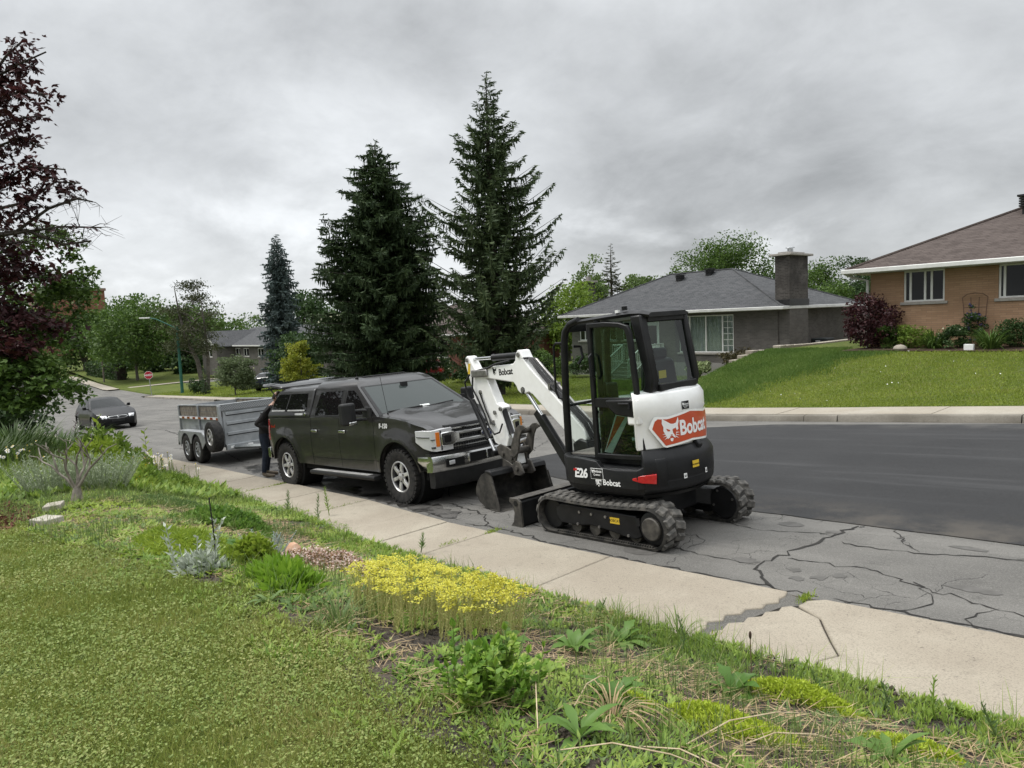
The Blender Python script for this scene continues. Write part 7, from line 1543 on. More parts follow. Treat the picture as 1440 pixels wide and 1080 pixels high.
# ---- maples at the left edge: built limb by limb, leaves clustered on the twigs
def leafy(name, label, trunk_pts, tr_r, branches, mat, seed, per=52, ls=.115, bare=()):
    r = random.Random(seed); g = np.random.default_rng(seed); b0 = Vector(trunk_pts[0]); root = tag(empty(name, b0), label, 'tree'); mb = MB()
    q = lambda p: Vector(p) - b0
    mb.tube([q(p) for p in trunk_pts], [tr_r * (1 - .75 * k / (len(trunk_pts) - 1)) for k in range(len(trunk_pts))], 9); C = []
    for bi, (P, dens, spread) in enumerate(branches):
        P = [q(p) for p in P]; near = min((q(t) for t in trunk_pts), key=lambda t: (t - P[0]).length); mb.tube([near] + P, [.05] + [.035 * (1 - .75 * k / len(P)) for k in range(len(P))], 5)
        L = sum((P[i + 1] - P[i]).length for i in range(len(P) - 1)); n = max(4, int(L / .17))
        for k in range(n):
            t = (k + r.random()) / n * (len(P) - 1) * (.86 if mat == 'purple' and bi < 7 else 1); i = min(len(P) - 2, int(t)); p = P[i].lerp(P[i + 1], t - i)
            for _ in range(2):
                e = p + Vector((r.gauss(0, spread), r.gauss(0, spread), r.gauss(-.05, spread * .55))); mb.tube([p, p.lerp(e, .5) + Vector((0, 0, .04)), e], [.010, .007, .003], 4, cap=False)
                if bi in bare: 
                    for _k in range(3): e2 = e + Vector((r.gauss(0, .2), r.gauss(0, .2), r.gauss(.03, .14))); mb.tube([p.lerp(e, r.random()), e2], [.005, .002], 3, cap=False)
                    if r.random() > .16: continue
                C += [tuple(e)] * max(1, int(dens * r.uniform(.4, 1.2)))
    mb.build('trunk', M_BARKD, root, smooth=60); C = np.array(C); P = np.repeat(C, 10, 0) + g.normal(size=(len(C) * 10, 3)) * np.array([.13, .13, .09])
    D = g.normal(size=P.shape) * np.array([1, 1, .5]) + np.array([0, 0, -.45]); k = g.uniform(.7, 1.25, len(P)) * ls; S_ = g.normal(size=P.shape) * .6 + np.array([0, 0, 1.]); Sx = unit(np.cross(unit(D), S_))
    v1, f1 = cards(P, D, k, k * .5, S_, g); parts = [(v1, f1)]
    for sg in (-1, 1):
        D2 = unit(D) * .55 + Sx * sg * .85; parts.append(cards(P + unit(D) * k[:, None] * .12, D2, k * .72, k * .36, S_, g))
    # one island per leaf: weld the three lobes at the stalk
    V, F = cat(parts); n = len(P)
    for j in (1, 2): V[4 * n * j:4 * n * (j + 1):4] = V[0:4 * n:4]
    Fm = F.copy(); Fm[n:2 * n, 0] = F[:n, 0]; Fm[2 * n:, 0] = F[:n, 0]
    npmesh('crown', V, Fm, M_L[mat], root); return root
BR = dict(b1=[(-18.32, 1.95, 6.74), (-17.96, 2.43, 7.21), (-17.58, 2.89, 7.55), (-17.15, 3.41, 7.82)], b1b=[(-17.96, 2.43, 7.21), (-17.69, 2.8, 7.77), (-17.46, 3.1, 8.09)], b2=[(-17.67, 1.84, 6.16), (-17.23, 2.41, 6.69), (-16.87, 2.85, 6.87), (-16.5, 3.24, 6.78)], b3=[(-18.91, 1.92, 5.85), (-18.44, 2.54, 6.49), (-18.05, 3.0, 6.66), (-17.7, 3.39, 6.7)], b4=[(-18.27, 1.83, 5.44), (-17.81, 2.41, 5.91), (-17.43, 2.86, 6.11), (-17.1, 3.2, 5.87)], b5=[(-17.52, 1.81, 4.63), (-17.07, 2.37, 5.08), (-16.71, 2.82, 5.41), (-16.21, 3.37, 5.31)], b6=[(-17.05, 2.33, 4.6), (-16.69, 2.75, 4.71), (-16.33, 3.2, 5.08), (-16.0, 3.56, 5.03)], b7=[(-17.59, 1.65, 4.08), (-16.85, 2.49, 4.1), (-16.2, 3.23, 4.2), (-15.7, 3.79, 4.15)], b8=[(-16.85, 2.49, 4.1), (-16.4, 3.05, 4.56), (-16.04, 3.49, 4.74), (-15.83, 3.71, 4.66)], b9=[(-16.67, 2.7, 4.16), (-16.19, 3.2, 3.85), (-15.82, 3.62, 3.9)],
 b10=[(-18.2, 1.66, 3.57), (-17.72, 2.21, 3.69), (-17.33, 2.63, 3.52), (-17.11, 2.84, 3.29)], b11=[(-18.17, 1.59, 2.86), (-17.59, 2.24, 2.82), (-17.2, 2.65, 2.58), (-16.83, 3.02, 2.23)], b12=[(-17.76, 1.5, 2.14), (-17.2, 2.13, 2.1), (-16.91, 2.43, 1.94), (-16.67, 2.68, 1.76)], b13=[(-18.84, 1.77, 4.14), (-18.24, 2.42, 4.03), (-17.85, 2.88, 4.08)])
TRK = [(-19.47, .48, -.6), (-19.45, .78, 1.88), (-19.24, 1.31, 4.1), (-19.13, 1.74, 6.31), (-18.6, 1.9, 7.4)]
leafy('purple_maple', 'dark purple leaved maple reaching in from the left edge', TRK, .17,
      [(BR['b1'], 2.1, .12), (BR['b1b'], 2.2, .10), (BR['b2'], 2.2, .10), (BR['b3'], 1.2, .12), (BR['b4'], .9, .12), (BR['b5'], 2.2, .13), (BR['b6'], 1.1, .10), (BR['b7'], 0, .26), (BR['b8'], 0, .2), (BR['b9'], 0, .2), (BR['b10'], 2.6, .22), (BR['b11'], 3.2, .2), (BR['b12'], 4, .2), (BR['b13'], 2.2, .2),
       ([(-18.6, 1.5, 4.9), (-18.0, 2.0, 4.8), (-17.5, 2.35, 4.55)], 1.6, .22), ([(-18.6, 1.3, 3.2), (-18.0, 1.9, 3.15), (-17.6, 2.3, 3.0)], 3, .28), ([(-18.4, 1.3, 2.4), (-17.9, 1.8, 2.45), (-17.5, 2.1, 2.3)], 3.4, .26), ([(-18.8, 1.2, 5.6), (-18.4, 1.7, 5.6), (-18.0, 2.0, 5.4)], 1.4, .2)], 'purple', 6, ls=.135, bare=(7, 8, 9)).location += Vector((-.2, -.22, .1))
leafy('green_maple', 'green maple with low boughs under the purple maple', [(-21.5, .9, -.7), (-21.3, 1.1, 1.6), (-20.9, 1.4, 3.2)], .15,
      [([(-17.49, 1.43, 1.58), (-16.93, 2.05, 1.55), (-16.55, 2.44, 1.32), (-16.2, 2.8, 1.02)], 6, .17), ([(-17.48, 1.39, 1.24), (-16.92, 2.02, 1.2), (-16.54, 2.41, .97)], 6, .18), ([(-17.94, 1.72, 1.84), (-17.36, 2.35, 1.73), (-16.91, 2.82, 1.49)], 6, .2), ([(-19.96, 1.92, 3.4), (-19.12, 2.88, 3.51), (-18.69, 3.36, 3.56), (-18.37, 3.71, 3.38)], 6, .3), ([(-21.18, 1.98, 2.81), (-20.18, 3.14, 3.08), (-19.62, 3.79, 3.21)], 6, .34), ([(-21, 1.7, 2.2), (-20.2, 2.6, 2.2), (-19.7, 3.2, 2.1)], 6, .36), ([(-20.8, 1.7, 1.6), (-20.0, 2.4, 1.5), (-19.5, 2.9, 1.3)], 6, .34), ([(-19.6, 2.2, 4.0), (-19.0, 2.9, 4.4), (-18.6, 3.2, 4.3)], 5, .28), ([(-19.3, 1.9, 2.6), (-18.8, 2.6, 2.6), (-18.3, 3.2, 2.4)], 7, .34)], 'green', 12, ls=.12)
T('elder_shrub', 'dark leafy shrub in the shade under the left maples', (-23.6, 2.7, -1.1), 2.0, 1.0, .04, 'dark', 4200, .12, 110, clumps=50, cat_='shrub')
T('elder_shrub', 'twiggy shrub standing left of the black sedan', (-27.8, 2.6, -1.2), 2.2, .9, .04, 'dark', 3600, .13, 111, clumps=46, cat_='shrub')
T('street_tree', 'green tree beyond the shaded shrubs at the left edge', (-38, 2.6, -1.9), 7.4, 2.9, .08, 'green', 6500, .2, 112, clumps=70)
# ------------------------------------------------------------------ near garden
gn = lambda x, y: g_near(x, y)
def vnoise(x, y, sc, seed=0):
    """smooth value noise 0..1"""
    x = np.asarray(x) * sc + seed * 17.3; y = np.asarray(y) * sc + seed * 9.1; xi = np.floor(x).astype(np.int64); yi = np.floor(y).astype(np.int64); fx_ = x - xi; fy = y - yi
    h = lambda a, b: ((np.sin(a * 127.1 + b * 311.7 + seed) * 43758.5453) % 1.0)
    u = fx_ * fx_ * (3 - 2 * fx_); v = fy * fy * (3 - 2 * fy)
    return (h(xi, yi) * (1 - u) + h(xi + 1, yi) * u) * (1 - v) + (h(xi, yi + 1) * (1 - u) + h(xi + 1, yi + 1) * u) * v
_f = np.array(tuple(_F)); _r = np.array(tuple(_R)); _u = np.array(tuple(_U)); _c = np.array([0, 0, 2.12])
def depth(P): return (P - _c) @ _f
def nearview(P, m=420):
    """keep what could be seen from here or from a step to the side"""
    d = P - _c; z = d @ _f; k = z > .7; zz = np.where(k, z, 1)
    x = 720 + 1004 * (d @ _r) / zz; y = 540 - 1004 * (d @ _u) / zz
    return k & (x > -m) & (x < 1440 + m) & (y > 200) & (y < 1080 + m * .6)
LE = [(-40, 1.3), (-13, 1.0), (-9.86, .9), (-6.22, 1.46), (-4.73, 1.7), (-3.57, 1.65), (-2.58, 1.56), (-1.9, 1.48), (-.8, 1.4), (3, 1.4)]     # lawn edge (x, y)
ledge = lambda x: np.interp(x, [p[0] for p in LE], [p[1] for p in LE])
def scatter(n, x0, x1, y0, y1, keep, g):
    x = g.uniform(x0, x1, n); y = g.uniform(y0, y1, n); k = keep(x, y); x, y = x[k], y[k]; P = np.c_[x, y, gn(x, y)]; return P[nearview(P)]
# soil
M_SOIL = None
def soil_mat():
    t = NT('garden_soil'); g = t.pos(); n = t.noise(g, 5, 5, .65); n2 = t.noise(g, 60, 4, .7)
    c = t.mix(t.ramp(n, .35, .65), (.022, .017, .013), (.075, .058, .042)); c = t.mix(t.ramp(n2, .5, .7), c, (.14, .11, .075)); t.bsdf(c, .97, 0, n2, .8, .03); return t.m
M_SOIL = soil_mat()
def soil_sheet():
    xs_ = np.array(lines((-34, -16, 60), (-16, 3, 95)) + [3.]); rows = []
    for f in np.linspace(0, 1, 18): a = ledge(xs_) - .05 + .06 * np.sin(xs_ * 3.1); b = ync(xs_) - 1.17; y = a + (b - a) * f; rows.append(np.c_[xs_, y, np.where(f < 1, gn(xs_, y) + .012, gn(xs_, y))])
    o = grid_mesh('garden_soil', rows, M_SOIL); return kind(o, 'structure')
soil_sheet()
# lawn: small broad leaves and short blades
M_LAWN = leaf('lawn_blades', [(.095, .135, .022), (.15, .185, .035), (.215, .235, .058), (.31, .28, .12)], .3, .6, 1.1, .45)
M_LAWN2 = leaf('lawn_leaves', [(.085, .135, .028), (.14, .19, .042), (.20, .24, .07), (.29, .28, .11)], .3, .55, .9, .4)
def lawn():
    g = np.random.default_rng(101); keep = lambda x, y: y < ledge(x) + .12 + .1 * np.sin(x * 5)
    def field(n, x0, x1, near, pw):
        P = scatter(n, x0, x1, -3.5, 2.2, keep, g); d = np.maximum(depth(P), 2); k = g.random(len(P)) < np.clip((near / d) ** pw, .02, 1); return P[k], d[k]
    parts = []
    for (x0, x1, n, q) in ((-17, 0, 1500000, 0), (-40, -17, 60000, 1)):
        P, d = field(n, x0, x1, 2.7, 1.25 if not q else .4); k = g.random(len(P)) < np.clip(vnoise(P[:, 0], P[:, 1], 13, 41) * 1.6 + .05, .15, 1); P, d = P[k], d[k]
        sc = (d / 3.2) ** .62; n_ = len(P); h = g.uniform(.018, .06, n_) * sc ** .7; parts.append(cards(P, np.c_[g.normal(0, .55, n_), g.normal(0, .55, n_), np.ones(n_)], h, .0045 * sc, None, g))
    V, F = cat(parts); kind(npmesh('lawn_grass', V, F, M_LAWN), 'stuff')
    P, d = field(1150000, -17, 0, 2.7, 1.25); k = g.random(len(P)) < np.clip(vnoise(P[:, 0], P[:, 1], 2.2, 3) * 1.5 + .05, .2, 1); P, d = P[k], d[k]; sc = (d / 3.2) ** .62
    n_ = len(P); P[:, 2] += g.uniform(.008, .034, n_) * sc ** .4; L = g.uniform(.008, .021, n_) * sc; V, F = cards(P, np.c_[g.normal(size=(n_, 2)), g.normal(.15, .4, n_)], L, L * .62, np.c_[g.normal(0, .4, (n_, 2)), np.ones(n_)], g)
    kind(npmesh('lawn_clover', V, F, M_LAWN2), 'stuff')
lawn()
def rosettes(name, P, n_leaf, L, Wd, mat, g, up=(.25, .9), kindv='stuff', seg=1):
    """many small leafy plants as one mass"""
    n = len(P); Q = np.repeat(P, n_leaf, 0); sc = np.repeat(g.uniform(.55, 1.3, n), n_leaf); a = g.uniform(0, 6.283, len(Q)); u = g.uniform(*up, len(Q))
    D = np.c_[np.cos(a), np.sin(a), u]; l = L * sc * g.uniform(.6, 1.2, len(Q)); S_ = np.c_[np.cos(a) * -.6, np.sin(a) * -.6, np.ones(len(Q))] + g.normal(0, .2, (len(Q), 3))
    Q = Q + np.c_[np.cos(a), np.sin(a), 0 * a] * (l * .12)[:, None]; Q[:, 2] += g.uniform(0, .02, len(Q)) * L / .06
    v, f = cards(Q, D, l, l * Wd, S_, g); o = npmesh(name, v, f, mat); return kind(o, kindv) if kindv else o
M_W1 = leaf('weed_leaves', [(.065, .12, .018), (.125, .20, .03), (.20, .275, .048), (.27, .32, .075)], .35, .5, 1.6, .5)
M_W2 = leaf('blue_green_weed', [(.06, .105, .03), (.10, .155, .048), (.16, .21, .07)], .3, .55, 1.6, .4)
M_W3 = leaf('bright_weed', [(.12, .18, .018), (.18, .25, .028), (.26, .315, .045)], .4, .5, 1.6, .4)
M_STRAW = leaf('straw', [(.20, .14, .075), (.32, .235, .13), (.44, .345, .21)], .1, .8)
g6 = np.random.default_rng(77)
inbed = lambda x, y: (y > ledge(x) + .02 + .12 * vnoise(x, y, 3, 5)) & (y < ync(x) - 1.14)
def bedmask(lo, sc, sd, right=None):
    def k(x, y):
        m = inbed(x, y) & (vnoise(x, y, sc, sd) * .65 + vnoise(x, y, sc * 3.1, sd + 4) * .35 > lo)
        return m if right is None else m & right(x, y)
    return k
nearR = lambda x, y: x > -3.4
farL = lambda x, y: x <= -3.4
rosettes('garden_weeds', scatter(7600, -3.4, .8, 1.3, 4.1, bedmask(.43, 1.6, 1), g6), 10, .043, .30, M_W1, g6)
rosettes('garden_weeds', scatter(15000, -12, -3.4, .8, 4.8, bedmask(.49, 1.1, 2), g6), 10, .065, .30, M_W1, g6)
rosettes('garden_weeds', scatter(6000, -12, -3.4, .8, 4.8, bedmask(.54, .9, 12), g6), 10, .06, .32, M_W3, g6)
rosettes('garden_weeds', scatter(7000, -34, -12, .9, 4.8, bedmask(.3, .7, 3), g6), 9, .16, .4, M_W1, g6, (.4, 1.4))
rosettes('blue_green_weeds', scatter(4600, -3.6, .8, 1.3, 4.1, bedmask(.48, 1.3, 7), g6), 8, .038, .30, M_W2, g6, (.3, 1.3))
rosettes('blue_green_weeds', scatter(7000, -12, -3.4, .8, 4.8, bedmask(.55, 1.2, 8), g6), 8, .06, .3, M_W2, g6, (.3, 1.3))
# ragged weed fringe along lawn edge and pavement
edge_k = lambda x, y: (y > ync(x) - 1.52 - .16 * vnoise(x, y, 2, 9)) & (y < ync(x) - 1.15)
rosettes('edge_weeds', scatter(7000, -5, .8, 3, 4.2, lambda x, y: edge_k(x, y) & (vnoise(x, y, 2.2, 51) > .38), g6), 9, .042, .17, M_W1, g6, (.5, 2.8))
rosettes('edge_weeds', scatter(14000, -22, -5, 3, 5, lambda x, y: edge_k(x, y) & (vnoise(x, y, 1.2, 52) > .3), g6), 9, .075, .18, M_W1, g6, (.4, 1.8))
hang_k = lambda x, y: (y > ync(x) - 1.28) & (y < ync(x) - 1.19 + .22 * np.clip(vnoise(x, y, 1.3, 19) - .45, 0, 1) + (x < -8) * .35 * vnoise(x, y, .8, 29))
Ph = scatter(40000, -20, .8, 3, 5.2, hang_k, g6); Ph[:, 2] = np.maximum(Ph[:, 2], road(Ph[:, 0], Ph[:, 1]) + .042)
rosettes('edge_weeds', Ph[g6.random(len(Ph)) < .3], 8, .045, .17, M_W1, g6, (.3, 1.5))
lawn_k = lambda x, y: (np.abs(y - ledge(x)) < .16 + .2 * vnoise(x, y, 1.5, 6)) & (vnoise(x, y, 2.5, 14) > .35)
rosettes('lawn_edge_weeds', scatter(9000, -10, .5, .6, 2.3, lawn_k, g6)[::2], 7, .045, .28, M_W1, g6, (.3, 1.4))
# grass blades among the weeds
def long_grass(name, P, h0, h1, w, mat, g, lean=.5):
    n = len(P); V = []; a = g.uniform(0, 6.283, n); h = g.uniform(h0, h1, n); d = np.c_[np.cos(a), np.sin(a), 0 * a]; s = np.c_[-np.sin(a), np.cos(a), 0 * a]; ln = np.abs(g.normal(0, lean, n))
    for t in (0, .5, 1): V += [P + d * (ln * h * t * t)[:, None] + np.c_[0 * h, 0 * h, h * t * (1 - .25 * ln * t)] + s * (w * (1 - t) * .5 + .0003)] + [P + d * (ln * h * t * t)[:, None] + np.c_[0 * h, 0 * h, h * t * (1 - .25 * ln * t)] - s * (w * (1 - t) * .5 + .0003)]
    V = np.stack(V, 1).reshape(-1, 3); b = (np.arange(n) * 6)[:, None]; return kind(npmesh(name, V, np.concatenate([np.c_[b, b + 1, b + 3, b + 2], np.c_[b + 2, b + 3, b + 5, b + 4]]), mat), 'stuff')
M_BLADE = leaf('grass_blades', [(.05, .09, .02), (.09, .14, .035), (.15, .19, .06), (.24, .22, .10)], .35, .5)
long_grass('wild_grass', scatter(9000, -4, .8, 1.3, 4.1, bedmask(.55, 1.1, 21), g6), .06, .2, .006, M_BLADE, g6)
long_grass('wild_grass', scatter(16000, -14, -4, .8, 4.8, bedmask(.5, .9, 22), g6), .08, .24, .009, M_BLADE, g6)
long_grass('wild_grass', scatter(12000, -34, -14, .8, 4.8, bedmask(.35, .6, 23), g6), .2, .5, .018, M_BLADE, g6)
long_grass('wild_grass', scatter(5000, -4.5, .8, 3, 4.1, lambda x, y: edge_k(x, y) & (vnoise(x, y, 2.6, 61) > .45), g6), .08, .24, .0045, M_W1, g6, .45)
# straw mulch
def straw():
    g = np.random.default_rng(5); parts = []
    for (n, x0, x1, w, lo) in ((9500, -3.2, .8, .0042, .44), (16000, -11, -3.2, .007, .5)):
        P = scatter(n, x0, x1, 1.2, 4.0, bedmask(lo, 1.3, 31), g); n_ = len(P); P[:, 2] += g.uniform(.012, .045, n_); a = g.normal(.3, 1.1, n_)
        parts.append(cards(P, np.c_[np.cos(a), np.sin(a), g.normal(0, .13, n_)], g.uniform(.06, .2, n_), w, np.c_[np.zeros((n_, 2)), np.ones(n_)] + g.normal(0, .3, (n_, 3)), g))
    V, F = cat(parts); kind(npmesh('straw_mulch', V, F, M_STRAW), 'stuff')
straw()
# crumbs of soil
def clods():
    g = np.random.default_rng(6); P = scatter(9000, -6, .8, 1.3, 4.0, bedmask(.3, 1.0, 33), g); n = len(P); P[:, 2] += .012; r = g.uniform(.006, .022, n)
    base = np.array([(1, 0, 0), (-1, 0, 0), (0, 1, 0), (0, -1, 0), (0, 0, 1), (0, 0, -1)], float); V = (P[:, None] + base[None] * r[:, None, None] * g.uniform(.6, 1.3, (n, 6, 1))).reshape(-1, 3)
    T_ = np.array([(0, 2, 4), (2, 1, 4), (1, 3, 4), (3, 0, 4), (2, 0, 5), (1, 2, 5), (3, 1, 5), (0, 3, 5)]); kind(npmesh('soil_clods', V, (np.arange(n)[:, None, None] * 6 + T_[None]).reshape(-1, 3), M_SOIL), 'stuff')
clods()
def at(x, y, dz=0): return (x, y, float(gn(x, y)) + dz)
# --- yellow stonecrop clump
def stonecrop():
    g = np.random.default_rng(14); r = random.Random(14); root = tag(empty('stonecrop', at(-3.95, 2.75)), 'tall yellow flowered stonecrop clump beside the pavement', 'flower clump'); zb = float(gn(-3.95, 2.75))
    poly = [(-3.85, 2.02), (-3.35, 2.06), (-3.0, 2.3), (-3.05, 2.65), (-3.3, 2.98), (-3.7, 3.15), (-4.1, 3.12), (-4.4, 2.85), (-4.35, 2.5), (-4.15, 2.2)]
    def inside(x, y):
        c = False; n = len(poly)
        for i in range(n):
            (x1, y1), (x2, y2) = poly[i], poly[i - 1]
            if (y1 > y) != (y2 > y) and x < (x2 - x1) * (y - y1) / (y2 - y1) + x1: c = not c
        return c
    S_ = []
    while len(S_) < 400:
        x, y = r.uniform(-4.5, -2.95), r.uniform(1.95, 3.2)
        if inside(x, y): S_.append((x, y))
    MH = []
    for k in range(4):      # four flat flower heads of tiny stars
        P = []; 
        for i in range(34): a = r.uniform(0, 6.28); q = .036 * math.sqrt(r.random()); P.append((q * math.cos(a), q * math.sin(a), .012 * (1 - (q / .042) ** 2) + r.uniform(-.006, .008)))
        P = np.array(P); v, f = cards(P, np.c_[g.normal(size=(34, 2)), g.normal(.25, .3, 34)], g.uniform(.011, .02, 34), .010, np.c_[g.normal(0, .4, (34, 2)), np.ones(34)], g)
        o = npmesh('flower_head', v, f, leaf('stonecrop_yellow', [(.38, .36, .03), (.52, .48, .045), (.60, .57, .10), (.30, .33, .06)], .3, .6)); MH.append(o.data); bpy.data.objects.remove(o)
    stem = MB(); LP = []; LD = []; LL = []; tops = []
    for (x, y) in S_:
        b = Vector((x + 3.95, y - 2.75, float(gn(x, y)) - zb)); h = r.uniform(.2, .31) + (.03 if y > 2.55 else 0); t = b + Vector((r.gauss(.012, .035), r.gauss(.01, .03), h)); m = b.lerp(t, .5) + Vector((r.gauss(0, .01), r.gauss(0, .01), 0)); stem.tube([b, m, t], [.0034, .003, .0026], 4, cap=False); tops.append(t)
        n = int(h / .0075)
        for i in range(n):
            q = i / n; p = b.lerp(m, q * 2) if q < .5 else m.lerp(t, q * 2 - 1); a = i * 2.4; LP.append(p); LD.append((math.cos(a), math.sin(a), .9)); LL.append(.017 * (1.0 - .3 * q))
    kind(stem.build('stem', leaf('stonecrop_stem', [(.28, .28, .10), (.38, .36, .14)], .1), root, smooth=0, fix=False), 'stuff')
    v, f = cards(np.array([tuple(p) for p in LP]), np.array(LD), np.array(LL), .006, None, g)
    kind(npmesh('leaves', v, f, leaf('stonecrop_leaves', [(.26, .33, .08), (.36, .42, .12), (.46, .48, .19), (.5, .42, .2)], .3, .6, 2.0, .5), root), 'stuff')
    tops.sort(key=lambda t: (t.x + 3.0) ** 2 + (t.y + 3.0) ** 2)
    for i, t in enumerate(tops):
        if i >= 300: break
        o = link('flower_head', MH[i % 4], None, root); o.location = t; o.rotation_euler = (r.gauss(0, .18), r.gauss(0, .18), r.uniform(0, 6)); s = r.uniform(.65, 1.2); o.scale = (s, s, s)
    rest = tops[300:]; P = np.concatenate([np.array(tuple(t)) + g.normal(size=(26, 3)) * np.array([.02, .02, .006]) for t in rest]); v, f = cards(P, np.c_[g.normal(size=(len(P), 2)), g.normal(.25, .3, len(P))], .018, .011, None, g); kind(npmesh('flower_heads', v, f, MH[0].materials[0], root), 'stuff')
stonecrop()
def mound(name, label, cx, cy, rx, ry, h, n, L, Wd, mat, seed, cat_='plant', up=.9, group=None, extra=None, rot=0.):
    """low cushion of small leaves following the ground"""
    g = np.random.default_rng(seed); zb = float(gn(cx, cy)); root = tag(empty(name, (cx, cy, zb)), label, cat_, group)
    a = g.uniform(0, 6.283, n); q = np.sqrt(g.random(n)) * (1 + .22 * np.sin(a * 3 + seed) + .12 * np.sin(a * 7 + seed)); X = q * rx * np.cos(a); Y = q * ry * np.sin(a); X, Y = X * math.cos(rot) - Y * math.sin(rot), X * math.sin(rot) + Y * math.cos(rot)
    Z = gn(cx + X, cy + Y) - zb + h * np.clip(1 - q ** 2.2, .08, 1) * (.35 + .65 * g.random(n)) * (.6 + .8 * vnoise(X + cx, Y + cy, 7, seed)); P = np.c_[X, Y, Z]
    v, f = cards(P, np.c_[g.normal(size=(n, 2)) * .8 + np.c_[np.cos(a), np.sin(a)] * .3, np.full(n, up) + g.normal(0, .3, n)], L * g.uniform(.6, 1.3, n), Wd, None, g); npmesh('leaves', v, f, mat, root)
    if extra is not None:
        m_, k, s_, nm = extra; i = g.integers(0, n, k); p = P[i] + np.c_[g.normal(0, .01, (k, 2)), g.uniform(0, .03, k)]; v, f = cards(p, np.c_[g.normal(size=(k, 2)), g.normal(.3, .3, k)], s_ * g.uniform(.7, 1.3, k), s_ * .7, None, g); npmesh(nm, v, f, m_, root)
    return root
M_PINK = leaf('stonecrop_pink', [(.50, .30, .24), (.62, .46, .40), (.68, .60, .54), (.30, .16, .10)], .25, .6)
mound('white_stonecrop', 'low mat of pale pink stonecrop left of the yellow clump', -5.6, 2.85, .62, .36, .16, 5200, .03, .014, leaf('stonecrop_mat', [(.12, .13, .045), (.24, .14, .075), (.34, .22, .14)], .2, .6), 201, 'flower clump', extra=(M_PINK, 5200, .022, 'petals'), rot=.5)
M_MOSS = leaf('moss_stonecrop', [(.24, .32, .022), (.33, .42, .03), (.42, .50, .06), (.18, .26, .025)], .35, .5)
mound('goldmoss', 'bright yellow green stonecrop cushion nearest the bottom edge', -1.58, 2.58, .30, .20, .085, 7000, .022, .008, M_MOSS, 202, rot=.4)
mound('goldmoss', 'bright yellow green stonecrop cushion by the long pavement crack', -1.72, 3.42, .34, .14, .10, 6000, .022, .008, M_MOSS, 203, rot=.25)
mound('goldmoss', 'bright yellow green stonecrop cushion in the lower right corner', -1.1, 3.22, .24, .12, .07, 4500, .022, .008, M_MOSS, 204, rot=.2)
mound('goldmoss', 'small yellow green cushion in the straw left of the larger one', -2.0, 2.45, .14, .09, .05, 1500, .02, .008, M_MOSS, 205)
mound('creeping_thyme', 'flat grey green mat around the foot of the bare shrub', -10.4, 2.9, 1.0, .6, .10, 5200, .035, .016, M_W2, 206)
mound('yarrow_patch', 'feathery bright green patch left of the silver spikes', -6.9, 2.0, .85, .45, .12, 6000, .05, .014, M_W3, 207)
mound('parsley_patch', 'mid green leafy mound behind the silver spikes', -8.6, 3.0, .7, .5, .2, 5200, .055, .03, leaf('parsley_leaves', [(.05, .11, .016), (.09, .17, .025), (.16, .24, .045)], .35), 208)
mound('carrot_fern', 'feathery green patch at the pavement edge beside the trailer', -14.2, 3.9, 1.3, .6, .28, 7000, .08, .02, M_W1, 209)
mound('lime_sprig', 'yellow green leafy clump right of the thin stake', -5.75, 2.2, .22, .2, .22, 1300, .06, .035, M_W3, 210)
mound('sorrel_clump', 'bright broad green clump left of the yellow stonecrop', -4.85, 2.05, .36, .18, .16, 800, .12, .04, leaf('sorrel_leaves', [(.09, .18, .016), (.15, .26, .024), (.22, .33, .045)], .4, .45), 211, up=1.2)
# --- celery-like bush in the foreground
def celery():
    g = np.random.default_rng(31); r = random.Random(31); b = at(-2.32, 1.83); root = tag(empty('celery_plant', b), 'leafy celery like bush in front of the yellow stonecrop', 'plant'); st = MB(); P = []; D = []; L = []; N_ = []
    for i in range(52):
        a = r.uniform(0, 6.283); ti = abs(r.gauss(.2, .42)); h = r.uniform(.11, .25); base = Vector((r.gauss(0, .10), r.gauss(0, .08), 0)); d = Vector((math.cos(a) * math.sin(ti), math.sin(a) * math.sin(ti), math.cos(ti))); tip = base + d * h; st.tube([base, base.lerp(tip, .5) + Vector((0, 0, .01)), tip], [.0045, .0035, .002], 4, cap=False)
        for k in range(7):          # three-lobed leaflets up the stalk
            q = .45 + .55 * k / 6; p = base.lerp(tip, q); s = (-1) ** k; side = Vector((-math.sin(a), math.cos(a), 0)) * s
            for e in (-.55, 0, .55): dd = (side * (1 if k < 6 else .2) + d * (.6 if k < 6 else 1.2)) ; dd = Matrix.Rotation(e, 3, 'Z') @ dd; P.append(tuple(p)); D.append(tuple(dd + Vector((0, 0, r.uniform(-.25, .15))))); L.append(r.uniform(.03, .05)); N_.append((r.gauss(0, .3), r.gauss(0, .3), 1))
    st.build('stem', leaf('celery_stalk', [(.13, .2, .04), (.2, .27, .07)], .3), root, fix=False); P = np.array(P); L = np.array(L)
    v, f = cards(P, np.array(D), L, L * .72, np.array(N_), g); npmesh('leaves', v, f, leaf('celery_leaves', [(.06, .14, .016), (.11, .21, .024), (.18, .28, .04), (.30, .36, .07)], .4, .45, 3.0, .5), root)
celery()
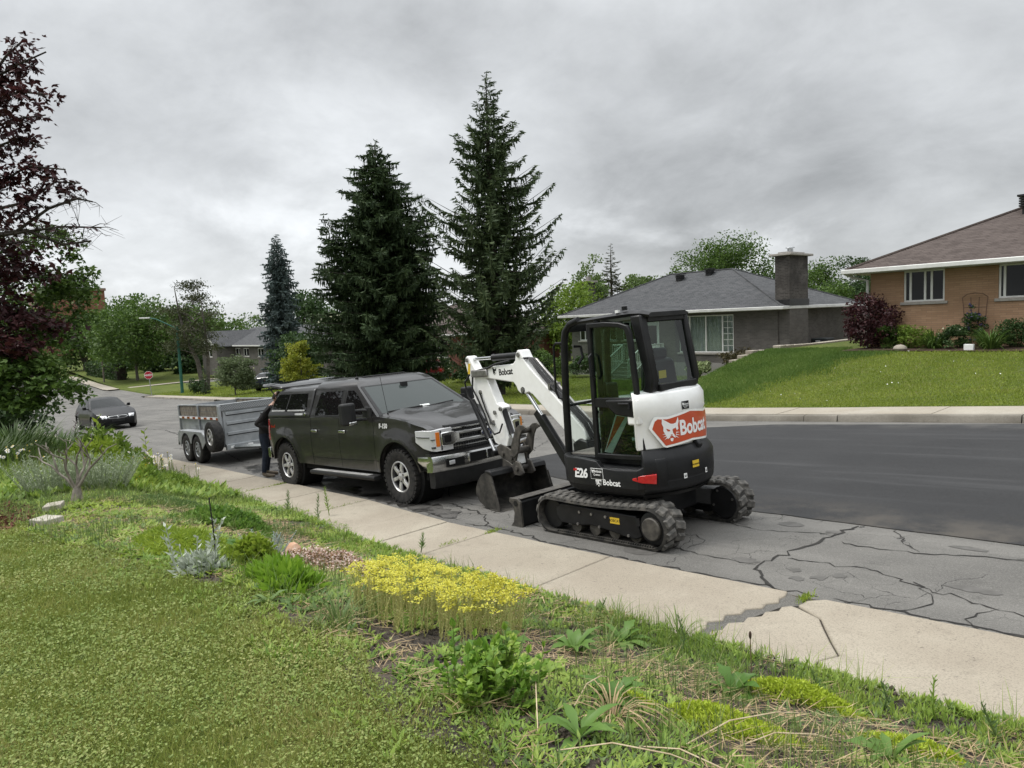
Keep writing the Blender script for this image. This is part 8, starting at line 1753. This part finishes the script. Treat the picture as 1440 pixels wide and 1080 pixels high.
def rosette(name, label, x, y, n, L, W, mat, seed, tilt=(.5, 1.2), cat_='plant', group=None):
    """broad leaves from one crown, each a curved, folded blade"""
    r = random.Random(seed); root = tag(empty(name, at(x, y, .005), r.uniform(0, 6)), label, cat_, group)
    for i in range(n):
        a = i * 2.39996 + r.uniform(-.3, .3); l = L * r.uniform(.65, 1.1); w = W * r.uniform(.8, 1.15); t0 = r.uniform(*tilt); mb = MB(); secs = []; tw = r.uniform(-.3, .3)
        for k in range(7):
            q = k / 6; ww = w * (math.sin(math.pi * min(1, q * .92 + .06)) ** .75) * (.25 + .75 * min(1, q * 2.2)) * .5 * (1 + .14 * ((-1) ** k)); ang = t0 - q * 1.05; ln = l * q
            ww *= 1 + .22 * math.sin(k * 2.6 + i); x_ = l * (q * math.cos(t0 - q * .5)); z_ = l * (q * math.sin(t0 - q * .6)); wz = ww * .35
            secs.append([(x_, -ww, z_ + wz + tw * ww * q), (x_, 0, z_), (x_, ww, z_ + wz - tw * ww * q)])
        M_ = Matrix.Rotation(a, 4, 'Z'); mb.loft(secs, closed=False); mb.xf(M_); mb.build('leaf', mat, root, smooth=60, fix=False)
    return root
M_DOCK = leaf('dock_leaf', [(.035, .085, .014), (.06, .125, .02), (.095, .165, .032)], .3, .42)
M_DAND = leaf('dandelion_leaf', [(.05, .105, .02), (.085, .155, .03), (.12, .19, .045)], .3, .45)
rosette('dock_plant', 'broad leaved dock rosette in the straw in front of the celery', -2.0, 2.3, 11, 0.19, 0.055, M_DOCK, 301)
rosette('dock_plant', 'dark broad leaved dock beside the long pavement crack', -1.93, 3.18, 12, 0.19, 0.07, M_DOCK, 302, (.7, 1.4))
rosette('dandelion', 'leafy dandelion rosette right of the yellow stonecrop', -2.85, 2.95, 14, .22, .055, M_DAND, 303)
rosette('dandelion', 'leafy dandelion rosette at the pavement edge past the stonecrop', -2.95, 3.5, 13, .22, .06, M_DAND, 304)
rosette('dandelion', 'single dandelion rosette at the bottom edge of the lawn', -1.78, 1.85, 9, 0.2, 0.05, M_DAND, 305)
rosette('dandelion', 'dandelion rosette in the straw at the lower right edge', -1.08, 2.95, 9, 0.2, 0.045, M_DAND, 306, (.6, 1.3))
rosette('dandelion', 'small pale dandelion between stonecrop and celery', -3.05, 2.6, 10, .17, .055, M_DAND, 307)
rosette('plantain', 'low green rosette just right of the celery bush', -2.45, 2.35, 12, .12, .035, M_W1, 308)
rosette('mullein', 'grey green broad leaf at the foot of the silver spikes', -5.6, 1.78, 8, .2, .085, leaf('mullein_leaf', [(.10, .14, .06), (.16, .2, .10)], .2, .7), 309, (.6, 1.3))
rosette('chard', 'dark upright leafy plant behind the silver cushion', -6.3, 2.3, 9, .26, .09, M_DOCK, 310, (.9, 1.45))
rosette('plantain', 'low green rosette at the lawn edge below the sorrel', -4.4, 1.75, 11, .14, .03, M_W2, 311)
# silver plants
M_SILV = leaf('silver_leaf', [(.28, .32, .25), (.40, .44, .36), (.52, .55, .46)], .15, .8)
def spikes(name, label, x, y, n, h0, h1, spread, L, W, mat, seed, cat_='plant', lean=.2, dens=60):
    r = random.Random(seed); g = np.random.default_rng(seed); root = tag(empty(name, at(x, y)), label, cat_); st = MB(); P = []; D = []
    for i in range(n):
        a = r.uniform(0, 6.28); q = spread * math.sqrt(r.random()); b = Vector((q * math.cos(a), q * math.sin(a), 0)); h = r.uniform(h0, h1); t = b + Vector((math.cos(a) * lean * h * q / spread + r.gauss(0, .02), math.sin(a) * lean * h * q / spread + r.gauss(0, .02), h)); st.tube([b, t], [.005, .003], 4, cap=False); k_ = max(6, int(h * dens))
        for k in range(k_): P.append(tuple(b.lerp(t, (k + .5) / k_))); D.append((math.cos(k * 2.4), math.sin(k * 2.4), .8))
    kind(st.build('stem', mat, root, fix=False), 'stuff'); P = np.array(P); v, f = cards(P, np.array(D) + g.normal(0, .15, P.shape), L * g.uniform(.7, 1.2, len(P)), W, None, g); npmesh('leaves', v, f, mat, root); return root
spikes('lambs_ear', 'silvery woolly flower spikes beside the thin stake', -5.75, 1.72, 9, .22, .44, .16, .055, .022, M_SILV, 41, dens=46)
mound('lambs_ear_leaves', 'silvery leaf mat at the foot of the woolly spikes', -5.72, 1.75, .24, .14, .10, 420, .09, .035, M_SILV, 42)
spikes('curry_plant', 'silver grey needle leaved cushion beside the orange stone', -6.25, 2.5, 46, .10, .24, .13, .028, .006, leaf('curry_leaf', [(.26, .31, .28), (.38, .43, .39)], .1, .8), 43, lean=.75, dens=110)
spikes('lavender', 'grey green lavender bush behind the bare branched shrub', -12.5, 1.85, 170, .32, .58, .34, .06, .012, leaf('lavender_leaf', [(.16, .20, .115), (.24, .28, .18), (.34, .37, .27)], .2, .75), 44, lean=.55, dens=36)
spikes('lavender', 'grey green lavender bush to the right of the bare shrub', -12.3, 2.45, 170, .32, .56, .32, .06, .012, leaf('lavender_leaf', [(.2, .2, .2)]), 45, lean=.6, dens=36)
# flower mounds further back
M_VIO = pbr('violet_petal', (.22, .10, .26), (.3, .16, .34), 30, .6)
mound('cranesbill', 'green mound with a few violet flowers below the black sedan', -17.2, 3.6, 1.6, .9, .78, 9000, .13, .06, M_W1, 221, extra=(M_VIO, 40, .09, 'flowers'))
mound('bellflower', 'leafy green mound right of the violet cranesbill', -15.0, 3.0, 1.1, .7, .6, 6000, .11, .05, M_W3, 222)
mound('yellow_loosestrife', 'low plants with small yellow flowers behind the lavender', -13.8, 3.35, .9, .45, .4, 3600, .09, .04, M_W1, 223, extra=(pbr('yellow_petal', (.6, .45, .02), (.66, .55, .05), 20, .6), 150, .05, 'flowers'))
tuft('day_lily', 'tall strap leaved day lilies at the left edge of the garden', (-20.5, 2.3, float(gn(-20.5, 2.3))), 520, 1.15, .035, M_STRAP, 224, 1.0, .8)
tuft('day_lily', 'strap leaved day lilies in front of the shaded maples', (-18.2, 1.5, float(gn(-18.2, 1.5))), 420, .95, .03, M_STRAP, 225, .9, .8)
tuft('day_lily', 'strap leaved clump right of the lilies at the left edge', (-22.5, 3.5, float(gn(-22.5, 3.5))), 420, 1.1, .035, M_STRAP, 226, 1.0, .8)
def daisies(label, x, y, n, sx_, sy__, h0, h1, seed, s=.036):
    r = random.Random(seed); root = tag(empty('daisy_clump', at(x, y)), label, 'flower clump', None); st = MB(); MHd = []; m = MB()
    for k in range(12): a = k * .5236; m.add([(0, 0, 0), (s * .6 * math.cos(a - .16), s * .6 * math.sin(a - .16), .004), (s * math.cos(a), s * math.sin(a), 0), (s * .6 * math.cos(a + .16), s * .6 * math.sin(a + .16), .004)], [(0, 1, 2, 3)])
    m.lathe([(s * .3, .0), (s * .2, .014), (0, .018)], (0, 0, .002), (0, 0, 1), 8); m.mi = [0] * 12 + [1] * (len(m.f) - 12); o = m.build('flower', [pbr('daisy_white', (.78, .78, .75), None, 1, .6), pbr('daisy_eye', (.6, .42, .03), None, 1, .7)], None, fix=False); me = o.data; bpy.data.objects.remove(o)
    z0 = float(gn(x, y))
    for i in range(n):
        px, py = max(-1.6, min(1.6, r.gauss(0, 1))) * sx_, max(-1.5, min(1.2, r.gauss(0, 1))) * sy__; b = Vector((px, py, float(gn(x + px, y + py)) - z0)); t = b + Vector((r.gauss(0, .06), r.gauss(0, .06), r.uniform(h0, h1))); st.tube([b, t], [.005, .004], 4, cap=False); o = link('flower', me, None, root); o.location = t; o.rotation_euler = (r.gauss(.35, .3), r.gauss(.35, .3), r.uniform(0, 6))
    kind(st.build('stem', M_W1, root, fix=False), 'stuff')
daisies('white daisies at the pavement edge near the trailer', -15.6, 4.05, 60, .8, .35, .3, .6, 61)
daisies('white daisies in front of the lilies at the left edge', -16.3, 1.55, 60, 1.1, .45, .35, .65, 62)
# bare branched shrub
def bare_shrub():
    r = random.Random(9); b = at(-11.05, 1.88, -.03); root = tag(empty('bare_shrub', b), 'leafless grey shrub with forked branches beside the lavender', 'shrub'); mb = MB()
    mb.tube([(0, 0, 0), (.02, .0, .08), (.0, .02, .25)], [.12, .075, .042], 9); 
    def grow(p, d, L, rad, lv):
        q = p + d * L; m = p.lerp(q, .5) + Vector((r.gauss(0, .03), r.gauss(0, .03), .02)); mb.tube([p, m, q], [rad, rad * .85, rad * .68], 6, cap=False)
        if lv == 0: return
        for k in range(2 if lv < 3 else 3 if lv == 4 else 2):
            a = r.uniform(0, 6.28); dd = (d + Vector((math.cos(a), math.sin(a), r.uniform(-.05, .35))) * r.uniform(.45, .75)).normalized(); grow(q, dd, L * r.uniform(.65, .92), rad * .64, lv - 1)
    for d in ((-.6, -.5, .75), (-.15, .1, 1), (.35, .45, .85), (.1, -.3, .9), (-.35, .4, .8)): grow(Vector((0, .01, .2)), Vector(d).normalized(), .34, .022, 2)
    mb.build('branch', pbr('dead_bark', (.13, .11, .09), (.24, .215, .18), 9, .9, bump=.4, bscale=30), root, smooth=60)
bare_shrub()
def leafstem(name, label, x, y, h, n, L, W, mat, seed, group=None, lean=.08, top=True):
    r = random.Random(seed); g = np.random.default_rng(seed); root = tag(empty(name, at(x, y, -.01)), label, 'plant', group); st = MB(); tip = Vector((r.gauss(0, lean) * h * 2, r.gauss(0, lean) * h * 2, h)); mid = tip * .5 + Vector((r.gauss(0, .02), r.gauss(0, .02), 0)); st.tube([(0, 0, 0), mid, tip], [.006, .005, .003], 5, cap=False); st.build('stem', mat, root, fix=False); P = []; D = []
    for k in range(n): q = .15 + .85 * k / n; p = Vector((0, 0, 0)).lerp(mid, q * 2) if q < .5 else mid.lerp(tip, q * 2 - 1); a = k * 2.4; P.append(tuple(p)); D.append((math.cos(a), math.sin(a), .55 + .9 * q))
    l = L * g.uniform(.7, 1.15, n) * np.linspace(1.0, .55, n); v, f = cards(np.array(P), np.array(D), l, l * W, np.c_[g.normal(0, .4, (n, 2)), np.ones(n)], g); npmesh('leaves', v, f, mat, root); return root
for i, (x, y, lab) in enumerate(((-24.3, 4.2, 'dark bronze leafy stem rising in front of the black sedan'), (-22.8, 4.6, 'broad leaved green milkweed left of the sedan headlamp'), (-19.2, 4.9, 'green milkweed stem at the right of the sedan bumper'))):
    leafstem('milkweed', lab, x, y, (1.3, 1.2, .95)[i], (20, 12, 12)[i], (.22, .36, .26)[i], (.3, .5, .5)[i], M_L['purple'] if i == 0 else M_W3, 400 + i)
GW = 'toadflax stems along the pavement edge'
TF = [(-1.84, 3.62, .2, 'slim toadflax stem at the pavement end of the long crack'), (-1.70, 3.66, .16, 'shorter toadflax stem just right of the long crack'), (-1.39, 3.68, .17, 'toadflax stem behind the right hand goldmoss cushion'), (-1.16, 3.74, .21, 'tall toadflax stem standing against the right pavement slab'), (-.87, 3.7, .2, 'last toadflax stem in the lower right corner'), (-2.57, 3.62, .26, 'tallest foreground toadflax stem left of the asphalt patch'), (-2.42, 3.68, .18, 'small toadflax stem just left of the asphalt patch'), (-3.4, 3.75, .18, 'toadflax stem behind the right end of the yellow stonecrop'), (-8.9, 4.3, .38, 'tall narrow leaved weed at the pavement nearest the pickup front wheel'), (-9.2, 4.62, .4, 'tall narrow leaved weed leaning over the pavement by the pickup'), (-9.9, 4.3, .36, 'tall narrow leaved weed left of the pair by the pickup'), (-6.3, 4.2, .22, 'short narrow leaved weed at the pavement behind the pink stonecrop')]
for i, (x, y, h, lab) in enumerate(TF): leafstem('toadflax', lab, x, y, h, int(26 + h * 60), .055 if x > -4 else .085, .2, M_W2 if i % 3 else M_W1, 420 + i, GW, .12)
pl = tag(empty('plantain_stalk', at(-1.9, 3.28)), 'tall brown seed stalk rising from the dock by the crack', 'plant'); mb = MB(); mb.tube([(0, 0, 0), (.01, .0, .16), (.0, .01, .32)], [.004, .003, .0025], 5); mb.build('stem', pbr('dry_stalk', (.11, .07, .04), None, 1, .8), pl); mb = MB(); mb.ball((0, .01, .335), (.008, .008, .022), 8, 6); mb.build('seed_head', pbr('seed_brown', (.05, .03, .02), None, 1, .9), pl)
dg_ = tuft('dry_grass', 'arching tuft of dry straw coloured grass by the dock', at(-1.85, 2.12), 60, .34, .004, M_STRAW, 430, .04, 1.9)
for i, (x, y) in enumerate(((-2.9, 3.3), (-3.2, 3.75), (-2.75, 3.85))): tuft('grass_tuft', ('thin grass tuft right of the yellow stonecrop', 'grass tuft leaning over the pavement behind the stonecrop', 'small grass tuft at the pavement beyond the dandelion')[i], at(x, y), 26, .3, .006, M_BLADE, 440 + i, .05, 1.0)
tuft('leek_plant', 'upright blue green leek like blades beside the celery', at(-2.5, 2.15), 16, .3, .011, M_W2, 447, .03, .35)
tuft('grass_tuft', 'grass tuft at the left foot of the yellow stonecrop', at(-3.65, 1.85), 60, .28, .007, M_BLADE, 448, .12, .8)
o = tag(MB().tube([(0, 0, -.05), (.0, .0, .3), (-.015, -.01, .58)], .0055, 6).build('garden_stake', M_PLAST), 'thin black stake standing by the silver spikes', 'stake'); o.location = at(-5.66, 1.86)
rk = MB(); rk.ball((0, 0, .03), (.10, .08, .09), 8, 6); rk.v = [(x + random.Random(i).uniform(-.014, .014), y, z + random.Random(i * 7).uniform(-.01, .01)) for i, (x, y, z) in enumerate(rk.v)]
o = tag(rk.build('stone', pbr('orange_stone', (.42, .24, .15), (.5, .36, .26), 14, .9, bump=.4, bscale=30), smooth=25), 'rough orange brown stone behind the pink stonecrop', 'stone'); o.location = at(-6.42, 2.83, .03)
M_PAV = concrete_mat('paver_concrete', (.34, .31, .26), (.44, .41, .35))
for i, (x, y, rz, lab) in enumerate(((-9.45, 1.3, .35, 'concrete paver block tilted at the edge of the mulch'), (-10.6, 1.55, -.3, 'concrete paver block lying behind the nearer one'))):
    o = tag(MB().box(-.17, .17, -.10, .10, 0, .085).build('paver_block', M_PAV, bevel=.01), lab, 'paver'); o.location = at(x, y, .01); o.rotation_euler = (.05, -.06, rz)
def mulch():
    g = np.random.default_rng(3); n = 2600; a = g.uniform(0, 6.283, n); q = np.sqrt(g.random(n)); x = -10.9 + 1.5 * q * np.cos(a); y = .75 + .62 * q * np.sin(a); P = np.c_[x, y, gn(x, y) + .02 + g.uniform(0, .03, n)]; v, f = cards(P, g.normal(size=(n, 3)) * np.array([1, 1, .3]), g.uniform(.04, .1, n), .025, None, g)
    kind(npmesh('bark_mulch', v, f, leaf('red_mulch', [(.05, .02, .014), (.10, .04, .028), (.15, .07, .045)], .05, .9)), 'stuff')
mulch()
kind(flat_sheet('mulch_bed', [(-12.4, .5), (-11.2, .1), (-9.8, .4), (-9.5, .95), (-10.2, 1.4), (-11.6, 1.35)], .018, M_MULCH, zf=gn, sub=.2, jit=.05), 'structure')
mb = MB(); 
for i, (x, y, L, a) in enumerate(((-1.75, 1.7, .5, .6), (-1.6, 1.95, .45, .2), (-1.5, 2.1, .55, 1.2), (-1.4, 2.3, .4, .9), (-1.9, 1.75, .4, 2.4), (-2.0, 2.05, .3, 1.8))):
    b = Vector(at(x, y, .02)); d = Vector((math.cos(a), math.sin(a), 0)); mb.tube([b, b + d * L * .4 + Vector((0, 0, .05)), b + d * L * .8 + Vector((0, 0, .03)), b + d * L], [.0025, .0028, .0025, .0015], 5)
kind(mb.build('dry_stalks', pbr('dry_straw', (.5, .41, .27), (.4, .31, .19), 20, .8), smooth=60), 'stuff')
# moss and grass in pavement joints
def joint_green():
    g = np.random.default_rng(44); parts = []
    for (x, y, n, s) in ((-2.45, 5.03, 160, .05), (-2.64, 4.0, 160, .07), (-6.24, 5.16, 160, .06), (-6.3, 4.6, 60, .1), (-12.74, 5.5, 200, .12), (-12.75, 5.0, 120, .2), (-9.6, 5.0, 60, .2)):
        P = np.c_[x + g.normal(0, .02, n), y + g.normal(0, s, n), np.zeros(n)]; P[:, 2] = road(P[:, 0], P[:, 1]) + .035; parts.append(cards(P, g.normal(size=(n, 3)) * .6 + np.array([0, 0, .9]), g.uniform(.02, .06, n), .006, None, g))
    v, f = cat(parts); kind(npmesh('joint_moss', v, f, M_W3), 'stuff')
joint_green()
# --- lawns across the street
M_FLAWN = leaf('far_lawn_blades', [(.11, .15, .02), (.165, .21, .03), (.23, .26, .05)], .35, .6, .5, .5)
M_FLAWN2 = leaf('long_lawn_blades', [(.05, .095, .018), (.08, .135, .026), (.115, .17, .038)], .35, .6, .5, .5)
def far_lawn():
    g = np.random.default_rng(66)
    def make(name, n, x0, x1, y0, y1, h, w, mat, keep):
        x = g.uniform(x0, x1, n); y = g.uniform(y0, y1, n); k = keep(x, y) & (y > yfc(x) + 1.28); x, y = x[k], y[k]; P = np.c_[x, y, g_far(x, y)]; P = P[nearview(P, 300)]; n_ = len(P)
        v, f = cards(P, np.c_[g.normal(0, .45, (n_, 2)), np.ones(n_)], h * g.uniform(.6, 1.3, n_), w, None, g); kind(npmesh(name, v, f, mat), 'stuff')
    seam = lambda y: -11.4 + .62 * np.clip(y - 15.6, 0, 9) - .032 * np.clip(y - 15.6, 0, 9) ** 2          # taller uncut grass left of this line
    bed = lambda x, y: ~((y > 22.7) & (x > -10)) & ~(((x + 3) / 1.5) ** 2 + ((y - 19.9) / .9) ** 2 < 1)
    make('far_lawn_grass', 120000, -12.8, 4, 15.4, 24, .05, .018, M_FLAWN, lambda x, y: (x > seam(y) - .5) & bed(x, y))
    make('long_lawn_grass', 80000, -12.85, -6, 15.4, 24, .10, .016, M_FLAWN2, lambda x, y: (x <= seam(y) + .9 * (vnoise(x, y, 1.1, 5) - .5) + .9 * (g.random(len(x)) - .5)) & bed(x, y))
    make('far_lawn_grass', 60000, -32, -13.3, 15.6, 29, .06, .026, M_FLAWN, lambda x, y: ~((x > -16.4) & (y > 16.3)))
    make('far_lawn_grass', 40000, -82, -32, 16, 34, .09, .06, M_FLAWN, lambda x, y: x < 0)
    n = 130; x = g.uniform(-10, 2, n); y = g.uniform(16, 23, n); k = (x > seam(y) + .3) & bed(x, y) & (vnoise(x, y, .5, 3) > .42); P = np.c_[x[k], y[k], g_far(x[k], y[k]) + .06]; v, f = cards(P, np.c_[g.normal(size=(len(P), 2)), g.normal(.5, .3, len(P))], .034, .03, None, g); kind(npmesh('clover_flowers', v, f, M_INKW), 'stuff')
far_lawn()
